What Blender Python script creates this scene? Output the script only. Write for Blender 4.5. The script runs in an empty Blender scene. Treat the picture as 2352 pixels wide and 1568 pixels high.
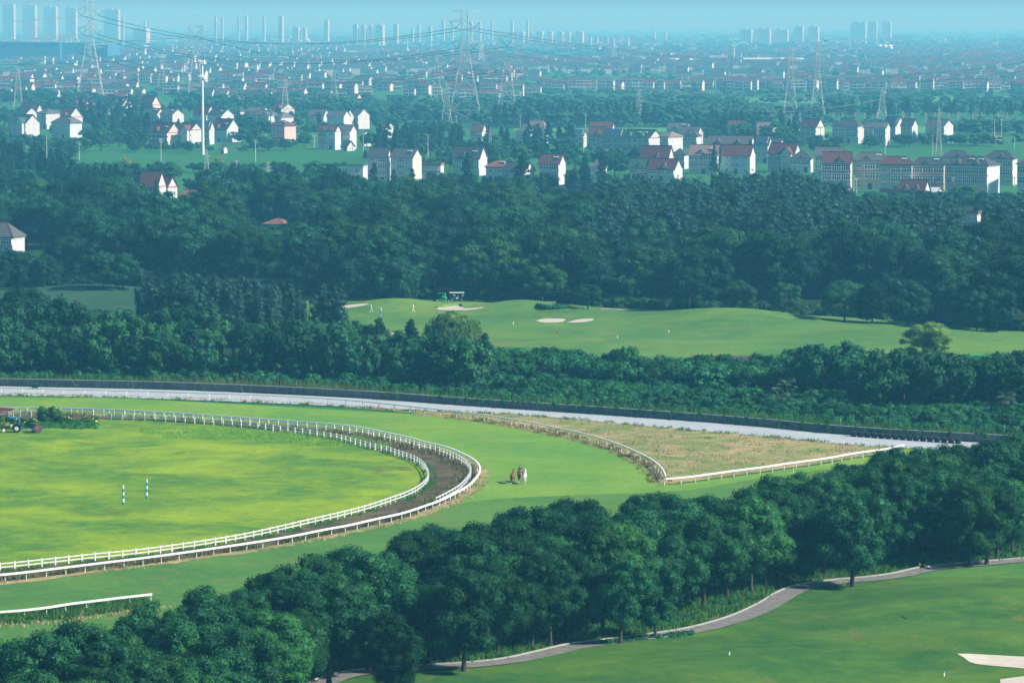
import bpy, bmesh, math, random
import numpy as np
from mathutils import Vector, Matrix
from mathutils.geometry import tessellate_polygon

# ---------------------------------------------------------------- camera, light, sky
C = bpy.context.scene.collection
SC = bpy.context.scene
CAMH, FPX, CX, CY, HOR = 68.0, 8820.0, 1176.0, 784.0, 45.0
PITCH = math.atan((CY - HOR) / FPX)
cam_data = bpy.data.cameras.new("camera")
cam = bpy.data.objects.new("camera", cam_data); C.objects.link(cam)
cam.location = (0, 0, CAMH); cam.rotation_euler = (math.pi / 2 - PITCH, 0, 0)
cam_data.sensor_width = 36; cam_data.lens = 135; cam_data.clip_start = 1; cam_data.clip_end = 80000
SC.camera = cam

SUN_AZ, SUN_EL = math.radians(103), math.radians(37)      # from +Y towards +X
sund = bpy.data.lights.new("sun", 'SUN'); sun = bpy.data.objects.new("sun", sund); C.objects.link(sun)
sdir = Vector((math.sin(SUN_AZ) * math.cos(SUN_EL), math.cos(SUN_AZ) * math.cos(SUN_EL), math.sin(SUN_EL)))
sun.rotation_euler = sdir.to_track_quat('Z', 'Y').to_euler(); sun.location = (300, -200, 400)
sund.energy = 5.0; sund.angle = math.radians(0.55); sund.color = (1.0, 0.955, 0.86)
world = bpy.data.worlds.new("World"); SC.world = world; world.use_nodes = True
wn = world.node_tree; wn.nodes.clear()
sky = wn.nodes.new('ShaderNodeTexSky'); sky.sky_type = 'NISHITA'; sky.sun_disc = False
sky.sun_elevation = SUN_EL; sky.sun_rotation = SUN_AZ; sky.air_density = 1.3; sky.dust_density = 1.0; sky.ozone_density = 3.0
mulc = wn.nodes.new('ShaderNodeMix'); mulc.data_type = 'RGBA'; mulc.blend_type = 'MULTIPLY'; mulc.inputs[0].default_value = 1
mulc.inputs[7].default_value = (0.72, 0.98, 1.06, 1)
bg = wn.nodes.new('ShaderNodeBackground'); bg.inputs[1].default_value = 0.064
wo = wn.nodes.new('ShaderNodeOutputWorld')
wn.links.new(sky.outputs[0], mulc.inputs[6]); wn.links.new(mulc.outputs[2], bg.inputs[0]); wn.links.new(bg.outputs[0], wo.inputs[0])
SC.view_settings.view_transform = 'Standard'; SC.view_settings.look = 'None'; SC.view_settings.gamma = 1
SC.view_settings.exposure = 0.72
SC.render.engine = 'CYCLES'
SC.cycles.use_denoising = True
SC.cycles.use_adaptive_sampling = True; SC.cycles.adaptive_threshold = 0.02
SC.cycles.max_bounces = 5; SC.cycles.diffuse_bounces = 2; SC.cycles.glossy_bounces = 2; SC.cycles.transmission_bounces = 2
SC.cycles.volume_bounces = 0; SC.cycles.caustics_reflective = False; SC.cycles.caustics_refractive = False
R = random.Random(7)
NR = np.random.default_rng(11)

# ---------------------------------------------------------------- projection helpers (photo coordinates 2352 x 1568 -> ground)
cp, sp = math.cos(PITCH), math.sin(PITCH)
def ray(x, y):
    u, v = (x - CX) / FPX, (CY - y) / FPX
    return Vector((u, cp + v * sp, -sp + v * cp))
def G(x, y, z=0.0):
    r = ray(x, y); t = (z - CAMH) / r.z
    return Vector((r.x * t, r.y * t, z))
def at_depth(x, y, Y):
    r = ray(x, y); t = Y / r.y
    return Vector((r.x * t, Y, CAMH + r.z * t))
def ppm(y): return (y - HOR) / CAMH
def h_from(x, yb, yt):
    g = G(x, yb); return at_depth(x, yt, g.y).z

MOUNDS = []
def mound(x, y, amp, sx, sy):
    g = G(x, y); MOUNDS.append((g.x, g.y, amp, sx, sy))
for m in [(1200, 716, 2.1, 9, 7), (905, 706, 1.6, 8, 7), (1082, 704, .55, 6, 3), (1330, 728, .9, 8, 5), (1690, 742, 2.2, 13, 9), (1850, 760, .9, 18, 12),
          (1480, 735, 1.0, 14, 9), (2060, 778, 1.4, 14, 8), (2250, 790, 1.2, 18, 10), (200, 684, 2.4, 16, 14), (60, 730, 1.0, 14, 14),
          (1300, 790, .8, 14, 10), (1700, 800, .8, 20, 8), (2260, 1395, 1.2, 9, 8), (2015, 1425, .6, 6, 6), (2165, 1513, .45, 2.6, 2.2),
          (1700, 1540, .8, 9, 9), (2290, 1480, .8, 8, 5)]:
    mound(*m)
def terr(x, y):
    z = 0.0
    for (a, b, h, sx, sy) in MOUNDS:
        z = z + h * (1.3 if b > 600 else 1.5) * np.exp(-((x - a) / sx) ** 2 / 2 - ((y - b) / sy) ** 2 / 2)
    return z
def GT(x, y, dz=0.0):
    z = 0.0
    for _ in range(12):
        g = G(x, y, z); z = 0.5 * z + 0.5 * float(terr(g.x, g.y))
    g.z = float(terr(g.x, g.y)) + dz
    return g

# ---------------------------------------------------------------- materials
MATS = {}
def newmat(name):
    m = bpy.data.materials.new(name); m.use_nodes = True
    nt = m.node_tree; nt.nodes.clear()
    out = nt.nodes.new('ShaderNodeOutputMaterial'); b = nt.nodes.new('ShaderNodeBsdfPrincipled')
    nt.links.new(b.outputs[0], out.inputs[0]); MATS[name] = m
    return m, nt, b, out
def noise(nt, scale, detail=4, rough=.55, coord=None, vec_scale=None, dist=0.0):
    n = nt.nodes.new('ShaderNodeTexNoise'); n.inputs['Scale'].default_value = scale; n.inputs['Detail'].default_value = detail
    n.inputs['Roughness'].default_value = rough; n.inputs['Distortion'].default_value = dist
    g = nt.nodes.new('ShaderNodeNewGeometry')
    src = g.outputs['Position'] if coord is None else coord
    if vec_scale:
        mp = nt.nodes.new('ShaderNodeMapping'); mp.inputs['Scale'].default_value = vec_scale; nt.links.new(src, mp.inputs[0]); src = mp.outputs[0]
    nt.links.new(src, n.inputs['Vector']); return n.outputs['Fac']
def ramp(nt, fac, stops):
    r = nt.nodes.new('ShaderNodeValToRGB'); cr = r.color_ramp
    while len(cr.elements) < len(stops): cr.elements.new(.5)
    for e, (p, c) in zip(cr.elements, stops): e.position = p; e.color = (*c, 1)
    nt.links.new(fac, r.inputs[0]); return r.outputs[0]
def mix(nt, a, b, fac, mode='MIX'):
    m = nt.nodes.new('ShaderNodeMix'); m.data_type = 'RGBA'; m.blend_type = mode
    for k, v in ((0, fac), (6, a), (7, b)):
        if isinstance(v, (int, float)): m.inputs[k].default_value = v
        elif isinstance(v, tuple): m.inputs[k].default_value = (*v, 1)
        else: nt.links.new(v, m.inputs[k])
    return m.outputs[2]
def plain(name, col, rough=.7, var=.15, scale=2.0, metal=0.0, spec=.3, scale_vec=None, bump=0.0):
    if name in MATS: return MATS[name]
    m, nt, b, _ = newmat(name)
    tc = nt.nodes.new('ShaderNodeTexCoord')
    n = noise(nt, scale, 3, .6, tc.outputs['Object'], scale_vec)
    lo = tuple(c * (1 - var) for c in col); hi = tuple(min(1, c * (1 + var)) for c in col)
    nt.links.new(ramp(nt, n, [(.3, lo), (.7, hi)]), b.inputs['Base Color'])
    b.inputs['Roughness'].default_value = rough; b.inputs['Metallic'].default_value = metal
    b.inputs['Specular IOR Level'].default_value = spec
    if bump:
        bp = nt.nodes.new('ShaderNodeBump'); bp.inputs['Strength'].default_value = bump; nt.links.new(n, bp.inputs['Height']); nt.links.new(bp.outputs[0], b.inputs['Normal'])
    return m
def grass_mat(name, base, light, dry, patch=.02, dryness=.6, fine=1.0, stripes=0.0):
    """short grass: large patches, middle mottling and fine grain, all in world space"""
    m, nt, b, _ = newmat(name)
    big = noise(nt, patch, 4, .6, dist=.6); mid = noise(nt, patch * 6, 5, .65, dist=.4); fin = noise(nt, 2.2 * fine, 4, .75)
    c1 = mix(nt, base, light, ramp(nt, big, [(.40, (0, 0, 0)), (.66, (1, 1, 1))]))
    c2 = mix(nt, c1, light, ramp(nt, mid, [(.46, (0, 0, 0)), (.74, (.75, .75, .75))]))
    dn = noise(nt, patch * 2.7, 6, .7, dist=1.0)
    c3 = mix(nt, c2, dry, ramp(nt, dn, [(dryness, (0, 0, 0)), (min(1, dryness + .16), (.9, .9, .9))]))
    c4 = mix(nt, c3, ramp(nt, fin, [(.25, (.55, .58, .6)), (.75, (1.3, 1.25, 1.2))]), .75, 'MULTIPLY')
    c4 = mix(nt, c4, ramp(nt, noise(nt, .45, 5, .7), [(.3, (.78, .82, .85)), (.7, (1.16, 1.12, 1.05))]), .8, 'MULTIPLY'); nt.links.new(c4, b.inputs['Base Color']); b.inputs['Roughness'].default_value = .9; b.inputs['Specular IOR Level'].default_value = .1
    bp = nt.nodes.new('ShaderNodeBump'); bp.inputs['Strength'].default_value = .35; bp.inputs['Distance'].default_value = .12
    nt.links.new(fin, bp.inputs['Height']); nt.links.new(bp.outputs[0], b.inputs['Normal'])
    return m
def leaf_mat(name, dark, light, transl=.22, objvar=.52, alt=None):
    m, nt, b, out = newmat(name)
    g = nt.nodes.new('ShaderNodeNewGeometry'); oi = nt.nodes.new('ShaderNodeObjectInfo')
    c = mix(nt, dark, light, g.outputs['Random Per Island'])
    if alt: c = mix(nt, c, alt, ramp(nt, oi.outputs['Random'], [(.55, (0, 0, 0)), (.95, (.75, .75, .75))]))
    mr = nt.nodes.new('ShaderNodeMapRange'); mr.inputs[3].default_value = 1 - objvar; mr.inputs[4].default_value = 1 + objvar
    wn_ = nt.nodes.new('ShaderNodeTexWhiteNoise'); wn_.noise_dimensions = '1D'; nt.links.new(oi.outputs['Random'], wn_.inputs['W']); nt.links.new(wn_.outputs[0], mr.inputs[0])
    cc = nt.nodes.new('ShaderNodeCombineColor')
    for k in range(3): nt.links.new(mr.outputs[0], cc.inputs[k])
    c = mix(nt, c, cc.outputs[0], 1.0, 'MULTIPLY')
    nt.links.new(c, b.inputs['Base Color']); b.inputs['Roughness'].default_value = .7; b.inputs['Specular IOR Level'].default_value = .08
    tr = nt.nodes.new('ShaderNodeBsdfTranslucent'); nt.links.new(c, tr.inputs[0])
    ms = nt.nodes.new('ShaderNodeMixShader'); ms.inputs[0].default_value = transl
    nt.links.new(b.outputs[0], ms.inputs[1]); nt.links.new(tr.outputs[0], ms.inputs[2]); nt.links.new(ms.outputs[0], out.inputs[0])
    return m

M = {}
M['field'] = grass_mat('crop_field_green', (.024, .130, .040), (.040, .165, .045), (.075, .14, .045), .006, .62, .3)
M['infield'] = grass_mat('infield_turf', (.070, .188, .024), (.235, .345, .018), (.11, .135, .028), .05, .56)
M['track'] = grass_mat('track_turf', (0.103, 0.247, 0.039), (0.172, 0.305, 0.039), (0.241, 0.247, 0.081), .045, .60)
M['trackshade'] = grass_mat('near_track_turf', (0.058, 0.168, 0.036), (0.095, 0.210, 0.038), (0.189, 0.158, 0.074), .06, .56)  # deeper green with brown patches, near side of the track
M['golf'] = grass_mat('golf_turf', (.058, .165, .040), (.125, .230, .044), (.19, .20, .055), .035, .57)
M['golfnear'] = grass_mat('near_golf_turf', (.030, .108, .022), (.085, .175, .024), (.14, .15, .036), .05, .57)
M['golfdark'] = grass_mat('shaded_golf_turf', (.020, .070, .038), (.034, .090, .046), (.07, .075, .05), .05, .62)  # shade over the left lawn is put into this darker turf colour
M['dry'] = grass_mat('dry_meadow', (.30, .235, .115), (.42, .32, .17), (.125, .21, .05), .05, .42)
M['weedy'] = grass_mat('weedy_dirt', (.060, .050, .030), (.135, .105, .058), (.045, .09, .022), .16, .56)
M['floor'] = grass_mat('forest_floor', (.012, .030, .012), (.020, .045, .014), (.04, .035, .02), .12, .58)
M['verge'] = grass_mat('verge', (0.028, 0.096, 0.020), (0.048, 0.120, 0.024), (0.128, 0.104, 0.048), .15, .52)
M['sand'] = plain('bunker_sand', (.46, .42, .35), .95, .10, .6, bump=.3)
M['road'] = plain('concrete_road', (.34, .37, .385), .9, .10, .15, bump=.1)
M['path'] = plain('cart_path', (.155, .15, .14), .9, .30, .9, bump=.3)
M['kerb'] = plain('kerb_concrete', (.31, .30, .27), .9, .15, 3)
M['soil'] = plain('dark_soil', (.055, .04, .035), .95, .4, .8, bump=.5)
M['trunk'] = plain('bark', (.055, .048, .042), .95, .35, 3, bump=.4)
M['paletrunk'] = plain('pale_bark', (.28, .23, .17), .95, .3, 3)
M['white'] = plain('white_paint', (.74, .75, .75), .5, .05, 1)
M['blue'] = plain('blue_paint', (.0, .25, .55), .4, .06, 2)
M['camphor'] = leaf_mat('camphor_leaves', (0.004, 0.035, 0.018), (0.033, 0.143, 0.048), alt=(0.036, 0.139, 0.029))
M['broad'] = leaf_mat('broadleaf_leaves', (0.004, 0.031, 0.020), (0.025, 0.112, 0.049), alt=(0.034, 0.106, 0.029))
M['village'] = leaf_mat('village_tree_leaves', (0.007, 0.053, 0.027), (0.030, 0.128, 0.052), alt=(0.037, 0.128, 0.030))
M['pine'] = leaf_mat('redwood_needles', (0.006, 0.036, 0.026), (0.019, 0.084, 0.048), .15, alt=(0.026, 0.066, 0.032))
M['poplar'] = leaf_mat('poplar_leaves', (0.009, 0.042, 0.037), (0.040, 0.115, 0.080), .2, .18)
M['shrub'] = leaf_mat('shrub_leaves', (0.006, 0.053, 0.022), (0.033, 0.156, 0.048), alt=(0.036, 0.152, 0.027))
M['willow'] = leaf_mat('willow_leaves', (.06, .15, .035), (.15, .27, .06), .3, .15)
M['vine'] = leaf_mat('vine_leaves', (0.006, 0.059, 0.025), (0.034, 0.154, 0.052), .25, 0)
M['vinelit'] = leaf_mat('bright_vine_leaves', (.014, .080, .014), (.055, .185, .025), .25, 0)  # brighter green leaves of the ivy and flowering bushes
M['yellowtree'] = leaf_mat('yellow_leaves', (.16, .22, .02), (.36, .40, .04), .3, .1)
M['weed'] = leaf_mat('weed_blades', (.10, .12, .035), (.26, .22, .09), .3, 0)
M['straw'] = leaf_mat('straw_blades', (.36, .30, .15), (.55, .45, .25), .3, 0)
M['greenblade'] = leaf_mat('green_blades', (.03, .13, .02), (.11, .24, .04), .3, 0)
M['distant'] = leaf_mat('distant_leaves', (.014, .072, .036), (.036, .128, .056), .1, 0)
M['brightblade'] = leaf_mat('bright_blades', (.16, .36, .04), (.26, .46, .07), .3, 0)
M['flower'] = plain('yellow_petals', (.85, .60, .03), .6, .1)
def wall_mat():
    m, nt, b, _ = newmat('stained_concrete_wall')
    streak = noise(nt, 1.0, 5, .7, vec_scale=(1.6, 1.6, .12)); big = noise(nt, .08, 3, .6)
    c = ramp(nt, streak, [(.3, (.055, .065, .068)), (.55, (.12, .135, .14)), (.75, (.19, .205, .205))])
    c = mix(nt, c, ramp(nt, big, [(.3, (.65, .68, .7)), (.7, (1.2, 1.2, 1.2))]), .8, 'MULTIPLY')
    nt.links.new(c, b.inputs['Base Color']); b.inputs['Roughness'].default_value = .95
    return m
M['wall'] = wall_mat()

# ---------------------------------------------------------------- object helpers
def link(name, me, mat=None, parent=None, loc=None):
    o = bpy.data.objects.new(name, me); C.objects.link(o)
    if mat is not None and me is not None and not me.materials:
        for k in (mat if isinstance(mat, (list, tuple)) else [mat]): me.materials.append(k)
    if parent is not None: o.parent = parent
    if loc is not None: o.location = loc
    return o
def tag(o, label=None, cat=None, group=None, kind=None):
    if label: o['label'] = label
    if cat: o['category'] = cat
    if group: o['group'] = group
    if kind: o['kind'] = kind
    return o
def empty(name, loc, rz=0, label=None, cat=None, group=None):
    o = bpy.data.objects.new(name, None); C.objects.link(o); o.location = loc; o.rotation_euler = (0, 0, rz)
    o.empty_display_size = .5
    return tag(o, label, cat, group)
def copy_tree(o, parent=None):
    c = o.copy(); C.objects.link(c)
    if parent is not None: c.parent = parent
    for ch in list(o.children): copy_tree(ch, c)
    return c
def quads_mesh(name, V, nq, mats=None, midx=None):
    """V: (nq*4,3) array, quads in order"""
    me = bpy.data.meshes.new(name)
    me.vertices.add(len(V)); me.vertices.foreach_set('co', np.ascontiguousarray(V, dtype=np.float32).ravel())
    me.loops.add(nq * 4); me.loops.foreach_set('vertex_index', np.arange(nq * 4, dtype=np.int32))
    me.polygons.add(nq); me.polygons.foreach_set('loop_start', np.arange(0, nq * 4, 4, dtype=np.int32))
    if midx is not None: me.polygons.foreach_set('material_index', midx.astype(np.int32))
    for m in mats or []: me.materials.append(m)
    me.update(calc_edges=True); return me
class MB:
    """collects boxes, bars, tubes and polygons into ONE mesh"""
    def __init__(s): s.v = []; s.f = []; s.m = []; s.cur = 0
    def mat(s, i): s.cur = i; return s
    def add(s, vs, fs):
        n = len(s.v); s.v += [tuple(v) for v in vs]; s.f += [tuple(i + n for i in f) for f in fs]; s.m += [s.cur] * len(fs); return s
    def box(s, x0, x1, y0, y1, z0, z1):
        return s.add([(x0, y0, z0), (x1, y0, z0), (x1, y1, z0), (x0, y1, z0), (x0, y0, z1), (x1, y0, z1), (x1, y1, z1), (x0, y1, z1)],
                     [(0, 3, 2, 1), (4, 5, 6, 7), (0, 1, 5, 4), (1, 2, 6, 5), (2, 3, 7, 6), (3, 0, 4, 7)])
    def bar(s, a, b, r, r2=None, n=4, cap=True):
        a, b = Vector(a), Vector(b); d = b - a
        if d.length < 1e-6: return s
        d.normalize(); u = d.orthogonal().normalized(); w = d.cross(u); r2 = r if r2 is None else r2
        vs = [a + (u * math.cos(t) + w * math.sin(t)) * r for t in (2 * math.pi * (k + .5) / n for k in range(n))]
        vs += [b + (u * math.cos(t) + w * math.sin(t)) * r2 for t in (2 * math.pi * (k + .5) / n for k in range(n))]
        fs = [(k, (k + 1) % n, n + (k + 1) % n, n + k) for k in range(n)]
        if cap: fs += [tuple(reversed(range(n))), tuple(range(n, 2 * n))]
        return s.add(vs, fs)
    def poly(s, pts, r, n=4):
        for a, b in zip(pts[:-1], pts[1:]): s.bar(a, b, r, n=n, cap=False)
        return s
    def tube(s, pts, radii, n=6):
        m = len(pts); vs = []; pts = [Vector(p) for p in pts]
        if isinstance(radii, (int, float)): radii = [radii] * m
        for i, p in enumerate(pts):
            d = (pts[min(i + 1, m - 1)] - pts[max(i - 1, 0)]).normalized()
            u = d.cross(Vector((0.013, 1, 0.02))); u = (u if u.length > .1 else d.orthogonal()).normalized(); w = d.cross(u)
            vs += [p + (u * math.cos(2 * math.pi * k / n) + w * math.sin(2 * math.pi * k / n)) * radii[i] for k in range(n)]
        fs = [(i * n + k, i * n + (k + 1) % n, (i + 1) * n + (k + 1) % n, (i + 1) * n + k) for i in range(m - 1) for k in range(n)]
        fs += [tuple(reversed(range(n))), tuple(range((m - 1) * n, m * n))]
        return s.add(vs, fs)
    def lathe(s, prof, n=16, c=(0, 0, 0), axis='z'):
        vs = []
        for (r, z) in prof:
            for k in range(n):
                t = 2 * math.pi * k / n; p = (r * math.cos(t), r * math.sin(t), z)
                if axis == 'y': p = (p[0], p[2], p[1])
                if axis == 'x': p = (p[2], p[0], p[1])
                vs.append((p[0] + c[0], p[1] + c[1], p[2] + c[2]))
        m = len(prof)
        fs = [(i * n + k, i * n + (k + 1) % n, (i + 1) * n + (k + 1) % n, (i + 1) * n + k) for i in range(m - 1) for k in range(n)]
        fs += [tuple(reversed(range(n))), tuple(range((m - 1) * n, m * n))]
        return s.add(vs, fs)
    def mesh(s, name, mats):
        me = bpy.data.meshes.new(name); me.from_pydata(s.v, [], s.f)
        for m in (mats if isinstance(mats, (list, tuple)) else [mats]): me.materials.append(m)
        me.polygons.foreach_set('material_index', s.m); me.update(); return me
    def build(s, name, mats, parent=None, loc=None): return link(name, s.mesh(name, mats), None, parent, loc)

def sheet(name, pts, z, mat, kind='structure', world=False):
    P = [Vector((p[0], p[1], z)) if world else Vector((*G(*p).xy, z)) for p in pts]
    tris = tessellate_polygon([P]); me = bpy.data.meshes.new(name)
    me.from_pydata([tuple(p) for p in P], [], [tuple(t) for t in tris]); me.update()
    if me.polygons and me.polygons[0].normal.z < 0: me.flip_normals()
    bm = bmesh.new(); bm.from_mesh(me); bmesh.ops.recalc_face_normals(bm, faces=bm.faces)
    if sum(f.normal.z for f in bm.faces) < 0: bmesh.ops.reverse_faces(bm, faces=bm.faces)
    bm.to_mesh(me); bm.free(); me.materials.append(mat)
    o = link(name, me); tag(o, kind=kind); return o
def smooth_path(pts, step=1.0):
    """Catmull-Rom through world points, resampled"""
    P = [Vector(p) for p in pts]; P = [P[0] * 2 - P[1]] + P + [P[-1] * 2 - P[-2]]; out = []
    for i in range(1, len(P) - 2):
        a, b, c, d = P[i - 1:i + 3]; n = max(2, int((c - b).length / .5))
        for k in range(n):
            t = k / n
            out.append(.5 * ((2 * b) + (c - a) * t + (2 * a - 5 * b + 4 * c - d) * t * t + (3 * b - a - 3 * c + d) * t ** 3))
    out.append(P[-2]); res = [out[0]]; acc = 0
    for p, q in zip(out[:-1], out[1:]):
        L = (q - p).length
        if L < 1e-6: continue
        while acc + L >= step:
            t = (step - acc) / L; p = p.lerp(q, t); res.append(p.copy()); L = (q - p).length; acc = 0
            if L < 1e-9: break
        acc += L
    return res
def offset(path, d):
    out = []
    for i, p in enumerate(path):
        t = path[min(i + 1, len(path) - 1)] - path[max(i - 1, 0)]; t.z = 0; t.normalize()
        out.append(p + Vector((-t.y, t.x, 0)) * d)
    return out
def ribbon(name, A, B, z, mat, kind='structure'):
    n = len(A); me = bpy.data.meshes.new(name)
    me.from_pydata([(p.x, p.y, z) for p in A] + [(p.x, p.y, z) for p in B], [], [(i, i + 1, n + i + 1, n + i) for i in range(n - 1)])
    me.update()
    if me.polygons[0].normal.z < 0: me.flip_normals()
    me.materials.append(mat); o = link(name, me); tag(o, kind=kind); return o
def inside(px, py, poly):
    c = False; j = len(poly) - 1
    for i in range(len(poly)):
        xi, yi = poly[i]; xj, yj = poly[j]
        if (yi > py) != (yj > py) and px < (xj - xi) * (py - yi) / (yj - yi) + xi: c = not c
        j = i
    return c
def gridmesh(name, x0, x1, y0, y1, step, z0, mat):
    nx = int((x1 - x0) / step) + 1; ny = int((y1 - y0) / step) + 1
    X, Y = np.meshgrid(np.linspace(x0, x1, nx), np.linspace(y0, y1, ny)); Z = terr(X, Y) + z0
    V = np.stack([X, Y, Z], -1).reshape(-1, 3); i = np.arange(nx - 1); j = np.arange(ny - 1); I, J = np.meshgrid(i, j)
    a = (J * nx + I).ravel(); F = np.stack([a, a + 1, a + nx + 1, a + nx], -1)
    me = bpy.data.meshes.new(name); me.vertices.add(len(V)); me.vertices.foreach_set('co', V.astype(np.float32).ravel())
    me.loops.add(F.size); me.loops.foreach_set('vertex_index', F.astype(np.int32).ravel())
    me.polygons.add(len(F)); me.polygons.foreach_set('loop_start', np.arange(0, F.size, 4, dtype=np.int32))
    me.update(calc_edges=True); me.materials.append(mat); me.shade_smooth(); o = link(name, me); tag(o, kind='structure'); return o
ORD = "first second third fourth fifth sixth seventh eighth ninth tenth eleventh twelfth thirteenth fourteenth fifteenth sixteenth seventeenth eighteenth nineteenth".split()
TENS = {20: 'twent', 30: 'thirt', 40: 'fort', 50: 'fift', 60: 'sixt', 70: 'sevent', 80: 'eight', 90: 'ninet'}
def ordinal(n):
    if n <= 19: return ORD[n - 1]
    if n >= 100: return 'hundredth' if n == 100 else 'hundred-and-' + ordinal(n - 100)
    t, u = n // 10 * 10, n % 10
    return TENS[t] + 'ieth' if u == 0 else TENS[t] + 'y-' + ORD[u - 1]

# ================================================================= THE SETTING: ground, course, roads
o = sheet('ground', [(-9000, 150), (9000, 150), (9000, 30000), (-9000, 30000)], -.02, M['field'], world=True)
gridmesh('fairway', -125, 125, 690, 945, 1.5, .05, M['golf'])
gridmesh('golf_lawn', -35, 90, 330, 492, 1.0, .05, M['golfnear'])
ga = lambda pts: [G(*p) for p in pts]
# race course
RAIL = [(-140, 1352), (-60, 1343), (37, 1334.6), (212, 1313), (334, 1298), (478, 1278), (638, 1253.5), (748, 1232), (797, 1223), (862, 1208), (920, 1195), (969, 1179), (1012, 1163), (1046, 1146),
        (1073, 1129), (1093, 1107), (1098, 1089), (1084, 1071), (1055, 1055), (1019, 1041), (965, 1028), (942, 1021), (884, 1008), (829, 997), (766, 989), (676, 982), (541, 972), (406, 963), (270, 955.5), (135, 951.5), (0, 949), (-140, 948)]
INNER = [(-140, 1322), (-60, 1316), (37, 1308), (205, 1289.6), (320, 1278), (457.6, 1259), (579, 1238), (710, 1208), (792, 1189), (846, 1174.6), (892.6, 1159), (940, 1141.7), (971, 1122.8),
         (983, 1107), (983, 1095), (974, 1078), (955.7, 1064), (924, 1052), (888, 1040), (861, 1034), (829.5, 1026), (798, 1018), (762, 1009), (676, 996.5), (572.6, 983.5), (466.6, 975), (356, 968), (268, 965.5), (241, 964.5)]
FAR = [(-140, 901), (0, 904), (171, 908), (322, 911.5), (410, 914.5), (523, 918), (636, 922.5), (766, 930), (865, 938.5), (1025, 956), (1068, 961), (1190, 979), (1242, 989), (1276, 996.5),
       (1339, 1010), (1391, 1025), (1429, 1039), (1461, 1053), (1488, 1067), (1506, 1080), (1519, 1094), (1526, 1110)]
STRAIGHT = [(1526, 1115), (1573, 1111), (1620, 1105), (1691, 1095), (1760, 1086), (1806, 1079), (1894, 1067), (1961, 1055), (2026, 1046), (2074, 1036)]
NEARL = [(-120, 1432), (9, 1424), (58.6, 1420), (110, 1413.8), (160, 1405.6), (207, 1400), (255, 1394), (302, 1388.5), (360, 1382)]
ROADN = [(-160, 880), (0, 888), (400, 897), (800, 914.5), (1100, 935), (1400, 955), (1700, 977), (1950, 1000), (2230, 1016), (2500, 1028)]
ROADS = [(-160, 905), (0, 909), (300, 915), (600, 926), (800, 935), (1000, 945), (1150, 951), (1300, 962), (1560, 986), (1800, 1007), (1980, 1024), (2150, 1034), (2500, 1050)]
P_rail, P_inner, P_far, P_str, P_near = [smooth_path(ga(a), 1.0) for a in (RAIL, INNER, FAR, STRAIGHT, NEARL)]
P_rn, P_rs = [smooth_path(ga(a), 4.0) for a in (ROADN, ROADS)]
xy = lambda path: [(p.x, p.y) for p in path]
sheet('track_turf', [(-160, 1560), (-160, 890), (2600, 1040), (2600, 1180), (1500, 1330), (900, 1560)], .03, M['track'])
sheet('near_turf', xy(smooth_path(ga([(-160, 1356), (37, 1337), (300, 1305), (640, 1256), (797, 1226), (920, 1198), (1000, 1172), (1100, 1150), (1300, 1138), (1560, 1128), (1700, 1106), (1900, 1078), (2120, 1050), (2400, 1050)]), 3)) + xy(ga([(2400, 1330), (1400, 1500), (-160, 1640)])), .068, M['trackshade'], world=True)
sheet('weedy_verge', xy(P_rail), .075, M['weedy'], world=True)
sheet('infield', [(-70 - 20, G(0, 964.5).y)] + xy(P_inner) [::-1] + [(G(-140, 1322).x, G(0, 1322).y)], .10, M['infield'], world=True)
sheet('dry_meadow', xy(smooth_path(ga([(930, 944), (1025, 953), (1068, 958), (1190, 976), (1276, 993), (1339, 1006), (1391, 1021), (1429, 1035), (1461, 1049), (1488, 1062), (1506, 1076), (1522, 1092), (1532, 1112), (1620, 1102), (1760, 1083), (1894, 1064), (2026, 1043), (2090, 1031)]), 2))
      + xy(ga([(1980, 1021), (1800, 1005), (1560, 984), (1300, 960), (1150, 949), (1000, 943)])), .085, M['dry'], world=True)
for nm, pth, d0, d1 in (('dry_edge', P_far, -1.6, .5), ('dry_edge', P_rail, -1.5, .6)):
    A = offset(pth, d0); B = offset(pth, d1)
    A = [a.lerp(b, R.uniform(-.25, .35)) for a, b in zip(A, B)]; B = [b.lerp(a, R.uniform(-.5, .2)) for a, b in zip(A, B)]
    ribbon(nm, A, B, .08 if pth is P_far else .095, M['dry'])
def resample(path, n):
    L = [0]
    for a, b in zip(path[:-1], path[1:]): L.append(L[-1] + (b - a).length)
    out = []
    for k in range(n):
        t = L[-1] * k / (n - 1); i = max(j for j in range(len(L)) if L[j] <= t + 1e-9); i = min(i, len(path) - 2)
        out.append(path[i].lerp(path[i + 1], (t - L[i]) / max(1e-9, L[i + 1] - L[i])))
    return out
ribbon('road', resample(P_rn, 120), resample(P_rs, 120), .12, M['road'])
# golf path with its kerb
PATHC = [(700, 1600), (780, 1557), (900, 1541), (1080, 1530), (1180, 1519), (1260, 1502), (1340, 1484), (1480, 1467), (1600, 1449), (1700, 1422), (1770, 1391), (1815, 1364), (1860, 1348), (1930, 1338), (2010, 1331), (2075, 1322),
         (2140, 1308), (2230, 1299), (2352, 1289), (2480, 1278)]
P_path = smooth_path(ga(PATHC), 1.0)
ribbon('path', offset(P_path, 1.55), offset(P_path, -1.25), .16, M['path'])
kb = MB()
K1, K2 = offset(P_path, 1.555), offset(P_path, 1.72)
n = len(K1)
kb.add([(p.x, p.y, .02) for p in K1] + [(p.x, p.y, .02) for p in K2] + [(p.x, p.y, .30) for p in K1] + [(p.x, p.y, .30) for p in K2],
       [f for i in range(n - 1) for f in ((i, i + 1, 2 * n + i + 1, 2 * n + i), (2 * n + i, 2 * n + i + 1, 3 * n + i + 1, 3 * n + i), (n + i + 1, n + i, 3 * n + i, 3 * n + i + 1))])
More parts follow.
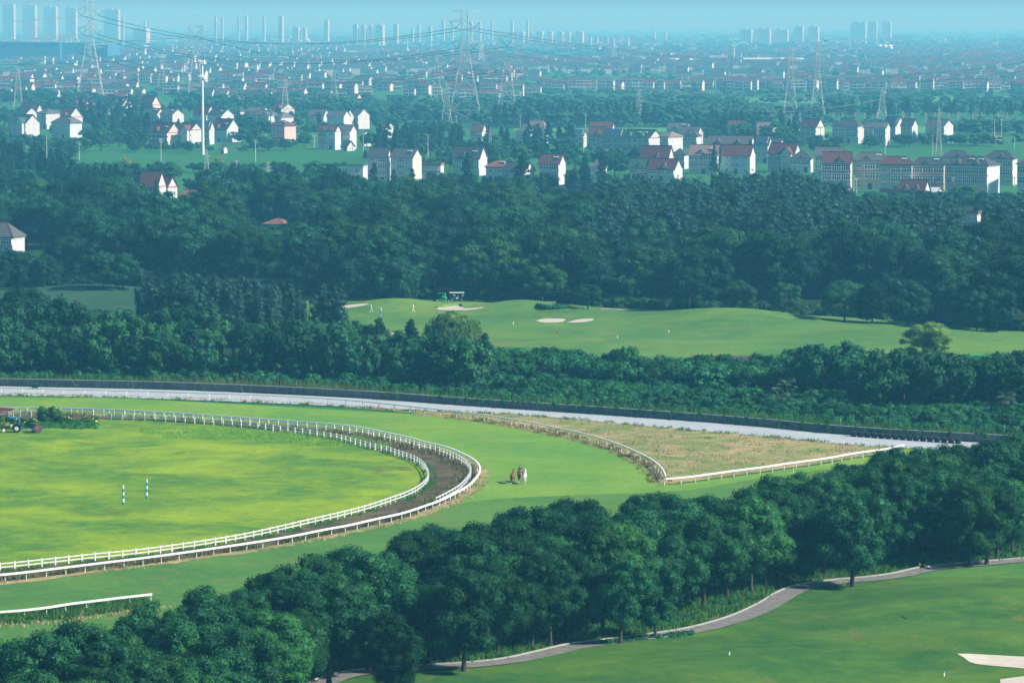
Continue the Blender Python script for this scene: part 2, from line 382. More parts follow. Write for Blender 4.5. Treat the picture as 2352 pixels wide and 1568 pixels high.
tag(kb.build('kerb', M['kerb']), kind='structure')
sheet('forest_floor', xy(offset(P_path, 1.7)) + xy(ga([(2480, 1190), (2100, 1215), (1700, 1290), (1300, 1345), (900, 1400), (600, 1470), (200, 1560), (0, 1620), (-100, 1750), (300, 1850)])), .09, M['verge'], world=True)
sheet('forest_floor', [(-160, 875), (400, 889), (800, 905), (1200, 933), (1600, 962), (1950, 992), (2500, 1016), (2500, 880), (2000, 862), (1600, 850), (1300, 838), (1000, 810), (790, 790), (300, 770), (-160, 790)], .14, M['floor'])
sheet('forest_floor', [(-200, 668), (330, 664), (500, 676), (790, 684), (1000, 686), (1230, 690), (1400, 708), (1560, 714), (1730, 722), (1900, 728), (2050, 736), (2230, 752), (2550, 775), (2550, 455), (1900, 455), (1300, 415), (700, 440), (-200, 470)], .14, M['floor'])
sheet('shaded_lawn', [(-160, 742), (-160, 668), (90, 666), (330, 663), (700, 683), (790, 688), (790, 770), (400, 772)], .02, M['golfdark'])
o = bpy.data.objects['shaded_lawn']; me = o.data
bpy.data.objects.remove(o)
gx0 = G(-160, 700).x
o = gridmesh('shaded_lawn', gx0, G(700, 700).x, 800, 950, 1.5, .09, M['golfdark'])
sheet('dark_soil', [(1590, 817), (1720, 819), (1850, 824), (1950, 832), (1950, 842), (1750, 840), (1590, 828)], .16, M['soil'])
def bunker(pts, nm='sand_bunker', lab=''):
    P = [GT(*p) for p in pts]; P = smooth_path(P + [P[0]], .8)[:-1]; poly = [(p.x, p.y) for p in P]
    x0, x1 = min(p[0] for p in poly), max(p[0] for p in poly); y0, y1 = min(p[1] for p in poly), max(p[1] for p in poly)
    bm = bmesh.new(); vs = [bm.verts.new((p[0], p[1], 0)) for p in poly]; bm.faces.new(vs)
    s = .8
    for k in range(int((x1 - x0) / s)): bmesh.ops.bisect_plane(bm, geom=bm.verts[:] + bm.edges[:] + bm.faces[:], plane_co=(x0 + (k + 1) * s, 0, 0), plane_no=(1, 0, 0))
    for k in range(int((y1 - y0) / s)): bmesh.ops.bisect_plane(bm, geom=bm.verts[:] + bm.edges[:] + bm.faces[:], plane_co=(0, y0 + (k + 1) * s, 0), plane_no=(0, 1, 0))
    for v in bm.verts: v.co.z = float(terr(v.co.x, v.co.y)) + .10
    for f in bm.faces:
        if f.normal.z < 0: f.normal_flip()
    me = bpy.data.meshes.new(nm); bm.to_mesh(me); bm.free(); me.materials.append(M['sand']); me.update()
    if me.polygons[0].normal.z < 0: me.flip_normals()
    return tag(link(nm, me), kind='structure'), P
def lip(P, lab):
    """the grassy lip standing along the far side of a bunker"""
    ym = sum(p.y for p in P) / len(P); far = sorted([p for p in P if p.y > ym], key=lambda p: p.x)
    mb = MB()
    prof = [(0, .08), (.25, .55), (.9, .75), (2.2, .45), (3.6, .03)]
    n = len(far); k = len(prof); vs = []
    for i, p in enumerate(far):
        e = min(1, i / 7, (n - 1 - i) / 7) * .8 + .01
        vs += [(p.x, p.y + a, float(terr(p.x, p.y + a)) + .04 + h * e) for a, h in prof]
    mb.add(vs, [(i * k + j, (i + 1) * k + j, (i + 1) * k + j + 1, i * k + j + 1) for i in range(n - 1) for j in range(k - 1)])
    o = mb.build('bunker_lip', M['golf']); o.data.shade_smooth(); tag(o, kind='structure')
for pts, l in [([(994.5, 709), (1018, 706.5), (1038, 704), (1058, 703), (1066, 708), (1090, 707.5), (1114.6, 706), (1090, 711.6), (1070, 713), (1040, 713.5), (1014.5, 712.6)], 1),
            ([(1229.6, 737), (1251, 733), (1275, 732), (1298, 733.6), (1290, 740), (1251, 741.5)], 1), ([(1301, 741), (1324.7, 735), (1345, 733), (1364.7, 733), (1356, 738), (1324.7, 741.5)], 1),
            ([(780, 703), (810, 700), (848, 698.5), (820, 705), (780, 709)], 1), ([(770, 766), (835, 765), (835, 770), (770, 772)], 0), ([(900, 765), (925, 765), (925, 769), (900, 769)], 0),
            ([(2010, 823), (2080, 820), (2160, 826), (2160, 836), (2060, 836)], 0),
            ([(2197.7, 1502), (2267.6, 1504.5), (2352, 1509), (2430, 1514), (2430, 1540), (2312.7, 1532.5), (2235, 1524), (2216, 1512)], 0), ([(2297, 1561), (2352, 1554), (2430, 1550), (2430, 1590), (2310, 1575)], 0)]:
    o_, P_ = bunker(pts)
    if l: lip(P_, '')
tag(sheet('putting_green', [(2205, 812), (2260, 806), (2352, 805), (2480, 808), (2480, 828), (2352, 830), (2240, 826)], .13, grass_mat('green_turf', (.06, .25, .075), (.075, .28, .085), (.07, .25, .07), .05, .8)), kind='structure')
cp_ = smooth_path(ga([(1380, 712), (1450, 716), (1540, 719), (1620, 722)]), 1)
ribbon('path', [p + Vector((0, 1.2, 0)) for p in cp_], [p - Vector((0, 1.2, 0)) for p in cp_], .35, M['kerb'])

# ---------------------------------------------------------------- vegetation prototypes
def frames(N, rng):
    a = rng.normal(size=N.shape); t = np.cross(N, a); t /= np.linalg.norm(t, axis=1, keepdims=True) + 1e-9; b = np.cross(N, t); return t, b
def leaf_quads(Cc, N, size, rng, aspect=.62):
    N = N / (np.linalg.norm(N, axis=1, keepdims=True) + 1e-9); t, b = frames(N, rng)
    s = (size * (.6 + .8 * rng.random(len(Cc))))[:, None]; t = t * s * .5; b = b * s * .5 * aspect
    return np.stack([Cc - t, Cc - b * 1.0, Cc + t, Cc + b * 1.0], 1).reshape(-1, 3)
def clump_leaves(cl, leaf, dens, rng, squash=.8, jit=.75, up=.35, aspect=.62):
    out = []
    for (x, y, z, r) in cl:
        n = int(dens * r * r); u = rng.normal(size=(n, 3)); u /= np.linalg.norm(u, axis=1, keepdims=True)
        d = r * (.72 + .36 * rng.random(n))[:, None]; c = np.array([x, y, z]) + u * d * np.array([1, 1, squash])
        N = u + jit * rng.normal(size=(n, 3)) * .6 + np.array([0, 0, up]); out.append(leaf_quads(c, N, leaf, rng, aspect))
    return np.concatenate(out)
def core_quads(cl, k=.66, squash=.8):
    """rough inner solids that close the crown, 24 quads per clump"""
    out = []
    for (x, y, z, r) in cl:
        for i in range(-2, 2):
            a0, a1 = i * math.pi / 4, (i + 1) * math.pi / 4
            for j in range(6):
                b0, b1 = j * math.pi / 3, (j + 1) * math.pi / 3
                f = lambda a, b: (x + r * k * math.cos(a) * math.cos(b), y + r * k * math.cos(a) * math.sin(b), z + r * k * squash * math.sin(a))
                out += [f(a0, b0), f(a0, b1), f(a1, b1), f(a1, b0)]
    return np.array(out)
def crown_mesh(name, cl, leaf, dens, mat, rng, core=True, **kw):
    V = clump_leaves(cl, leaf, dens, rng, **kw)
    if core: V = np.concatenate([V, core_quads(cl, .7)])
    return quads_mesh(name, V, len(V) // 4, [mat])
def ellipsoid_clumps(n, c, rad, r0, r1, rng, zmin=-1.0, lobes=0, fill=.25):
    cl = []; L = [rng.normal(size=3) for _ in range(lobes)]; L = [l / np.linalg.norm(l) for l in L]
    for i in range(n):
        u = rng.normal(size=3); u /= np.linalg.norm(u)
        if u[2] < zmin: u[2] = -u[2]
        k = 1 - fill * rng.random() ** 2
        for l in L: k *= 1 + .24 * max(0, float(u @ l)) ** 4 - .02
        r = r0 + (r1 - r0) * rng.random()
        cl.append((c[0] + u[0] * rad[0] * k, c[1] + u[1] * rad[1] * k, c[2] + u[2] * rad[2] * k, r))
    return cl
def trunk_mesh(name, h, r, rng, mat, limbs=5, spread=2.0, lean=.3, fork=.55):
    mb = MB(); dx, dy = rng.normal() * lean, rng.normal() * lean
    P = [Vector((dx * t * t, dy * t * t, h * t)) for t in (0, .12, .4, .7, 1)]; mb.tube(P, [r * 1.5, r, r * .85, r * .6, r * .3], 7)
    for k in range(limbs):
        a = 2 * math.pi * (k + rng.random() * .6) / limbs; z0 = h * (fork + .3 * rng.random()); s = P[2].lerp(P[4], (z0 / h - .4) / .6)
        e = s + Vector((math.cos(a) * spread, math.sin(a) * spread, spread * (.7 + .6 * rng.random())))
        mb.tube([s, s.lerp(e, .5) + Vector((0, 0, .25)), e], [r * .45, r * .3, r * .12], 5)
    return mb.mesh(name, mat)
PROTO = {}
def proto(key, trunk, crown, height): PROTO.setdefault(key, []).append((trunk, crown, height))
rg = np.random.default_rng(5)
for v in range(7):       # camphor: broad domed heads of many clumps on a bare trunk, 11.5 m
    H = 11.5; cr = 3.5 + .6 * rg.random(); cl = ellipsoid_clumps(74, (0, 0, 6.6), (cr, cr * (.85 + .3 * rg.random()), 4.0 + .5 * rg.random()), .45, 1.45, rg, -.95, 6, .35)
    cl += ellipsoid_clumps(12, (0, 0, 6.6), (cr * .55, cr * .55, 2.2), 1.1, 1.6, rg, -1, 0)
    proto('camphor', trunk_mesh('trunk', 7.5, .26, rg, M['trunk'], 6, 2.0), crown_mesh('crown', cl, .225, 290, M['camphor'], rg), H)
for v in range(6):       # wide woodland broadleaf, 14 m
    H = 14; cr = 5.2 + 1.0 * rg.random(); cl = ellipsoid_clumps(84, (0, 0, 7.4), (cr, cr * (.8 + .4 * rg.random()), 5.4 + .6 * rg.random()), .7, 2.1, rg, -.8, 6, .35)
    proto('broad', trunk_mesh('trunk', 8.5, .3, rg, M['trunk'], 6, 2.6), crown_mesh('crown', cl, .46, 74, M['broad'], rg), H)
for v in range(5):       # village trees, looser, 9 m
    H = 9; cr = 3.3 + .9 * rg.random(); cl = ellipsoid_clumps(34, (0, 0, 5.4), (cr, cr, 3.2), .8, 1.5, rg, -.9, 4, .4)
    proto('village', trunk_mesh('trunk', 5.5, .2, rg, M['trunk'], 5, 1.8), crown_mesh('crown', cl, .55, 44, M['village'], rg), H)
for v in range(5):       # dawn redwood: narrow ragged cones, 15 m
    H = 15; cl = []
    for k in range(90):
        t = rg.random() ** .8; z = 2.2 + (H - 2.6) * t; rr = 2.5 * (1 - t) ** .6 + .15; a = rg.random() * 6.283; q = rr * (.35 + .75 * rg.random())
        cl.append((q * math.cos(a), q * math.sin(a), z - q * .12, .42 + .6 * (1 - t) * (.5 + .8 * rg.random())))
    cl.append((0, 0, H - .3, .3)); cl.append((0, 0, H - 1, .4))
    proto('redwood', trunk_mesh('trunk', H - .6, .22, rg, M['trunk'], 0), crown_mesh('crown', cl, .42, 90, M['pine'], rg, squash=.9, up=.1), H)
for v in range(5):       # poplar: bundles of upright plumes, 14 m
    H = 14; cl = []
    for k in range(9):
        a = rg.random() * 6.283; q = 2.6 * rg.random() ** .6; top = H * (1 - .04 * q * q * rg.random()) - .6 - 2.0 * rg.random() * (k > 0); bx, by = q * math.cos(a), q * math.sin(a)
        for j in range(11):
            t = j / 10; z = 1.6 + (top - 1.6) * t; r = (1.15 + .2 * rg.normal()) * (1 - t) ** .3 + .22
            cl.append((bx * (1 + .12 * t) + rg.normal() * .38, by * (1 + .12 * t) + rg.normal() * .38, z, r))
    proto('poplar', trunk_mesh('trunk', H * .7, .2, rg, M['paletrunk'], 5, 1.4, .1), crown_mesh('crown', cl, .32, 80, M['poplar'], rg, squash=1.2, jit=.8, up=.1), H)
for v in range(4):       # shrub, 4 m
    H = 4; cl = ellipsoid_clumps(26, (0, 0, 1.7), (2.3, 2.3, 1.7), .5, 1.1, rg, -.3, 5, .4)
    proto('shrub', MB().tube([(0, 0, 0), (.1, 0, .8), (.1, .1, 1.8)], [.09, .07, .04], 5).mesh('stem', M['trunk']), crown_mesh('foliage', cl, .34, 95, M['shrub'], rg), H)
for v in range(3):       # willow: dome of hanging strands, 8 m
    H = 8; Vs = []; cr = 4.2
    for k in range(330):
        u = rg.normal(size=3); u /= np.linalg.norm(u); u[2] = abs(u[2]); q = .75 + .3 * rg.random()
        c = np.array([u[0] * cr * q, u[1] * cr * q, 3.6 + u[2] * 4.1 * q]); L = (1.6 + 2.6 * rg.random()) * (.5 + .5 * (1 - u[2])) + .6; n = int(L * 9)
        t = rg.random(n)[:, None]; P = c + np.array([u[0] * .5, u[1] * .5, -1]) * t * L * np.array([.35, .35, 1]) + rg.normal(size=(n, 3)) * .13
        hd = np.array([rg.normal() * .15, rg.normal() * .15, 1.0]); W = np.cross(np.tile(hd, (n, 1)), u + rg.normal(size=(n, 3)) * .5); W /= np.linalg.norm(W, axis=1, keepdims=True)
        a = hd * (.24 + .14 * rg.random((n, 1))); b = W * .085; Vs.append(np.stack([P - a, P - b, P + a, P + b], 1).reshape(-1, 3))
    cl = ellipsoid_clumps(24, (0, 0, 4.2), (cr * .6, cr * .6, 2.9), 1.2, 1.7, rg, -.5)
    V = np.concatenate(Vs + [core_quads(cl, .8)])
    proto('willow', trunk_mesh('trunk', 5, .25, rg, M['trunk'], 6, 1.6), quads_mesh('crown', V, len(V) // 4, [M['willow']]), H)
# what must stay in sight: (x0, x1, lowest y that shows, y of its base); trees that stand nearer are kept low there
SIGHT = [(2068, 2195, 812, 850), (318, 404, 450, 474), (412, 462, 455, 468), (603, 670, 522, 551), (-30, 52, 574, 584), (2218, 2260, 515, 531), (16, 92, 309, 306), (114, 190, 316, 314), (340, 415, 329, 330), (404, 464, 324, 325), (480, 564, 336, 338), (620, 680, 318, 318), (728, 818, 328, 328), (742, 850, 345, 340),
         (200, 760, 374, 380), (1985, 2352, 350, 358), (845, 968, 411, 414), (780, 845, 400, 402), (955, 1020, 396, 400), (1039, 1120, 399, 405), (1116, 1230, 402, 405), (1236, 1302, 389, 392), (1438, 1600, 398, 402), (1580, 1660, 380, 384), (1655, 1740, 380, 384), (1740, 1875, 372, 378), (1880, 1960, 405, 415), (1955, 2360, 441, 444),
         (985, 1096, 775, 812), (560, 830, 742, 700), (895, 925, 768, 700), (1096, 1160, 785, 700), (1150, 2060, 792, 700), (330, 790, 700, 760), (1380, 1440, 392, 470), (1340, 1530, 338, 338), (1516, 1572, 342, 342), (1838, 1990, 312, 312), (1985, 2200, 308, 308)]
def sight_limit(loc, h):
    yb = HOR + CAMH * FPX / loc[1]; x = CX + FPX * loc[0] / loc[1]; s = (yb - HOR) / CAMH
    for x0, x1, yv, yh in SIGHT:
        if yb > yh + 2 and x0 - (11 if yh > 500 and x1 < 700 else 3.2) * s < x < x1 + (11 if yh > 500 and x1 < 700 else 3.2) * s and yb - h * s < yv: h = max(2.2, (yb - yv) / s) if yb > yv + 2.2 * s else 0
        if h == 0: return 0
    return h
TREES = []
def plant(key, name, loc, h, width=1.0, variant=None, free=False):
    if not free:
        h0 = h; h = sight_limit(loc, h); width = width * (h0 / h) ** .5 if h else 1
        if h == 0: return None
    tr, cr, H = PROTO[key][variant if variant is not None else R.randrange(len(PROTO[key]))]
    e = empty(name, loc, R.uniform(0, 6.283)); s = h / H; e.scale = (s * width, s * width, s)
    link(tr.name, tr, parent=e); link(cr.name, cr, parent=e)
    return e
def number(lst, fmt, cat, group, key=None):
    """labels that single each member out by its place in a named row, counted from the left"""
    for i, e in enumerate(sorted(lst, key=key or (lambda e: e.location.x / e.location.y))): tag(e, fmt.format(o=ordinal(i + 1)), cat, group)
def px(e): return CX + FPX * e.location.x / e.location.y / 1.0

# ---------------------------------------------------------------- foreground wood of camphor trees
# lone and front-row trees standing by the golf path: (x, y of base, y of top)
front = [(894, 1590, 1400, 'camphor tree standing alone beside the path where it leaves the photo bottom'), (1066, 1541, 1296, 'camphor tree with a thin straight trunk on the lawn side of the path bend'),
         (1425, 1477, 1288, 'round camphor tree whose trunk stands in the low groundcover beside the path'), (1505, 1463, 1292, 'camphor tree standing at the end of the low groundcover beside the path'),
         (1958, 1347, 1118, 'largest lone camphor tree, standing on the golf lawn at the path bend'), (2228, 1301, 1095, 'camphor tree with bright ivy round its trunk foot beside the path'),
         (2266, 1298, 1100, 'camphor tree with bare dark trunk just past the ivy-footed one'), (1144, 1500, 1290, 'camphor tree, first trunk behind the path kerb past the shady gap'),
         (1222, 1490, 1275, 'slim camphor tree behind the kerb between two thicker trunks'), (1264, 1483, 1268, 'leaning camphor tree with forked pale trunk behind the kerb'),
         (1670, 1375, 1200, 'camphor tree at the inner side of the wide path bend'), (1616, 1398, 1180, 'camphor tree with short trunk on the leaf-strewn bank'),
         (1725, 1365, 1140, 'camphor tree leaning over the bank before the path bend'), (1757, 1352, 1150, 'camphor tree behind the tuft of tall grass at the path bend'),
         (2290, 1283, 1090, 'camphor tree behind the kerb near the photo edge, thin pale trunk'), (2325, 1270, 1100, 'last camphor tree behind the kerb, with a small bright shrub beside it'),
         (975, 1530, 1340, 'camphor tree casting its shadow over the shady gap'), (1895, 1325, 1160, 'small camphor tree deep behind the largest lone one'),
         (1305, 1470, 1250, 'thin camphor tree in the dark before the open bank'), (1545, 1420, 1230, 'camphor tree on the bank above the groundcover')]
placed = []
for x, yb, yt, lab in front:
    g = GT(x, yb); e = plant('camphor', 'camphor_tree', g, max(8, h_from(x, yb, yt)), width=1.0 if yb < 1400 or x < 1100 else .92); tag(e, lab, 'tree', 'camphor trees along the golf path'); placed.append((g.x, g.y))
def wood_back(x): return np.interp(x, [-100, 0, 100, 340, 400, 600, 770, 900, 1050, 1250, 1430, 1480, 1700, 1780, 1900, 2100, 2352, 2450], [1475, 1460, 1425, 1385, 1368, 1300, 1262, 1215, 1180, 1152, 1140, 1122, 1132, 1085, 1072, 1022, 998, 992])
def wood_front(x): return np.interp(x, [-100, 500, 700, 900, 1100, 1200, 1400, 1600, 1750, 1820, 2000, 2200, 2450], [1900, 1760, 1600, 1540, 1515, 1495, 1455, 1410, 1350, 1330, 1308, 1275, 1255])
rows = []; D = 560.0
yrow = 1215
tries = 0
cand = []
while tries < 60000 and len(placed) < 300:
    tries += 1
    x = R.uniform(-90, 2430); yb = R.uniform(1150, 1850); hh = R.uniform(9.8, 12.2)
    ytop = 45 + (yb - 45) * (1 - hh / 68)
    if ytop < wood_back(x) or yb > wood_front(x): continue
    g = G(x, yb)
    if any((g.x - a) ** 2 + (g.y - b) ** 2 < 4.5 ** 2 for a, b in placed): continue
    placed.append((g.x, g.y)); e = plant('camphor', 'camphor_tree', g, hh * R.choice([.72, .85, 1, 1, 1.05]), width=R.uniform(.92, 1.18)); cand.append((yb, e))
cand.sort(key=lambda t: t[0]); k = 0
band = ['back row bordering the race track', 'second row behind the track edge', 'middle of the near wood', 'middle rows towards the golf path', 'dark inner rows near the golf path', 'front thicket by the golf path', 'lowest front corner of the near wood']
nb = len(band); per = math.ceil(len(cand) / nb)
for b in range(nb): number([e for _, e in cand[b * per:(b + 1) * per] if e], 'camphor tree, {o} from the left in the ' + band[b], 'tree', 'camphor trees of the near wood')
print('camphor', len(placed))
from mathutils import noise as MN

# ================================================================= the wall, rails and fences
WALLT = [(-160, 868), (0, 870), (400, 880), (800, 897.5), (1100, 918), (1400, 938), (1700, 960), (1950, 983), (2230, 997), (2500, 1010)]
wp = resample(P_rn, 200)
def wall_h(p):
    x = CX + FPX * p.x / p.y; return float(np.interp(x, [-160, 0, 400, 1100, 1700, 1950, 2500], [1.45, 1.45, 1.45, 1.35, 1.35, 1.4, 1.35]))
wl = empty('boundary_wall', wp[0], 0, 'long weathered grey concrete wall along the far side of the pale road', 'wall')
mb = MB(); n = len(wp); rel = [p - wp[0] for p in wp]
for (dz0, dz1, o0, o1, nm, mt) in ((0, 0, .35, .6, 'wall_panel', M['wall']), (0, 0, .30, .68, 'coping', plain('coping_concrete', (.30, .32, .33), .9, .2, .6))):
    mb = MB(); A, B = offset(rel, o0), offset(rel, o1); vs = []
    for i in range(n):
        h = wall_h(wp[i]); lo, hi = (-.05, h) if nm == 'wall_panel' else (h, h + .10)
        vs += [(A[i].x, A[i].y, lo), (A[i].x, A[i].y, hi), (B[i].x, B[i].y, hi), (B[i].x, B[i].y, lo)]
    mb.add(vs, [(i * 4 + a, i * 4 + b, i * 4 + 4 + b, i * 4 + 4 + a) for i in range(n - 1) for a, b in ((0, 1), (1, 2), (2, 3), (3, 0))]); mb.build(nm, mt, wl)
def fence(name, path, spacing, label, post_r, post_h, rails, bent=0.0, group='white rail fences of the race course', side=1, square=False):
    """rails: list of (height, half thickness z, half thickness y); posts every spacing, at most 100 single ones"""
    e = empty(name, path[0], 0, label, 'rail fence', group); org = path[0]; rel = [p - org for p in path]
    cen = offset(rel, bent * side) if bent else rel
    for (h, tz, ty) in rails:
        A, B = offset(cen, ty), offset(cen, -ty); vs = []; m = len(rel)
        for i in range(m): vs += [(A[i].x, A[i].y, h - tz), (A[i].x, A[i].y, h + tz), (B[i].x, B[i].y, h + tz), (B[i].x, B[i].y, h - tz)]
        fs = [(i * 4 + a, i * 4 + b, i * 4 + 4 + b, i * 4 + 4 + a) for i in range(m - 1) for a, b in ((0, 1), (1, 2), (2, 3), (3, 0))] + [(0, 1, 2, 3), (m * 4 - 1, m * 4 - 2, m * 4 - 3, m * 4 - 4)]
        MB().add(vs, fs).build('rail', M['white'], e)
    pm = MB()
    if bent:
        pm.tube([(0, 0, -.05), (0, 0, post_h * .62), (0, bent * .25, post_h * .85), (0, bent, post_h)], post_r, 6)
    elif square: pm.box(-post_r, post_r, -post_r, post_r, -.05, post_h)
    else: pm.bar((0, 0, -.05), (0, 0, post_h), post_r, n=6)
    me = pm.mesh('post', M['white']); idx = list(range(0, len(rel), spacing)); 
    vis = sorted(idx, key=lambda i: path[i].y)
    single = set(vis[:100]); rest = MB()
    for i in idx:
        t = rel[min(i + 1, len(rel) - 1)] - rel[max(i - 1, 0)]; a = math.atan2(t.y, t.x) + (math.pi if side < 0 else 0)
        tl = R.uniform(-.03, .03)
        if i in single:
            o = link('post', me, parent=e, loc=rel[i]); o.rotation_euler = (0, tl, a)
        else:
            c, s_ = math.cos(a), math.sin(a); rest.add([(rel[i].x + v.co.x * c - v.co.y * s_, rel[i].y + v.co.x * s_ + v.co.y * c, v.co.z) for v in me.vertices], [tuple(p.vertices) for p in me.polygons])
    if rest.v: rest.build('posts', M['white'], e)['kind'] = 'stuff'
    return e
GRP = 'white rail fences of the race course'
fence('rail_fence', P_rail, 3, 'white running rail on slim bent posts round the outer edge of the weedy strip', .065, .98, [(1.05, .11, .12)], bent=.30, side=-1)
fence('rail_fence', smooth_path([p for p in offset(P_rail, 1.1)[int(len(P_rail) * .36):]], 1.0), 2, 'white two-bar fence with square posts just inside the running rail of the bend', .09, 1.18, [(1.02, .055, .03), (.52, .05, .03)], square=True)
fence('rail_fence', P_inner, 2, 'white two-bar fence with square posts enclosing the polo field', .085, 1.12, [(.95, .06, .03), (.50, .055, .03)], square=True)
fence('rail_fence', P_far, 4, 'long outer white rail curving along the pale road and the dry meadow', .065, .98, [(1.02, .09, .10)], bent=.25, side=1)
fence('rail_fence', P_str, 3, 'straight white rail running up from the meadow corner towards the pale road', .07, .98, [(1.03, .11, .12)], bent=.2, side=-1)
fence('rail_fence', P_near, 3, 'short white rail at the left photo edge above the near wood', .07, .98, [(1.03, .11, .12)], bent=.2, side=-1)
pb = smooth_path(ga([(-60, 957.5), (0, 957), (60, 958), (96, 959.5)]), 1.0)
fence('rail_fence', pb, 2, 'short piece of white two-bar fence left of the flowering bush', .085, 1.15, [(1.0, .05, .03), (.5, .05, .03)], square=True)

# ---------------------------------------------------------------- tufts, weeds and undergrowth (uncountable)
def blades(name, spots, h, w, mat, rng, n=7, spread=.25, kind='stuff'):
    S = np.array(spots); k = len(S); P = np.repeat(S, n, axis=0); N = len(P)
    P = P + np.stack([rng.normal(size=N) * spread, rng.normal(size=N) * spread, np.zeros(N)], -1); hh = h * (.5 + .8 * rng.random(N))
    a = rng.random(N) * 6.283; ww = w * (.6 + .8 * rng.random(N)); W = np.stack([np.cos(a) * ww, np.sin(a) * ww, np.zeros(N)], -1)
    T = P + np.stack([rng.normal(size=N) * .3 * hh, rng.normal(size=N) * .3 * hh, hh], -1)
    V = np.stack([P - W, P + W, T + W * .15, T - W * .15], 1).reshape(-1, 3)
    return tag(link(name, quads_mesh(name, V, N, [mat])), kind=kind)
def along(path, n, d0, d1, z=.08):
    out = []
    for _ in range(n):
        i = R.randrange(1, len(path) - 1); p = path[i]; t = (path[i + 1] - path[i - 1]).normalized(); d = R.uniform(d0, d1)
        out.append((p.x - t.y * d + R.uniform(-.6, .6), p.y + t.x * d + R.uniform(-.6, .6), z))
    return out
def patchy(pts, keep=.5, sc=.12):
    return [p for p in pts if MN.noise(Vector((p[0], p[1], 0)) * sc * 1.3) * 1.2 + MN.noise(Vector((p[1], p[0], 5)) * sc * 5) * .6 > R.uniform(-.35, .35) + (.5 - keep)]
blades('straw_grass', patchy(along(P_rail, 2400, -1.6, .5), .4), .24, .05, M['straw'], NR, 7)
blades('straw_grass', patchy(along(P_far, 1900, -1.6, .9), .4), .24, .055, M['straw'], NR, 7)
blades('weeds', patchy(along(P_far[len(P_far) // 2:], 700, -2.2, 1.4), .35, .3), .45, .06, M['weed'], NR, 9)
blades('weeds', patchy(along(P_rail, 2600, .2, 3.2), .5, .2), .55, .06, M['weed'], NR, 8)
blades('green_weeds', patchy(along(P_inner, 2200, -1.0, .4), .45, .2), .35, .05, M['greenblade'], NR, 8)
blades('green_weeds', patchy(along(P_near, 1500, -3.5, 2.2), .6, .4), .6, .06, M['greenblade'], NR, 8)
blades('straw_grass', patchy(along(P_near, 300, -7, -.8), .5, .4), .35, .06, M['straw'], NR, 8)
P_rsf = smooth_path(ga(ROADS), 1.0); P_rnf = smooth_path(ga(ROADN), 1.0)
blades('weeds', patchy(along(P_rsf, 900, -1.2, .6, .12), .45, .35), .38, .06, M['greenblade'], NR, 7)
mead = [tuple(p) for p in [(940, 944), (1025, 953), (1190, 974), (1276, 991), (1391, 1019), (1461, 1047), (1506, 1074), (1535, 1110), (1620, 1100), (1894, 1062), (2080, 1030), (1980, 1024), (1800, 1008), (1560, 988), (1300, 963), (1150, 952)]]
mg = [(G(*p).x, G(*p).y) for p in mead]; pts = []
while len(pts) < 900:
    x, y = R.uniform(-30, 95), R.uniform(560, 680)
    if inside(x, y, mg): pts.append((x, y, .09))
blades('straw_grass', patchy(pts, .5, .11), .28, .06, M['straw'], NR, 10, .8)
blades('green_weeds', patchy(pts[::3], .35, .07), .25, .06, M['greenblade'], NR, 7, .4)
# long bright grass inside the polo field near the bush, and plants under the near wood
pts = []
while len(pts) < 5000:
    x, yb = R.uniform(330, 900), R.uniform(985, 1032)
    if abs(yb - (990 + (x - 330) * .05)) < 14: g = G(x, yb); pts.append((g.x, g.y, .1))
blades('tall_grass', patchy(pts, .6, .15), .2, .05, M['brightblade'], NR, 6, .4)
pts = [p for p in along(P_path, 4000, 2.2, 9.5, .1)]
blades('undergrowth', patchy(pts, .5, .35), .6, .06, M['greenblade'], NR, 8, .35)
def low_leaves(name, pts, r0, r1, leaf, dens, mat, z0=.05, squash=.7, core=True):
    cl = [(x, y, z0 + z, R.uniform(r0, r1)) for x, y, z in pts]; V = clump_leaves(cl, leaf, dens, NR, squash=squash)
    if core: V = np.concatenate([V, core_quads(cl, .75, squash)])
    return link(name, quads_mesh(name, V, len(V) // 4, [mat]))
tag(low_leaves('undergrowth', [(x, y, .15) for x, y, _ in patchy(along(P_path, 900, 4.0, 16, .1), .7, .3)], .4, .9, .22, 90, M['vine']), kind='stuff')
tag(low_leaves('ground_cover', [(p.x, p.y, .05) for p in [G(R.uniform(1395, 1580), 0) if 0 else G(x, 1476 - (x - 1400) * .105 + R.uniform(-5, 4)) for x in [R.uniform(1380, 1590) for _ in range(150)]]], .3, .55, .16, 150, M['vine'], squash=.6), kind='stuff')
# the overgrown belt behind the wall
belt = [(-160, 872), (400, 882), (800, 899), (1200, 926), (1600, 955), (1950, 985), (2500, 1008), (2500, 880), (2000, 858), (1600, 845), (1300, 832), (1150, 822), (1000, 850), (700, 845), (-160, 838)]
bg_ = [(G(*p).x, G(*p).y) for p in belt]; pts = []
while len(pts) < 2500:
    x, y = R.uniform(-105, 110), R.uniform(600, 780)
    if inside(x, y, bg_): pts.append((x, y, R.uniform(0, .7) + .5 * (1 + math.sin(x * .15) * math.sin(y * .2))))
tag(low_leaves('undergrowth', pts, .8, 1.7, .42, 34, M['vine'], squash=.75), kind='stuff')
blades('reeds', [(p.x + R.uniform(-1, 1), p.y + R.uniform(1.2, 5), 0) for p in [R.choice(P_rnf) for _ in range(1500)]], 2.0, .07, M['greenblade'], NR, 7, .5)
blades('reeds', [(p.x + R.uniform(-1, 1), p.y + R.uniform(1.2, 4), 0) for p in [P_rnf[int(len(P_rnf) * t)] for t in [R.uniform(.2, .38) for _ in range(160)]]], 2.2, .06, M['weed'], NR, 7, .5)
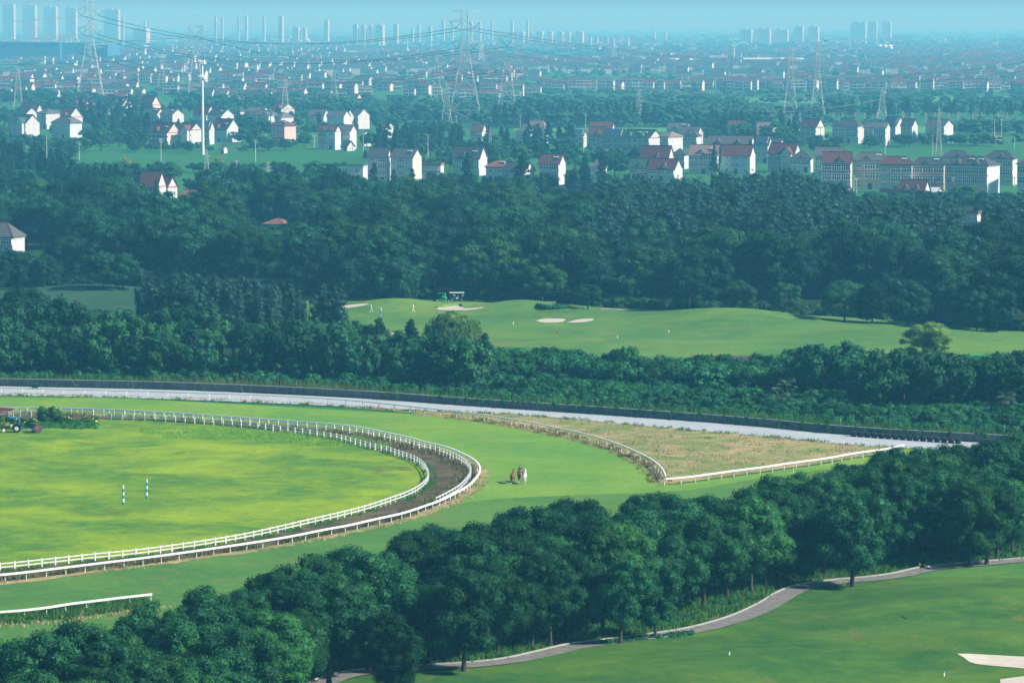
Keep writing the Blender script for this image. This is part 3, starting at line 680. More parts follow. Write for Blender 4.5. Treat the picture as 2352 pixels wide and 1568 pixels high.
hang = [(p.x + R.uniform(-1, 1), p.y + .75, R.uniform(.9, 1.5)) for p in [P_rnf[int(len(P_rnf) * t)] for t in [R.uniform(.45, .97) for _ in range(260)]]]
tag(low_leaves('creepers', hang, .25, .6, .25, 90, M['vine'], z0=0), kind='stuff')
tag(low_leaves('creepers', [(G(x, 893).x, G(x, 893).y + .3, z) for x, z in [(R.uniform(75, 95), R.uniform(.2, .9)) for _ in range(8)] + [(R.uniform(425, 443), R.uniform(.2, 1.5)) for _ in range(14)]], .25, .5, .22, 100, M['vine'], z0=0), kind='stuff')

# ---------------------------------------------------------------- trees and shrubs of the middle distance
hero = []
def T(key, name, x, yb, yt, label, w=1.0, grp=None, cat='tree', on=None):
    g = on or GT(x, yb, -.05); e = plant(key, name, g, max(1.5, (at_depth(x, yt, g.y).z - g.z) * (1.08 if key == 'poplar' else 1.0)), width=w, free=True); tag(e, label, cat, grp or 'trees round the fairway'); hero.append((g.x, g.y)); return e
T('willow', 'willow_tree', 1040, 812, 712, 'rounded sunlit yellow-green willow in front of the near golf bunker', 1.25)
bt = T('camphor', 'bushy_tree', 2130, 848, 738, 'big bright green bushy tree standing alone against the right fairway', 1.5)
M['lit'] = leaf_mat('light_green_leaves', (.10, .22, .05), (.27, .44, .11), .3, .05)  # the bushy tree's own light green leaves
bc = [k for k in bt.children if k.name.startswith('crown')][0]; cm = bc.data.copy(); cm.materials[0] = M['lit']; bc.data = cm
T('willow', 'willow_tree', 1995, 850, 806, 'small drooping willow left of the big bright one', 1.3)
T('willow', 'willow_tree', 2055, 850, 812, 'low drooping willow touching the big bright one', 1.3)
T('broad', 'broadleaf_tree', 60, 790, 666, 'wide dome-shaped tree at the left photo edge below the shaded lawn', 1.5)
T('broad', 'broadleaf_tree', 175, 800, 716, 'low spreading tree at the foot of the dome-shaped one', 1.3)
for i, (x, yt, yb, w) in enumerate([(345, 628, 770, .85), (400, 622, 772, 1.0), (440, 655, 775, .8), (488, 625, 770, .95), (535, 640, 778, 1.0), (575, 632, 772, 1.0), (620, 650, 775, .9), (655, 634, 772, .85), (690, 680, 778, .6), (748, 646, 788, 1.0), (765, 690, 788, .8), (470, 668, 785, 1.0), (600, 672, 790, .9)]):
    T('poplar', 'poplar_tree', x, yb, yt, 'silvery poplar, {} from the left in the row before the wood'.format(ordinal([0, 1, 2, 4, 5, 6, 8, 9, 10, 11, 12, 3, 7][i] + 1)), w * 1.15, 'poplars standing before the wood')
for x, yt, yb, w, l in [(870, 728, 865, 1.3, 'bushy cone-shaped redwood left of the one below the lady in turquoise trousers'), (945, 732, 862, 1.25, 'pointed cone-shaped redwood just left of the yellow-green willow'), (1000, 755, 868, 1.3, 'redwood standing directly below the yellow-green willow'),
                        (1113, 762, 880, 1.35, 'last redwood of the belt, right of the yellow-green willow'), (820, 762, 860, 1.2, 'redwood beside the small sand patch left of the pointed pair'), (300, 742, 868, 1.5, 'tall dark redwood in the left belt below the poplars'), (560, 735, 865, 1.5, 'tall dark redwood in the belt under the middle poplars'), (440, 733, 866, 1.5, 'broad redwood in the belt between the two tall dark ones')]:
    T('redwood', 'redwood_tree', x, yb, yt, l, w)
for x, yt, yb, w, l in [(912, 594, 690, 1.15, 'large round tree rising from the mound left of the golf buggies'), (1243, 602, 695, 1.2, 'round tree with two bright trunks behind the clipped hedge'), (1583, 614, 716, 1.2, 'round tree standing alone at the edge of the long fairway'),
                        (1350, 650, 712, 1.2, 'low pale tree right of the clipped hedge'), (800, 600, 688, 1.2, 'dark round tree left of the large one on the mound'), (2243, 668, 762, .95, 'slim tree with bare trunk on the right fairway edge'), (2290, 660, 763, .95, 'tree with a curved pale trunk on the right fairway edge'), (2205, 650, 755, 1.0, 'dark tree behind the two bare-trunked ones at right'),
                        (2085, 640, 745, 1.1, 'tree whose shadow falls on the fairway before the big willow'), (2003, 650, 743, 1.0, 'tree at the fairway edge where the long shadow starts'), (1940, 640, 738, 1.1, 'shady tree at the fairway edge left of the shadowed slope'),
                        (1155, 610, 690, 1.1, 'tree with leaning forked trunk left of the clipped hedge'), (1080, 600, 688, 1.1, 'dark tree above the golf buggies'), (1700, 640, 722, 1.1, 'dense tree right of the lone round one at the fairway edge'), (1800, 650, 725, 1.1, 'dense tree at the fairway edge in the middle of the right half'),
                        (238, 580, 664, 1.1, 'tree with a thick straight trunk above the shaded lawn'), (282, 585, 666, 1.0, 'tree with a bent pale trunk above the shaded lawn'), (100, 590, 660, 1.2, 'spreading tree at the left above the shaded lawn'), (20, 574, 656, 1.3, 'large round tree at the left photo edge below the grey-roofed house')]:
    T('broad', 'broadleaf_tree', x, yb, yt, l, w)
# belt between wall and fairway
def scatter(key, name, poly, n, h0, h1, dmin, w0=.9, w1=1.15, tries=40000, avoid=hero, z=0.0):
    wpoly = [(G(*p).x, G(*p).y) for p in poly]; xs = [p[0] for p in wpoly]; ys = [p[1] for p in wpoly]; out = []; t = 0
    while len(out) < n and t < tries:
        t += 1; x, y = R.uniform(min(xs), max(xs)), R.uniform(min(ys), max(ys))
        if not inside(x, y, wpoly) or any((x - a) ** 2 + (y - b) ** 2 < dmin * dmin for a, b in avoid): continue
        avoid.append((x, y)); e = plant(key, name, (x, y, float(terr(x, y)) + z - .03), R.uniform(h0, h1), width=R.uniform(w0, w1)); out += [e] if e else []
    return out
b1 = scatter('village', 'belt_tree', [(-130, 866), (700, 880), (1130, 905), (1130, 850), (760, 822), (-130, 806)], 110, 7.5, 11.5, 4.6, .85, 1.1)
b1s = sorted(b1, key=lambda e: e.location.y)
number(b1s[:len(b1) // 3], 'small tree, {o} from the left in the row right behind the wall', 'tree', 'small trees of the belt behind the wall')
number(b1s[len(b1) // 3:2 * len(b1) // 3], 'small tree, {o} from the left in the middle of the left belt', 'tree', 'small trees of the belt behind the wall')
number(b1s[2 * len(b1) // 3:], 'small tree, {o} from the left on the fairway side of the left belt', 'tree', 'small trees of the belt behind the wall')
b2 = scatter('shrub', 'shrub', [(1100, 872), (1150, 838), (1300, 845), (1600, 862), (1780, 866), (1780, 905), (1500, 893), (1300, 880)], 62, 3.6, 5.2, 3.1, 1.0, 1.4)
number(b2, 'leafy shrub, {o} from the left in the high row screening the fairway', 'shrub', 'shrubs between wall and fairway')
b3 = scatter('shrub', 'shrub', [(1780, 866), (2500, 880), (2500, 935), (1900, 915), (1780, 905)], 60, 4.2, 6.8, 3.4, 1.0, 1.35)
number(b3, 'tall shrub, {o} from the left in the thicket at the right', 'shrub', 'shrubs between wall and fairway')
b4 = scatter('shrub', 'shrub', [(1130, 890), (1500, 905), (1900, 925), (2500, 945), (2500, 1000), (1950, 978), (1500, 940), (1200, 915), (700, 890), (700, 880)], 90, 1.6, 3.4, 3.4, 1.0, 1.6)
number(b4, 'low creeper-covered shrub, {o} from the left near the wall', 'shrub', 'shrubs between wall and fairway')
b5 = scatter('village', 'belt_tree', [(1830, 905), (2500, 915), (2500, 955), (1900, 940)], 30, 6.0, 10.5, 4.5)
number(b5, 'dark bushy tree, {o} from the left in the right-hand thicket', 'tree', 'bushy trees of the right thicket')
# palms
def palm(x, yb, h, label):
    g = G(x, yb); e = empty('palm_tree', g, R.uniform(0, 6), label, 'palm', 'palms overgrown by the thicket')
    MB().tube([(0, 0, 0), (.1, 0, h * .5), (0, .1, h)], [.18, .15, .14], 7).build('trunk', M['trunk'], e)
    for k in range(13):
        a = 2 * math.pi * k / 13 + R.uniform(-.2, .2); el = R.uniform(-.5, 1.1); d = Vector((math.cos(a) * math.cos(el), math.sin(a) * math.cos(el), math.sin(el))); c = Vector((0, .1, h)) + d * 1.1
        fm = MB(); fm.bar((0, .1, h), c, .02, n=3); side = d.cross(Vector((0, 0, 1))).normalized(); up = side.cross(d)
        for j in range(15):
            t = (j - 7) / 7 * 1.45; q = (d * math.cos(t) + side * math.sin(t)); m = c + q * .75; tip = m + q * .45 + Vector((0, 0, -.45)); wv = up.cross(q).normalized() * .05 if abs(up.dot(q)) < .99 else side * .05
            fm.add([c - wv * .3, m - wv, m + wv, c + wv * .3], [(0, 1, 2, 3)]); fm.add([m - wv, tip, m + wv], [(0, 1, 2)])
        fm.build('frond', M['palmleaf'], e)
M['palmleaf'] = plain('palm_fronds', (.055, .11, .065), .6, .3, 3)
palm(1806, 945, 4.6, 'tallest palm with spread grey-green fans, left of the right thicket'); palm(1790, 950, 3.2, 'lower palm half hidden beside the tallest one')
palm(2170, 938, 3.8, 'palm with one bright fan showing in the middle of the thicket'); palm(2283, 940, 3.6, 'palm near the right photo edge with one bright fan'); palm(2310, 955, 3.0, 'small palm right of the bright-fanned one')
T('shrub', 'yellow_tree', 1447, 870, 786, 'bright yellow-green sapling top behind the shrub row', .5, 'shrubs between wall and fairway', 'sapling')
# clipped hedge beside the two bright trunks
hp = smooth_path([GT(x, y, .0) for x, y in [(1198, 698), (1215, 702), (1240, 708), (1275, 711), (1302, 709)]], .8)
hb = MB(); V = clump_leaves([(p.x, p.y + a, p.z + .55, .62) for p in hp for a in (0, .9)], .2, 160, NR, squash=.9)
V = np.concatenate([V, core_quads([(p.x, p.y + a, p.z + .5, .8) for p in hp for a in (0, .9)], .75, .9)])
tag(link('hedge', quads_mesh('hedge', V, len(V) // 4, [M['vinelit'] if 0 else M['vine']])), 'clipped dark green hedge curving along the mound crest', 'hedge')

# ---------------------------------------------------------------- the dark wood between fairway and village
def rows_wood(key, name, poly, h0, h1, gap, rowstep, lab, grp, cap, w0=.95, w1=1.25, dmin=5.5, rnd=.5):
    wpoly = [(G(*p).x, G(*p).y) for p in poly]; ys = [p[1] for p in wpoly]; xs = [p[0] for p in wpoly]; y = min(ys) + 2; r = 0; tot = 0
    while y < max(ys) and tot < cap:
        row = []; x = min(xs) + R.uniform(0, gap)
        while x < max(xs):
            xx, yy = x + R.uniform(-rnd, rnd) * gap * .5, y + R.uniform(-rnd, rnd) * rowstep * .8
            if inside(xx, yy, wpoly) and not any((xx - a) ** 2 + (yy - b) ** 2 < dmin * dmin for a, b in hero) and abs(xx) < yy * .139:
                e = plant(key, name, (xx, yy, float(terr(xx, yy)) if yy < 950 else 0), R.uniform(h0, h1), width=R.uniform(w0, w1)); hero.append((xx, yy)); row += [e] if e else []; tot += 1
            x += gap * R.uniform(.8, 1.2)
        r += 1; number(row, lab.format(o='{o}', r=ordinal(r)), 'tree', grp); y += rowstep * R.uniform(.85, 1.15)
    print(name, tot); return tot
rows_wood('broad', 'broadleaf_tree', [(-120, 655), (330, 655), (800, 682), (1000, 684), (1230, 688), (1400, 704), (1900, 724), (2050, 734), (2230, 750), (2500, 770), (2500, 650), (1950, 648), (1650, 640), (1390, 620), (1350, 540), (1300, 478), (900, 478), (480, 500), (-120, 505)],
          10.5, 17.5, 9.6, 26, 'broadleaf tree, {o} from the left in the {r} row of the dark wood', 'broadleaf trees of the dark wood', 285, .95, 1.4, 5.6)
rows_wood('poplar', 'poplar_tree', [(1380, 640), (1650, 640), (1950, 645), (2450, 650), (2450, 575), (2100, 560), (1900, 505), (1380, 500)],
          15, 22, 6.6, 22, 'tall poplar, {o} from the left in the {r} row of the plantation', 'poplars of the plantation', 285, 1.0, 1.5, 4.2, .95)
edge = smooth_path([GT(x, y) for x, y in [(790, 684), (880, 685), (1000, 687), (1110, 689), (1190, 691), (1300, 698), (1400, 707), (1560, 714), (1730, 721), (1900, 727), (2060, 737), (2240, 752), (2420, 768)]], 1.0)
tag(low_leaves('undergrowth', [(p.x + R.uniform(-1, 1), p.y + 2 + R.uniform(0, 9), R.uniform(-.3, 1.6)) for p in edge for _ in range(5)], .9, 1.7, .4, 40, M['broad']), kind='stuff')
edge = smooth_path([GT(x, y) for x, y in [(-60, 662), (90, 660), (330, 659), (520, 672), (760, 684)]], 1.0)
tag(low_leaves('undergrowth', [(p.x + R.uniform(-1, 1), p.y + 3 + R.uniform(0, 10), R.uniform(-.3, 1.4)) for p in edge for _ in range(4)], .8, 1.6, .4, 40, M['broad']), kind='stuff')
print('hero', len(hero))
for x, yb, yt, l in [(2262, 1140, 1008, 'camphor tree hiding the right end of the pale road'), (2335, 1128, 1000, 'camphor tree at the right photo edge before the pale road'), (2205, 1158, 1018, 'camphor tree left of the ones hiding the road end'), (2300, 1150, 1010, 'camphor tree between the two that hide the road end'), (2150, 1165, 1030, 'camphor tree at the upper right end of the near wood')]:
    T('camphor', 'camphor_tree', x, yb, yt, l, 1.15, 'camphor trees of the near wood')

# ================================================================= village houses
def hmat(kind, key):
    nm = kind + '_' + key
    if nm in MATS: return MATS[nm]
    walls = dict(white=(.50, .51, .52), cream=(.50, .49, .46), blue=(.52, .60, .68), pink=(.60, .43, .40), peach=(.60, .48, .42), grey=(.50, .52, .53), tan=(.50, .48, .46), brick=(.60, .29, .24), buff=(.56, .55, .53), darkgrey=(.25, .27, .28))
    roofs = dict(red=(.098, .032, .036), grey=(.085, .088, .090), green=(.020, .068, .042), orange=(.22, .085, .055), dark=(.045, .050, .055), pink=(.20, .13, .12), tin=(.55, .60, .66), palered=(.25, .10, .085))
    if kind == 'wall':
        m, nt, b, _ = newmat(nm); tc = nt.nodes.new('ShaderNodeTexCoord'); col = walls[key]
        st = noise(nt, .9, 4, .65, tc.outputs['Object'], (1.4, 1.4, .22)); c = ramp(nt, st, [(.28, tuple(v * .80 for v in col)), (.6, col)])
        nt.links.new(c, b.inputs['Base Color']); b.inputs['Roughness'].default_value = .85
        return m
    m, nt, b, _ = newmat(nm); tc = nt.nodes.new('ShaderNodeTexCoord'); col = roofs[key]
    wv = nt.nodes.new('ShaderNodeTexWave'); wv.wave_type = 'BANDS'; wv.bands_direction = 'Z'; wv.inputs['Scale'].default_value = 1.3; wv.inputs['Distortion'].default_value = .3
    nt.links.new(tc.outputs['Object'], wv.inputs[0]); n_ = noise(nt, .7, 5, .7, tc.outputs['Object'])
    c = mix(nt, tuple(v * .75 for v in col), tuple(min(1, v * 1.25) for v in col), n_); c = mix(nt, c, ramp(nt, wv.outputs[0], [(.1, (.72, .72, .72)), (.6, (1.08, 1.08, 1.08))]), .8, 'MULTIPLY')
    nt.links.new(c, b.inputs['Base Color']); b.inputs['Roughness'].default_value = .6
    bp = nt.nodes.new('ShaderNodeBump'); bp.inputs['Strength'].default_value = .5; bp.inputs['Distance'].default_value = .1; nt.links.new(wv.outputs[0], bp.inputs['Height']); nt.links.new(bp.outputs[0], b.inputs['Normal'])
    return m
M['glass'] = plain('window_glass', (.035, .075, .085), .12, .3, .6, spec=.6); M['greenglass'] = plain('green_window_glass', (.02, .14, .12), .12, .3, .6, spec=.6)
M['frame'] = plain('window_frame', (.88, .90, .90), .5, .05); M['ridge'] = plain('ridge_tiles', (.05, .045, .05), .7, .2); M['redtrim'] = plain('red_trim', (.34, .13, .12), .7, .2); M['palegrey'] = plain('pale_trim', (.58, .58, .57), .8, .1)
M['solar'] = plain('solar_glass', (.02, .06, .12), .15, .2, 1, spec=.7); M['steel'] = plain('galvanised_steel', (.42, .43, .42), .5, .15, .5, metal=.3)
WCACHE = {}
def window_mesh(w, h, cols, rws, glass='glass', depth=.12):
    key = (round(w, 1), round(h, 1), cols, rws, glass)
    if key not in WCACHE:
        w, h = key[0], key[1]; f = MB(); t = .15
        f.box(-w / 2, w / 2, -depth, 0.05, 0, t); f.box(-w / 2, w / 2, -depth, 0.05, h - t, h)
        for i in range(cols + 1): x = -w / 2 + (w - t) * i / cols; f.box(x, x + t, -depth + .003, 0.047, t, h - t)
        for j in range(1, rws): z = h * j / rws * 1.15 if rws == 2 else h * j / rws; f.box(-w / 2 + t, w / 2 - t, -depth + .006, 0.04, z - t / 2, z + t / 2)
        p = MB(); p.box(-w / 2 + .03, w / 2 - .03, -depth + .06, .03, .03, h - .03)
        WCACHE[key] = (f.mesh('window', M['frame']), p.mesh('pane', M[glass]))
    return WCACHE[key]
def add_window(parent, x, y, z, w, h, cols, rws, face='front', glass='glass', depth=.12, sub=True):
    f, p = window_mesh(w, h, cols, rws, glass, depth); o = link('window', f, parent=parent, loc=(x, y, z))
    o.rotation_euler = (0, 0, {'front': 0, 'right': math.pi / 2, 'left': -math.pi / 2}[face]); link('pane', p, parent=o); return o
def roof_gable(W, Dp, ze, zr, ov, t=.22):
    mb = MB(); hw, hd = W / 2 + ov * .6, Dp / 2 + ov; sl = (zr - ze) / (Dp / 2); zl = ze - sl * ov
    for s in (-1, 1):
        y = s * hd
        a = [(-hw, y, zl), (hw, y, zl), (hw, 0, zr), (-hw, 0, zr)]; b = [(p[0], p[1], p[2] + t) for p in a]
        mb.add(a + b, [(0, 1, 2, 3), (4, 7, 6, 5), (0, 4, 5, 1), (1, 5, 6, 2), (3, 2, 6, 7), (0, 3, 7, 4)] if s < 0 else [(3, 2, 1, 0), (5, 6, 7, 4), (1, 5, 4, 0), (2, 6, 5, 1), (7, 6, 2, 3), (4, 7, 3, 0)])
    mb.mat(1).box(-hw - .12, hw + .12, -.18, .18, zr + t * .55, zr + t + .16)
    for sx in (-hw - .1, hw + .02):
        for s in (-1, 1):
            mb.add([(sx, s * (hd + .1), zl - .28), (sx + .08, s * (hd + .1), zl - .28), (sx + .08, 0, zr - .28 + .2), (sx, 0, zr - .28 + .2), (sx, s * (hd + .1), zl + t + .03), (sx + .08, s * (hd + .1), zl + t + .03), (sx + .08, 0, zr + t + .03), (sx, 0, zr + t + .03)],
                   [(0, 1, 2, 3), (4, 7, 6, 5), (0, 4, 5, 1), (1, 5, 6, 2), (2, 6, 7, 3), (3, 7, 4, 0)])
    return mb
def roof_hip(W, Dp, ze, zr, ov, t=.2, full=1.0):
    mb = MB(); hw, hd = W / 2 + ov, Dp / 2 + ov; k = max(.15, W / 2 - Dp / 2 * full * .8)
    b = [(-hw, -hd, ze), (hw, -hd, ze), (hw, hd, ze), (-hw, hd, ze)]; r = [(-k, 0, zr), (k, 0, zr)]; b2 = [(p[0], p[1], ze - t) for p in b]
    mb.add(b + r + b2, [(0, 1, 5, 4), (1, 2, 5), (2, 3, 4, 5), (3, 0, 4), (0, 6, 7, 1), (1, 7, 8, 2), (2, 8, 9, 3), (3, 9, 6, 0), (9, 8, 7, 6)])
    mb.mat(1)
    mb.bar((-k, 0, zr), (k, 0, zr), .2)
    for c, e in ((b[0], r[0]), (b[3], r[0]), (b[1], r[1]), (b[2], r[1])): mb.bar(c, e, .13)
    return mb
def house(loc, rot, W, Dp, ze, zr, roof, wall, label, hip=False, style=0, storeys=3, near=True, gwall=None, extras='', glass='glass', cat='house', grp='village houses'):
    e = empty('house', loc, rot, label, cat, grp); wm = hmat('wall', wall); gm = hmat('wall', gwall or wall); hw, hd = W / 2, Dp / 2
    mb = MB(); mb.add([(-hw, -hd, -.3), (hw, -hd, -.3), (hw, hd, -.3), (-hw, hd, -.3), (-hw, -hd, ze), (hw, -hd, ze), (hw, hd, ze), (-hw, hd, ze)], [(0, 1, 5, 4), (2, 3, 7, 6), (4, 5, 6, 7)])
    mb.mat(1).add([(hw, -hd, -.3), (hw, hd, -.3), (hw, hd, ze), (hw, -hd, ze), (-hw, hd, -.3), (-hw, -hd, -.3), (-hw, -hd, ze), (-hw, hd, ze)], [(0, 1, 2, 3), (4, 5, 6, 7)])
    if not hip and zr > ze + .5: mb.add([(hw, -hd, ze), (hw, hd, ze), (hw, 0, zr), (-hw, hd, ze), (-hw, -hd, ze), (-hw, 0, zr)], [(0, 1, 2), (3, 4, 5)])
    mb.build('walls', [wm, gm], e)
    rr = random.Random(hash((round(loc[0]), round(loc[1])))) 
    trim = M['redtrim'] if roof in ('red', 'orange', 'green') and rr.random() < .7 else M['palegrey']
    if zr > ze + .5:
        rb = roof_hip(W, Dp, ze + .2, zr, .55) if hip else roof_gable(W, Dp, ze, zr, .55); rf = rb.build('roof', [hmat('roof', roof), M['ridge']], e)
    else:
        rb = MB(); rb.box(-hw - .3, hw + .3, -hd - .3, hd + .3, ze, ze + .25); rb.box(-hw - .3, hw + .3, -hd - .3, -hd - .1, ze + .25, ze + .7); rb.box(hw + .1, hw + .3, -hd - .1, hd + .3, ze + .25, ze + .7); rf = rb.build('roof', [hmat('roof', roof)], e)
    if not near:
        return e
    MB().box(-hw - .2, hw + .2, -hd - .2, hd + .2, ze - .42, ze - .1).build('cornice', trim, e)
    if hip or rr.random() < .5:
        pass
    sh = ze / storeys
    bays = max(2, int(W / 3.4)); bw = W / bays
    glazed = [rr.random() < .62 for _ in range(bays)]
    if style == 1: glazed = [True] * bays
    if style == 2: glazed = [False] * bays
    if style == 3: glazed = [i != 0 for i in range(bays)]
    for s in range(storeys):
        z = s * sh
        for b in range(bays):
            x = -hw + bw * (b + .5)
            if s == 0:
                if b == bays // 2: MB().box(x - .8, x + .8, -hd - .06, -hd + .02, 0, min(2.4, sh - .6)).build('door', M['ridge'], e)
                else: add_window(e, x, -hd, z + .9, min(1.6, bw * .6), 1.3, 2, 1, glass=glass)
                continue
            if glazed[b]: add_window(e, x, -hd, z + .55, bw * .96, sh * .66, 4, 2, glass=glass, depth=.45)
            else: add_window(e, x, -hd, z + .9, bw * .5, sh * .48, 3, 2, glass=glass)
        if s: MB().box(-hw - .05, hw + .05, -hd - .5 if glazed[0] or glazed[-1] else -hd - .12, -hd + .02, z + .02, z + .32).build('floor_band', trim if rr.random() < .5 else wm, e)
        if Dp > 6 and s and gwall != 'blank':
            for yy in ((-hd * .4, hd * .45) if Dp > 8.5 else (0,)):
                if rr.random() < .75: add_window(e, hw, yy, z + .9, .9, 1.2, 2, 1, 'right', glass)
    if not hip and zr - ze > 1.5: add_window(e, hw, 0, ze + (zr - ze) * .25, .6, .8, 1, 1, 'right')
    sl = (zr - ze) / (Dp / 2 + .55)
    if 'd' in extras:                                                 # gabled dormer in the front slope
        for dx in ((-W * .22, W * .22) if 'dd' in extras else (W * (-.08 if 's' in extras else .12),)):
            dw, dh = 1.6, min(2.5, (zr - ze) * .62); y0 = -hd - .15; dm = MB(); y1 = -hd + dh / max(.3, sl) + .1
            dm.add([(dx - dw * .72, y0 + .25, ze + .2), (dx + dw * .72, y0 + .25, ze + .2), (dx, y0 + .25, ze + dh - .15)], [(0, 1, 2)])
            dm.mat(1); a = [(dx - dw, y0 - .1, ze - .05), (dx, y0 - .1, ze + dh), (dx, y1, ze + dh), (dx - dw, y0 + .3, ze + .25)]; c = [(dx + dw, y0 - .1, ze - .05), (dx, y0 - .1, ze + dh), (dx, y1, ze + dh), (dx + dw, y0 + .3, ze + .25)]
            for q, f in ((a, 1), (c, 0)):
                vs = q + [(p[0], p[1], p[2] + .16) for p in q]; fs = [(0, 1, 2, 3), (4, 7, 6, 5), (0, 4, 5, 1), (1, 5, 6, 2), (2, 6, 7, 3), (3, 7, 4, 0)]
                dm.add(vs, fs)
            dm.build('dormer', [wm, hmat('roof', roof)], e)
            add_window(e, dx, y0 + .24, ze + .45, .7, min(1.0, dh * .45), 1, 1)
    if 's' in extras:                                                 # solar water heater on the front slope
        n_ = 2 if 'ss' in extras else 1
        for k in range(n_):
            dx = W * (.26 - .22 * k); y = -hd * .62; z = ze + sl * (hd - abs(y)) + .35; sm = MB()
            sm.add([(dx - 1, y - .8, z - .55), (dx + 1, y - .8, z - .55), (dx + 1, y + .5, z + .75), (dx - 1, y + .5, z + .75), (dx - 1, y - .72, z - .62), (dx + 1, y - .72, z - .62), (dx + 1, y + .58, z + .68), (dx - 1, y + .58, z + .68)], [(0, 1, 2, 3), (4, 7, 6, 5), (0, 4, 5, 1), (1, 5, 6, 2), (2, 6, 7, 3), (3, 7, 4, 0)])
            sm.mat(1).bar((dx - 1.1, y + .6, z + .95), (dx + 1.1, y + .6, z + .95), .24, n=8); sm.bar((dx - .8, y + .6, z - .6), (dx - .8, y + .6, z + .9), .04); sm.bar((dx + .8, y + .6, z - .6), (dx + .8, y + .6, z + .9), .04)
            sm.build('water_heater', [M['solar'], M['frame']], e)
    if 'p' in extras:                                                 # photovoltaic array over the front slope
        pn = MB(); t = .3
        for i in range(7):
            for j in range(2):
                x0, x1 = -hw + .6 + (W - 1.2) * i / 7, -hw + .6 + (W - 1.2) * (i + .94) / 7; f0, f1 = .08 + .46 * j, .08 + .46 * (j + .92)
                P_ = [(x0, -hd * (1 - f0), ze + sl * hd * f0 + t), (x1, -hd * (1 - f0), ze + sl * hd * f0 + t), (x1, -hd * (1 - f1), ze + sl * hd * f1 + t), (x0, -hd * (1 - f1), ze + sl * hd * f1 + t)]
                P_ = [(p[0], p[1], p[2] + .55 * sl) for p in P_]
                pn.add(P_ + [(p[0], p[1], p[2] + .08) for p in P_], [(3, 2, 1, 0), (4, 5, 6, 7), (0, 1, 5, 4), (1, 2, 6, 5), (2, 3, 7, 6), (3, 0, 4, 7)])
        pn.mat(1)
        for i in range(8):
            x = -hw + .55 + (W - 1.2) * i / 7; pn.bar((x, -hd * .94, ze + sl * (hd * .06 + .55) + t - .06), (x, -hd * .06, ze + sl * (hd * .94 + .55) + t - .06), .06)
        pn.build('solar_array', [M['solar'], M['frame']], e)
    if 'b' in extras:                                                 # balcony block
        bm_ = MB(); bx = -W * .18
        for s in range(1, storeys): bm_.box(bx - 1.6, bx + 1.6, -hd - 1.5, -hd, s * sh - .1, s * sh + .1); bm_.box(bx - 1.6, bx + 1.6, -hd - 1.5, -hd - 1.38, s * sh + .1, s * sh + 1.0); bm_.box(bx + 1.48, bx + 1.6, -hd - 1.38, -hd, s * sh + .1, s * sh + 1.0)
        bm_.box(bx - 1.5, bx - 1.25, -hd - 1.4, -hd - 1.15, 0, ze - .45); bm_.box(bx + 1.22, bx + 1.46, -hd - 1.36, -hd - 1.12, 0, ze - .45); bm_.build('balcony', wm, e)
    if 'w' in extras:                                                 # gabled wing in front
        ww = W * .38; wx = W * .26; wd = 2.6; g_ = MB(); y0 = -hd - wd; zt = ze + (zr - ze) * .62
        g_.box(wx - ww / 2, wx + ww / 2, y0, -hd, -.3, ze - .1); g_.add([(wx - ww / 2, y0, ze - .1), (wx + ww / 2, y0, ze - .1), (wx, y0, zt - .2)], [(0, 1, 2)])
        g_.mat(1); yb_ = -hd + (zt - ze) / max(.3, sl)
        for s in (-1, 1):
            q = [(wx + s * (ww / 2 + .4), y0 - .4, ze - .35), (wx, y0 - .4, zt), (wx, yb_, zt), (wx + s * (ww / 2 + .4), -hd, ze - .35)]; vs = q + [(p[0], p[1], p[2] + .18) for p in q]
            g_.add(vs, [(0, 1, 2, 3), (4, 7, 6, 5), (0, 4, 5, 1), (1, 5, 6, 2), (2, 6, 7, 3), (3, 7, 4, 0)])
        g_.build('wing', [wm, hmat('roof', roof)], e)
        for s in range(1, storeys): add_window(e, wx, y0, s * sh + .6, ww * .7, sh * .6, 4, 2, glass=glass)
    if 'l' in extras:                                                 # lean-to on the gable side
        g_ = MB(); g_.add([(hw + .02, -hd * .8, -.3), (hw + 3.2, -hd * .8, -.3), (hw + 3.2, hd * .8, -.3), (hw + .02, hd * .8, -.3), (hw + .02, -hd * .8, ze * .85), (hw + 3.2, -hd * .8, ze * .42), (hw + 3.2, hd * .8, ze * .42), (hw + .02, hd * .8, ze * .85)],
                          [(0, 1, 5, 4), (1, 2, 6, 5), (2, 3, 7, 6), (4, 5, 6, 7)]); g_.build('lean_to', hmat('wall', 'white'), e)
    return e
HOUSES = []
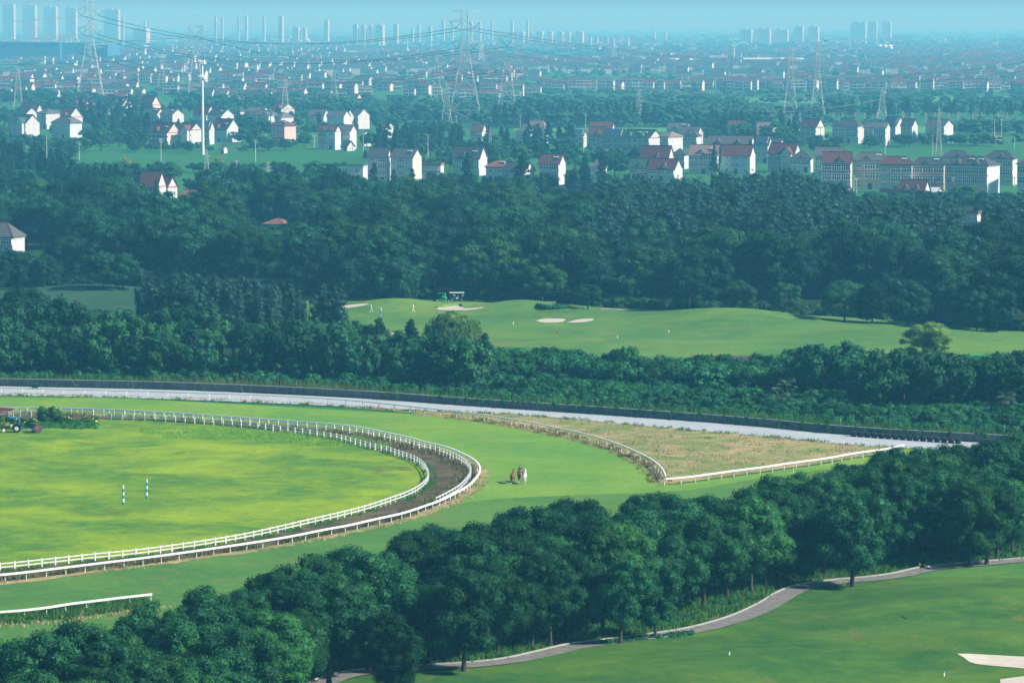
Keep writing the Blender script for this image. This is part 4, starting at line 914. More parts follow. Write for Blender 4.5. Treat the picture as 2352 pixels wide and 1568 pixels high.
def near_house(x0, x1, x2, yr, ye, roof, wall, label, st=3, hip=False, ex='', style=0, gw=None, ht=None, glass='glass', yb=None, rot=None):
    """x0..x1 the front, x1..x2 the gable side, yr ridge, ye eave, in photo coordinates"""
    ht = ht or {3: 12.6, 2: 9.2, 1: 5.2, 4: 15}[st]
    if yb is None: yb = HOR + (yr - HOR) / (1 - ht / CAMH)
    xc = (x0 + x2) / 2; g = G(xc, yb); s = ppm(yb) * 1.0
    if x2 - x1 < 3: a = math.radians(6); Dp = 9.0; W = (x2 - x0) / s / math.cos(a)
    else:
        a = rot if rot is not None else math.atan2((x2 - x1) / 9.5, (x1 - x0) / max(7.0, (x2 - x0) / s * .9)) ; a = min(max(a, math.radians(9)), math.radians(40))
        W = (x1 - x0) / s / math.cos(a); Dp = min(11.5, max(6.0, (x2 - x1) / s / math.sin(a)))
    view = math.atan2(g.x, g.y)
    hr = (yb - yr) / (yb - HOR) * CAMH; he = (yb - ye) / (yb - HOR) * CAMH
    e = house((g.x, g.y + Dp / 2, 0), -a * 1.0 - view * .0, W, Dp, max(2.4, he), max(he + .01, hr), roof, wall, label, hip, style, st, True, gw, ex, glass)
    hero.append((g.x, g.y)); hero.append((g.x, g.y + Dp * .6)); HOUSES.append((g.x, g.y, W)); return e
N = near_house
N(41, 84, 97, 240, 257, 'red', 'white', 'white house with dark red roof behind the green-roofed pair', gw='white')
N(21, 56, 90, 248, 262, 'green', 'white', 'white gabled house with sagging green roof at the left photo side', gw='white')
N(16, 62, 89, 264, 281, 'green', 'white', 'white villa with bay fronts and curved green roof, front of the green-roofed pair', ex='w', style=1, gw='white')
N(83, 108, 135, 250, 261, 'grey', 'white', 'white house with grey hipped roof between green-roofed and grey-gabled houses', hip=True, gw='white')
N(129, 158, 190, 248, 268, 'red', 'grey', 'grey gabled house with red roof and dotted gable', gw='grey', ex='d')
N(116, 163, 187, 268, 283, 'grey', 'buff', 'three-storey house with grey hipped roof and pale blue side wall', hip=True, gw='blue', ex='s')
N(165, 197, 218, 226, 240, 'red', 'grey', 'house with pink gable wall and red roof above the conifers', gw='pink', ex='dd')
N(201, 238, 256, 253, 265, 'dark', 'white', 'small white house with two stepped dark roofs among the conifers', st=2, gw='white')
N(255, 284, 302, 224, 239, 'red', 'blue', 'pale house with red roof and dormer left of the yellow-gabled one', ex='ds', gw='cream')
N(317, 349, 368, 221, 240, 'red', 'tan', 'house with yellowish gable wall and red roof', gw='peach')
N(328, 362, 375, 250, 260, 'dark', 'darkgrey', 'dark-fronted house with grey roof attached left of the bright white gable', gw='white', ex='s')
N(366, 397, 421, 251, 262, 'grey', 'darkgrey', 'house with big bright white blank gable and dark balconies', gw='white', ex='s')
N(340, 387, 413, 283, 303, 'red', 'darkgrey', 'red-roofed house with peach gable wall left of the white mast', gw='peach', ex='ds')
N(405, 440, 463, 283, 297, 'red', 'white', 'white villa with red roofs and balconies just left of the white mast', ex='wb', gw='white')
N(441, 482, 490, 279, 296, 'dark', 'white', 'house with roof lattice of solar frames behind the white mast', ex='p', gw='white')
N(482, 522, 550, 274, 297, 'red', 'blue', 'large pale blue house with red roof and weathered gable right of the white mast', ex='dsl', gw='blue', style=2)
N(444, 476, 492, 243, 262, 'red', 'blue', 'red-roofed house with white gable edge behind the white mast', ex='d', gw='white')
N(475, 511, 536, 251, 264, 'dark', 'blue', 'house with blue gable wall and dark roof above the large pale blue one', gw='blue', ex='s')
N(525, 552, 568, 247, 256, 'green', 'white', 'cream house with dark green roof corner', st=2, gw='cream', hip=True)
N(566, 606, 615, 247, 255, 'grey', 'blue', 'house with light grey roof and open dark front', st=2, gw='white')
N(579, 625, 640, 254, 265, 'grey', 'white', 'white house with glazed round bays and grey hipped roof', hip=True, style=1, ex='w')
N(630, 646, 673, 258, 270, 'grey', 'white', 'white-sided house behind the lattice mast above the pink house', hip=True, gw='white')
N(623, 648, 676, 238, 250, 'red', 'grey', 'red-roofed house with white gable behind the lattice mast', ex='d', gw='white')
N(622, 654, 679, 278, 289, 'red', 'brick', 'salmon pink three-storey house with hipped red roof', hip=True, gw='pink', ex='s')
N(555, 570, 577, 281, 287, 'grey', 'white', 'tiny white pavilion with grey roof left of the pink house', st=1, ht=4.5)
N(707, 744, 755, 252, 265, 'grey', 'blue', 'pale blue house with grey roof, left one of the joined pair', ex='d')
N(750, 790, 803, 255, 266, 'grey', 'blue', 'pale blue house with grey roof, middle one right of the joined pair', style=2)
N(790, 796, 812, 252, 266, 'dark', 'white', 'narrow house with bright white peaked gable beside the last grey-roofed one', gw='white')
N(806, 824, 848, 250, 264, 'grey', 'white', 'white gabled house with grey roof at the end of the grey-roofed row', gw='white')
N(730, 770, 782, 289, 301, 'red', 'blue', 'red-roofed house with three dormers beside the farm track', ex='dd')
N(765, 805, 818, 288, 300, 'grey', 'white', 'house with banks of glazed windows and grey roof behind tall redwoods', style=1)
N(743, 775, 784, 325, 332, 'grey', 'white', 'long low white shed with grey roof at the field edge', st=1, ht=4.2)
N(784, 798, 813, 325, 337, 'dark', 'white', 'small white gabled house with dark roof at the field edge', st=1, gw='white', ht=5)
N(836, 838, 848, 302, 306, 'grey', 'white', 'narrow white house seen through the redwood trunks', st=2, gw='white', ht=8)
N(780, 834, 843, 380, 381, 'grey', 'white', 'long flat-roofed white building left of the tall townhouses', st=2, style=2, ht=7.5)
N(846, 889, 897, 341, 360, 'dark', 'white', 'left townhouse of the tall white pair with grey roof', st=4, ht=14.2, style=3, gw='white')
N(897, 948, 968, 342, 360, 'grey', 'white', 'right townhouse of the tall white pair with gabled side wing', st=4, ht=14.2, style=0, ex='s', gw='cream')
N(955, 1012, 1019, 377, 378, 'orange', 'grey', 'low flat-roofed house with rubble on the roof between the big houses', st=2, ht=6.5, style=2)
N(1039, 1101, 1119, 337, 363, 'dark', 'grey', 'big house with steep dark roof and white gable behind a pointed redwood', ex='ds', gw='white', style=1, glass='greenglass')
N(1116, 1160, 1177, 369, 384, 'orange', 'white', 'small white house with orange hipped roof', st=2, hip=True, ex='s', style=2)
N(1155, 1205, 1228, 374, 392, 'dark', 'grey', 'low house with dark gabled roof right of the orange-roofed one', st=2, gw='white', ex='d')
N(1238, 1284, 1300, 355, 375, 'red', 'white', 'white gabled house with dark red roof among pointed trees', gw='white', ex='s', glass='greenglass')
N(1201, 1250, 1266, 277, 293, 'pink', 'white', 'house with pale pink hipped roof at the field edge', st=2, hip=True, ex='d', style=1)
N(1185, 1215, 1224, 293, 303, 'grey', 'grey', 'grey-roofed house in front of the pink-roofed one', st=2, hip=True)
N(1222, 1256, 1266, 294, 305, 'grey', 'white', 'small white house with grey hipped roof in front of the pink-roofed one', st=2, hip=True, gw='white')
N(1081, 1107, 1118, 286, 301, 'red', 'white', 'red roof with white gable edge below the tallest pylon', gw='white', st=2)
N(870, 888, 906, 283, 292, 'red', 'white', 'white house with red roof peeping from the redwoods', gw='white', st=2)
N(1353, 1405, 1413, 280, 296, 'red', 'white', 'rear red-roofed house of the cluster with solar roofs', gw='white')
N(1311, 1340, 1348, 299, 311, 'grey', 'white', 'dark house with tilted solar array left of the solar roof cluster', st=2, ex='p')
N(1351, 1388, 1398, 293, 311, 'red', 'buff', 'front red-roofed house with dormer left of the solar roof', ex='d', style=1)
N(1384, 1428, 1440, 298, 315, 'green', 'buff', 'house whose front roof is covered by a solar array', ex='p', style=1)
N(1428, 1491, 1521, 299, 315, 'green', 'grey', 'long house with green roof and white gable', ex='ddss', gw='white', style=1)
N(1516, 1536, 1570, 302, 315, 'pink', 'pink', 'bright white-sided house with pinkish hipped roof beside the green-roofed one', hip=True, gw='white')
N(1532, 1577, 1588, 283, 296, 'grey', 'grey', 'grey-roofed house with white gable tip behind the pinkish roof', ex='ds', gw='white', st=2)
N(1565, 1602, 1616, 292, 305, 'grey', 'grey', 'rear grey roof between the pinkish roof and the utility pole', gw='white', st=2)
N(1559, 1600, 1612, 299, 314, 'dark', 'grey', 'house with dark hipped roof in front of the rear grey roof', hip=True, st=2, ex='d')
N(1354, 1388, 1395, 367, 384, 'grey', 'grey', 'grey hipped roof rising from the trees left of the green roof', hip=True, st=2)
N(1470, 1533, 1550, 336, 366, 'red', 'white', 'large house with steep red roof and arched dormer', ex='d', gw='white', style=2)
N(1542, 1572, 1583, 342, 357, 'dark', 'blue', 'house with dark hipped roof right of the steep red one', hip=True, st=2, style=1)
N(1444, 1486, 1496, 365, 385, 'green', 'buff', 'house with short green roof beside the front red one', st=2, gw='grey', ex='d')
N(1488, 1548, 1569, 366, 388, 'red', 'grey', 'front house with red roof, triangular dormer and long glazed band', st=2, ex='d', gw='grey', style=1)
N(1583, 1648, 1656, 334, 355, 'pink', 'grey', 'house with pinkish grey roof, dormer and water heater', ex='ds', style=1)
N(1658, 1722, 1737, 334, 356, 'red', 'blue', 'house with plain red roof beside the brown lattice mast', gw='white', style=0)
N(1622, 1722, 1736, 313, 331, 'grey', 'darkgrey', 'very long grey roof with two dormers behind the front row', ex='dd', gw='white', glass='greenglass')
N(1732, 1764, 1776, 314, 333, 'green', 'buff', 'house with dark solar roof right of the brown lattice mast', ex='p', gw='white', style=1, glass='greenglass')
N(1770, 1792, 1801, 318, 329, 'dark', 'white', 'small dark roof with white gable behind the glazed red-roofed house', st=2, gw='white')
N(1765, 1823, 1842, 330, 352, 'red', 'buff', 'red-roofed house with protruding glazed bay', ex='dw', gw='grey', style=1, glass='greenglass')
N(1815, 1862, 1871, 349, 365, 'dark', 'blue', 'low dark hipped roof right of the protruding glazed bay', hip=True, st=2, style=1, ex='d')
N(1672, 1708, 1717, 278, 289, 'red', 'grey', 'small rear red roof by the lattice frames', st=2, gw='pink')
N(1672, 1712, 1718, 288, 299, 'green', 'grey', 'plain green roof in front of the small rear red roof', st=1, ht=6)
N(1736, 1776, 1788, 281, 293, 'pink', 'buff', 'house with brownish roof left of the cream-gabled one', st=2, gw='cream', ex='d')
N(1747, 1770, 1799, 289, 300, 'grey', 'white', 'low house with blue solar array and white eaves', st=1, ht=6, ex='p')
N(1839, 1874, 1895, 273, 291, 'red', 'buff', 'house with big cream gable and dark red roof standing alone', gw='cream', style=1)
N(1913, 1970, 1988, 277, 290, 'dark', 'buff', 'broad house with dark hipped roof and two balcony floors', hip=True, gw='tan', style=1)
N(1985, 2034, 2047, 281, 293, 'grey', 'white', 'house with grey roof, arcade and tan side left of the solar-roofed one', gw='tan', ex='b')
N(2028, 2057, 2080, 269, 288, 'green', 'white', 'tall house with blue solar roof and bright white gable', ex='p', gw='white')
N(2070, 2095, 2110, 274, 288, 'dark', 'buff', 'grey-gabled house right of the bright solar-roofed one', gw='grey')
N(2128, 2168, 2191, 275, 287, 'grey', 'buff', 'weathered house with stepped grey roofs beside the high mast', ex='b', gw='grey')
N(2266, 2284, 2300, 308, 314, 'grey', 'white', 'little white pavilion with round window in the field', st=1, hip=True, gw='white', ht=5.4)
N(1872, 1935, 1943, 339, 357, 'grey', 'white', 'rear grey roof above the red-roofed house with peach gable', gw='white', ex='d')
N(1889, 1953, 1961, 351, 373, 'red', 'grey', 'red-roofed townhouse with peach gable at the left end of the terrace', ht=15, st=3, ex='d', gw='peach', style=1)
N(1960, 2036, 2041, 350, 369, 'grey', 'cream', 'cream townhouse with tall green glazed bay in the terrace', ht=14.8, hip=True, ex='ds', style=3, glass='greenglass')
N(2020, 2094, 2099, 360, 378, 'red', 'tan', 'tan townhouse with red hipped roof in the terrace', ht=14, hip=True, ex='s', style=3)
N(2095, 2168, 2172, 362, 379, 'dark', 'pink', 'pinkish townhouse with glazed floors and dark roof in the terrace', ht=13.6, hip=True, ex='ds', style=1)
N(2172, 2261, 2305, 360, 380, 'dark', 'pink', 'largest terrace house with long glazed floors and pale blue side wall', ht=14.6, hip=True, ex='ddss', gw='blue', style=1, rot=math.radians(31))
N(2160, 2226, 2238, 346, 363, 'dark', 'grey', 'dark hipped roof behind the largest terrace house', hip=True, ex='d')
N(2258, 2325, 2341, 347, 365, 'dark', 'cream', 'cream townhouse with dark roof and pinkish dormer right of the largest one', ht=14.0, hip=True, ex='d', style=1)
N(2337, 2385, 2400, 362, 377, 'dark', 'grey', 'grey townhouse cut by the right photo edge', ht=14.5, hip=True, style=1)
N(2065, 2120, 2141, 414, 440, 'red', 'white', 'low house with crossed red gables in front of the terrace', st=1, ht=7.5, ex='dd')
N(2022, 2060, 2070, 434, 437, 'orange', 'brick', 'low shed with rusty flat roof before the tan townhouse', st=1, ht=3.6)
N(2128, 2152, 2169, 431, 440, 'tin', 'cream', 'small cream shed with blue tin roof', st=1, ht=4.5)
N(1923, 1945, 1957, 428, 438, 'red', 'white', 'low red roof at the foot of the peach-gabled townhouse', st=1, ht=4.5)
N(2222, 2246, 2256, 488, 490, 'orange', 'white', 'small white house with a peaked ornament among the dark trees', st=2, ht=6.5, yb=531)
N(320, 362, 378, 395, 427, 'red', 'white', 'house with steep red roof and stained white gable in the dark wood', gw='white', style=1)
N(372, 388, 402, 406, 428, 'red', 'white', 'white gabled annex right of the steep red roof in the dark wood', gw='white', st=2)
N(414, 445, 462, 438, 449, 'orange', 'white', 'low orange-red roof with white gable in the dark wood', st=1, gw='white', ht=5)
N(605, 650, 669, 502, 516, 'orange', 'white', 'pavilion with orange hipped roof in the dark wood', st=1, hip=True, ht=6.2, yb=551)
N(-50, 30, 50, 512, 545, 'grey', 'white', 'grey-roofed building with a row of windows at the left photo edge', st=2, hip=True, ht=9, gw='white', style=1)
N(508, 515, 518, 335, 343, 'grey', 'tan', 'tiny brick shed in the field edge below the large pale blue house', st=1, ht=4)
print('near houses', len(HOUSES))

# hazy houses of the plain: individual ones in rows, walls and roof only
TOWN = []
def far_trim(e, W, Dp, ze, zr, roof):
    MB().box(-W / 2 - .5, W / 2 + .3, -Dp / 2 - .75, -Dp / 2 - .1, ze - .45, ze - .05).build('eave', M['palegrey'], e)
    for s in range(1, int(ze / 3)): MB().box(-W / 2 - .1, W / 2 + .05, -Dp / 2 - .8, -Dp / 2 - .02, s * 3.1 - .1, s * 3.1 + (.75 if R.random() < .4 else .18)).build('balcony', M['palegrey'], e)
    if R.random() < .6:
        x = R.choice([-1, 1]) * W * .2; m = MB(); w = W * .16; z1 = ze + (zr - ze) * .75
        m.add([(x - w, -Dp / 2 - .9, ze), (x + w, -Dp / 2 - .9, ze), (x, -Dp / 2 - .9, z1), (x - w, -.5, ze), (x + w, -.5, ze), (x, -.5, z1)], [(0, 1, 2)])
        m.mat(1).add([(x - w * 1.2, -Dp / 2 - 1.1, ze - .2), (x, -Dp / 2 - 1.1, z1 + .25), (x, -.4, z1 + .25), (x - w * 1.2, -.4, ze - .2), (x + w * 1.2, -Dp / 2 - 1.1, ze - .2), (x + w * 1.2, -.4, ze - .2)], [(0, 1, 2, 3), (1, 4, 5, 2)]); m.build('dormer', [hmat('wall', 'white'), hmat('roof', roof)], e)
def far_rows():
    spec = [(243, [(250, 340), (470, 620), (690, 850)], 40), (231, [(5, 160), (230, 330), (480, 700), (1060, 1200)], 38), (219, [(0, 330), (380, 620), (720, 860), (930, 1240)], 34), (207, [(0, 300), (640, 960), (1245, 2400)], 29), (196, [(0, 420), (520, 700), (780, 1180), (1560, 2400)], 36),
            (186, [(60, 760), (1000, 1240), (1650, 1800), (2050, 2380)], 33), (176, [(0, 560), (620, 1200), (1560, 2360)], 34), (167, [(100, 700), (780, 1640), (1700, 2350)], 38), (158, [(300, 1100), (1200, 1620), (1720, 2352)], 40), (149, [(560, 1300), (1350, 1700)], 42)]
    walls = ['white', 'white', 'white', 'cream', 'blue', 'white', 'grey', 'buff']; roofs = ['red', 'red', 'dark', 'grey', 'green', 'red', 'dark']; ncount = 0
    for ri, (yb, spans, gap) in enumerate(spec):
        row = []
        for a, b in spans:
            x = a + R.uniform(0, gap * .5)
            while x < b:
                y = yb + R.uniform(-3.0, 3.0); g = G(x, y)
                if not any(abs(g.x - hx) < w * .8 and abs(g.y - hy) < 60 for hx, hy, w in HOUSES):
                    W = R.uniform(9, 16); Dp = R.uniform(8, 10.5); ze = R.choice([6.2, 7.5, 9.3, 9.8]); zr = ze + R.uniform(2, 3.8); wl_, rf_ = R.choice(walls), R.choice(roofs)
                    if ncount >= 196:
                        TOWN.append((g.x, g.y, W, Dp, ze, zr)); x += gap * R.uniform(.55, 1.3); continue
                    e = house((g.x, g.y, 0), -math.radians(R.uniform(-5, 19)), W, Dp, ze, zr, rf_, wl_, None, R.random() < .28, 0, 3, False, R.choice(['white', 'buff', 'cream', 'grey', 'peach', 'buff', 'tan']), grp='hazy houses of the plain')
                    sh = 3.1
                    far_trim(e, W, Dp, ze, zr, rf_)
                    if yb > 180:
                        for s in range(int(ze / sh)):
                            for k in (-1, 1): add_window_simple(e, k * W * .25, -Dp / 2, s * sh + .8, W * .38, 1.7)
                    e['roofc'] = rf_; row.append(e); ncount += 1
                x += gap * R.uniform(.55, 1.3) * (1.0 if yb > 190 else .95)
        for i, e in enumerate(sorted(row, key=lambda e: e.location.x / e.location.y)):
            col = {'dark': 'dark', 'red': 'red', 'grey': 'grey', 'green': 'green'}[e['roofc']]; del e['roofc']
            tag(e, 'hazy {}-roofed house, {} from the left in the {} row of the plain'.format(col, ordinal(i + 1), ordinal(ri + 1)))
    print('far houses', ncount)
WS = {}
def add_window_simple(e, x, y, z, w, h):
    k = (round(w), round(h, 1))
    if k not in WS: m = MB(); m.box(-k[0] / 2, k[0] / 2, -.1, 0, 0, k[1]); m.mat(1).box(-k[0] / 2, k[0] / 2, -.16, -.1, k[1] * .45, k[1] * .55); m.box(-.1, .1, -.16, -.1, 0, k[1]); WS[k] = m.mesh('window', [M['glass'], M['frame']])
    link('window', WS[k], parent=e, loc=(x, y, z))
far_rows()
# beyond them the town reads as one mass
def town():
    mb = MB(); cols = ['white', 'cream', 'red', 'dark', 'grey', 'peach', 'green']; mats = [hmat('wall', 'white'), hmat('wall', 'cream'), hmat('wall', 'grey'), hmat('roof', 'red'), hmat('roof', 'dark'), hmat('roof', 'green')]
    cl = []
    for _ in range(160):
        yb = 86 + 78 * R.random() ** .8; x = R.uniform(-40, 2400); n = R.randrange(5, 20); a = -math.radians(R.uniform(-8, 13)); g = G(x, yb); st = R.uniform(13, 20)
        for k in range(n):
            for q in range(R.choice([1, 1, 2])): cl.append((g.x + k * st + R.uniform(-2, 2), g.y + k * st * math.tan(a) * .4 + q * 26 + R.uniform(-6, 6), a + R.uniform(-.06, .06)))
    for _ in range(len(cl) + len(TOWN)):
        W, Dp, ze = R.uniform(9, 15), R.uniform(8, 10), R.choice([4, 5.5, 7, 8.5, 9.5]); zr = ze + R.uniform(2, 3.4)
        if _ >= len(TOWN): q = cl[_ - len(TOWN)]; g = Vector((q[0], q[1], 0)); a = q[2]
        else: a = -math.radians(R.uniform(-6, 18))
        c, s = math.cos(a), math.sin(a)
        if _ < len(TOWN): g = Vector((*TOWN[_][:2], 0)); W, Dp, ze, zr = TOWN[_][2:]
        elif R.random() < .05: W *= R.uniform(2, 5); zr = ze + 1
        f = lambda p: (g.x + p[0] * c - p[1] * s, g.y + p[0] * s + p[1] * c, p[2]); hw, hd = W / 2, Dp / 2
        v = [f(p) for p in [(-hw, -hd, 0), (hw, -hd, 0), (hw, hd, 0), (-hw, hd, 0), (-hw, -hd, ze), (hw, -hd, ze), (hw, hd, ze), (-hw, hd, ze), (-hw, 0, zr), (hw, 0, zr)]]
        mb.mat(R.choice([0, 0, 0, 1, 2])).add(v, [(0, 1, 5, 4), (2, 3, 7, 6)]); mb.mat(R.choice([0, 1, 2, 2, 2])).add(v, [(1, 2, 6, 9, 5), (3, 0, 4, 8, 7)])
        r = [f(p) for p in [(-hw - .4, -hd - .5, ze - .2), (hw + .4, -hd - .5, ze - .2), (hw + .4, 0, zr + .3), (-hw - .4, 0, zr + .3), (hw + .4, hd + .5, ze - .2), (-hw - .4, hd + .5, ze - .2)]]
        mb.mat(R.choice([3, 4, 4, 4, 5])).add(r, [(0, 1, 2, 3), (3, 2, 4, 5)])
    tag(mb.build('distant_town', mats), kind='stuff')
town()

# ================================================================= trees of the village and the plain
def num2(lst, what, cat, grp, where):
    number(lst, what + ', {o} from the left ' + where, cat, grp)
def sc2(key, name, poly, n, h0, h1, dmin, what, where, grp, w0=.9, w1=1.2, avoid=None):
    out = scatter(key, name, poly, n, h0, h1, dmin, w0, w1, 9000, hero if avoid is None else avoid); num2(out, what, 'tree', grp, where); return out
GV = 'trees between the village houses'; GR = 'redwoods of the village'
sc2('redwood', 'redwood_tree', [(-60, 500), (-60, 400), (330, 400), (440, 455), (1300, 440), (1300, 412), (1400, 470), (900, 482), (480, 505)], 95, 13, 17.5, 6.5, 'dark redwood', 'on the village side of the dark wood', GR, 1.0, 1.25)
sc2('village', 'village_tree', [(-60, 490), (-60, 395), (330, 390), (760, 385), (840, 430), (1300, 425), (1400, 450), (900, 475), (480, 495)], 75, 8, 11, 8, 'round tree', 'on the village side of the dark wood', GV, 1.1, 1.5)
sc2('village', 'village_tree', [(-60, 392), (-60, 315), (120, 318), (220, 330), (340, 345), (200, 352), (170, 392)], 34, 8, 12, 8, 'round tree', 'below the green-roofed houses', GV, 1.1, 1.5)
sc2('redwood', 'redwood_tree', [(190, 345), (185, 262), (330, 268), (345, 345)], 26, 12, 16, 8, 'redwood', 'in the clump left of the peach-gabled house', GR, 1.1, 1.4)
sc2('village', 'village_tree', [(240, 352), (340, 338), (480, 345), (560, 346), (790, 338), (700, 346), (480, 352)], 26, 4.5, 7, 7, 'bushy tree', 'on the far edge of the long field', GV, 1.1, 1.7)
sc2('village', 'village_tree', [(545, 340), (560, 285), (620, 300), (690, 325), (780, 330), (700, 340)], 22, 7, 10, 9, 'round tree', 'round the pink house', GV, 1.1, 1.5)
sc2('redwood', 'redwood_tree', [(822, 372), (822, 345), (1060, 345), (1060, 372)], 24, 14, 17, 7, 'tall redwood', 'in the row behind the tall townhouses', GR, .9, 1.15)
sc2('village', 'village_tree', [(960, 400), (1060, 352), (1240, 360), (1460, 372), (1480, 405), (1000, 408)], 34, 7, 11, 10, 'round tree', 'between the big gabled houses', GV, 1.1, 1.6)
sc2('redwood', 'redwood_tree', [(1090, 350), (1300, 330), (1350, 360), (1120, 366)], 16, 12, 15, 9, 'redwood', 'behind the orange-roofed house', GR, 1.0, 1.3)
sc2('redwood', 'redwood_tree', [(1020, 420), (1230, 420), (1480, 412), (1480, 432), (1000, 436)], 12, 13, 16, 12, 'pointed redwood', 'standing before the orange-roofed house', GR, 1.0, 1.3)
for x, yb, yt, w, l in [(1075, 448, 345, 1.1, 'pointed redwood standing right before the steep dark roof'), (1198, 462, 352, 1.35, 'large pointed redwood before the orange and dark roofs'), (240, 470, 372, 1.2, 'dark redwood left of the stained white gable'), (360, 478, 412, .9, 'redwood hiding the stained white gable'), (860, 455, 372, 1.1, 'redwood before the left townhouse'), (905, 455, 388, 1.0, 'redwood between the two tall townhouses'), (946, 452, 385, 1.0, 'redwood before the right townhouse wing'), (1640, 400, 332, .8, 'slim redwood between the pinkish and the plain red roof')]:
    T('redwood', 'redwood_tree', x, yb, yt, l, w, GR)
sc2('village', 'village_tree', [(1600, 345), (1600, 305), (1900, 318), (2200, 326), (2250, 338), (1980, 342), (1900, 372), (1870, 345)], 48, 7, 10.5, 9, 'round tree', 'between the village roofs at the right', GV, 1.1, 1.6)
sc2('redwood', 'redwood_tree', [(1600, 320), (1620, 298), (1850, 300), (1830, 330)], 16, 11, 15, 9, 'redwood', 'between the village roofs at the right', GR, 1.0, 1.3)
sc2('village', 'village_tree', [(1960, 458), (2400, 470), (2500, 520), (1900, 500)], 30, 6, 9, 8, 'willowy tree', 'in front of the terrace houses', GV, 1.3, 1.7)
T('village', 'village_tree', 2215, 462, 425, 'round bright tree below the blue side wall of the terrace', 1.7, GV); T('village', 'village_tree', 2130, 440, 395, 'tree standing before the glazed terrace fronts', 1.2, GV)
T('yellow', 'yellow_tree', 291, 382, 362, 'small bright yellow tree on the long field', 1.0, GV) if 0 else None
def yellow(x, yb, yt, lab, mat=None):
    tr, cr, H = PROTO['village'][0]; g = G(x, yb); e = empty('yellow_tree', g, 0, lab, 'tree', GV); s = (at_depth(x, yt, g.y).z) / H; e.scale = (s, s, s); link('trunk', tr, parent=e)
    me = cr.copy(); me.materials[0] = M['yellowtree']; link('crown', me, parent=e)
yellow(291, 384, 362, 'small bright yellow tree on the long field'); yellow(503, 385, 361, 'yellow-green round tree right of the white mast foot')
sc2('village', 'garden_tree', [(-60, 350), (-60, 262), (300, 258), (700, 262), (900, 290), (1060, 300), (1060, 345), (820, 342), (560, 336), (300, 336)], 130, 4.5, 9.5, 7.5, 'small round tree', 'among the left village houses', GV, 1.1, 1.6)
sc2('redwood', 'redwood_tree', [(60, 345), (90, 300), (340, 262), (560, 262), (820, 282), (820, 336), (560, 330), (300, 330)], 26, 8, 12, 9, 'young redwood', 'among the left village houses', GR, 1.1, 1.5)
sc2('village', 'garden_tree', [(-60, 258), (-60, 226), (500, 246), (850, 262), (1100, 282), (860, 300), (560, 262), (330, 262)], 80, 7, 11, 16, 'hazy tree', 'behind the nearest rows of houses', GV, 1.2, 1.7)
# redwood rows along the canals, hazy
sc2('redwood', 'redwood_tree', [(1130, 296), (1130, 286), (1580, 288), (1580, 293)], 44, 13, 16, 8, 'redwood', 'in the trimmed row right of the two pylons', 'redwoods along the canal', .9, 1.2)
sc2('redwood', 'redwood_tree', [(1880, 270), (1880, 266), (2352, 268), (2352, 271)], 30, 11, 14, 11, 'redwood', 'in the thin row before the far field', 'redwoods along the canal', .9, 1.2)
# beyond, woods that read as one mass
def mass(name, spots, h, w, mat, leaf, dens, kind='stuff'):
    Vs = []
    protos = []
    for k in range(6):
        cl = ellipsoid_clumps(13, (0, 0, .56), (.34, .34, .34), .13, .24, NR, -.8); V = clump_leaves(cl, leaf, dens, NR); protos.append(np.concatenate([V, core_quads(cl, .75)]))
    for (x, y, hh) in spots:
        V = protos[R.randrange(6)].copy(); a = R.uniform(0, 6.28); c, s = math.cos(a), math.sin(a); ww = hh * w * R.uniform(.8, 1.3)
        Vs.append(np.stack([x + (V[:, 0] * c - V[:, 1] * s) * ww, y + (V[:, 0] * s + V[:, 1] * c) * ww, V[:, 2] * hh], -1))
    V = np.concatenate(Vs); return tag(link(name, quads_mesh(name, V, len(V) // 4, [mat])), kind=kind)
def spots(bands, avoid_houses=True):
    out = []
    for (y0, y1, x0, x1, n, h0, h1) in bands:
        for _ in range(n):
            x, y = R.uniform(x0, x1), R.uniform(y0, y1); g = G(x, y); out.append((g.x, g.y, R.uniform(h0, h1)))
    return out
mass('distant_woods', spots([(286, 294, 1100, 1600, 60, 8, 11), (276, 292, 1560, 1760, 90, 9, 13), (262, 284, 1200, 1560, 40, 6, 9), (244, 262, 1180, 1700, 120, 7, 11), (246, 268, 1880, 2400, 90, 6, 10), (232, 240, 1300, 2400, 130, 5, 7), (222, 226, 1500, 2400, 60, 4, 5.5),
     (262, 285, 800, 1120, 80, 7, 11), (240, 262, 850, 1180, 70, 6, 9), (240, 262, 560, 860, 60, 8, 11), (218, 232, 0, 460, 70, 5, 8), (219, 238, 480, 800, 60, 5, 8), (214, 221, 1250, 2400, 170, 3.5, 5.5), (268, 278, 1700, 1880, 40, 7, 10), (286, 290, 1900, 2400, 25, 4, 6), (300, 312, 2180, 2400, 40, 6, 9), (330, 338, 2060, 2400, 26, 4, 7)]), 10, 1.5, M['distant'], .13, 260)
mass('distant_woods', spots([(200, 212, -20, 1240, 130, 4, 7), (180, 200, -20, 2400, 230, 4, 7), (160, 180, -20, 2400, 300, 5, 8), (140, 160, -20, 2400, 450, 6, 9)]), 10, 1.6, M['distant'], .2, 90)
mass('distant_woods', spots([(118, 140, -20, 2400, 560, 7, 10), (98, 118, -20, 2400, 600, 7, 11), (84, 98, -20, 2400, 500, 8, 12)]), 10, 2.6, M['distant'], .35, 28)
fm = grass_mat('pale_field', (.06, .24, .07), (.09, .28, .08), (.15, .22, .08), .01, .7, .3)
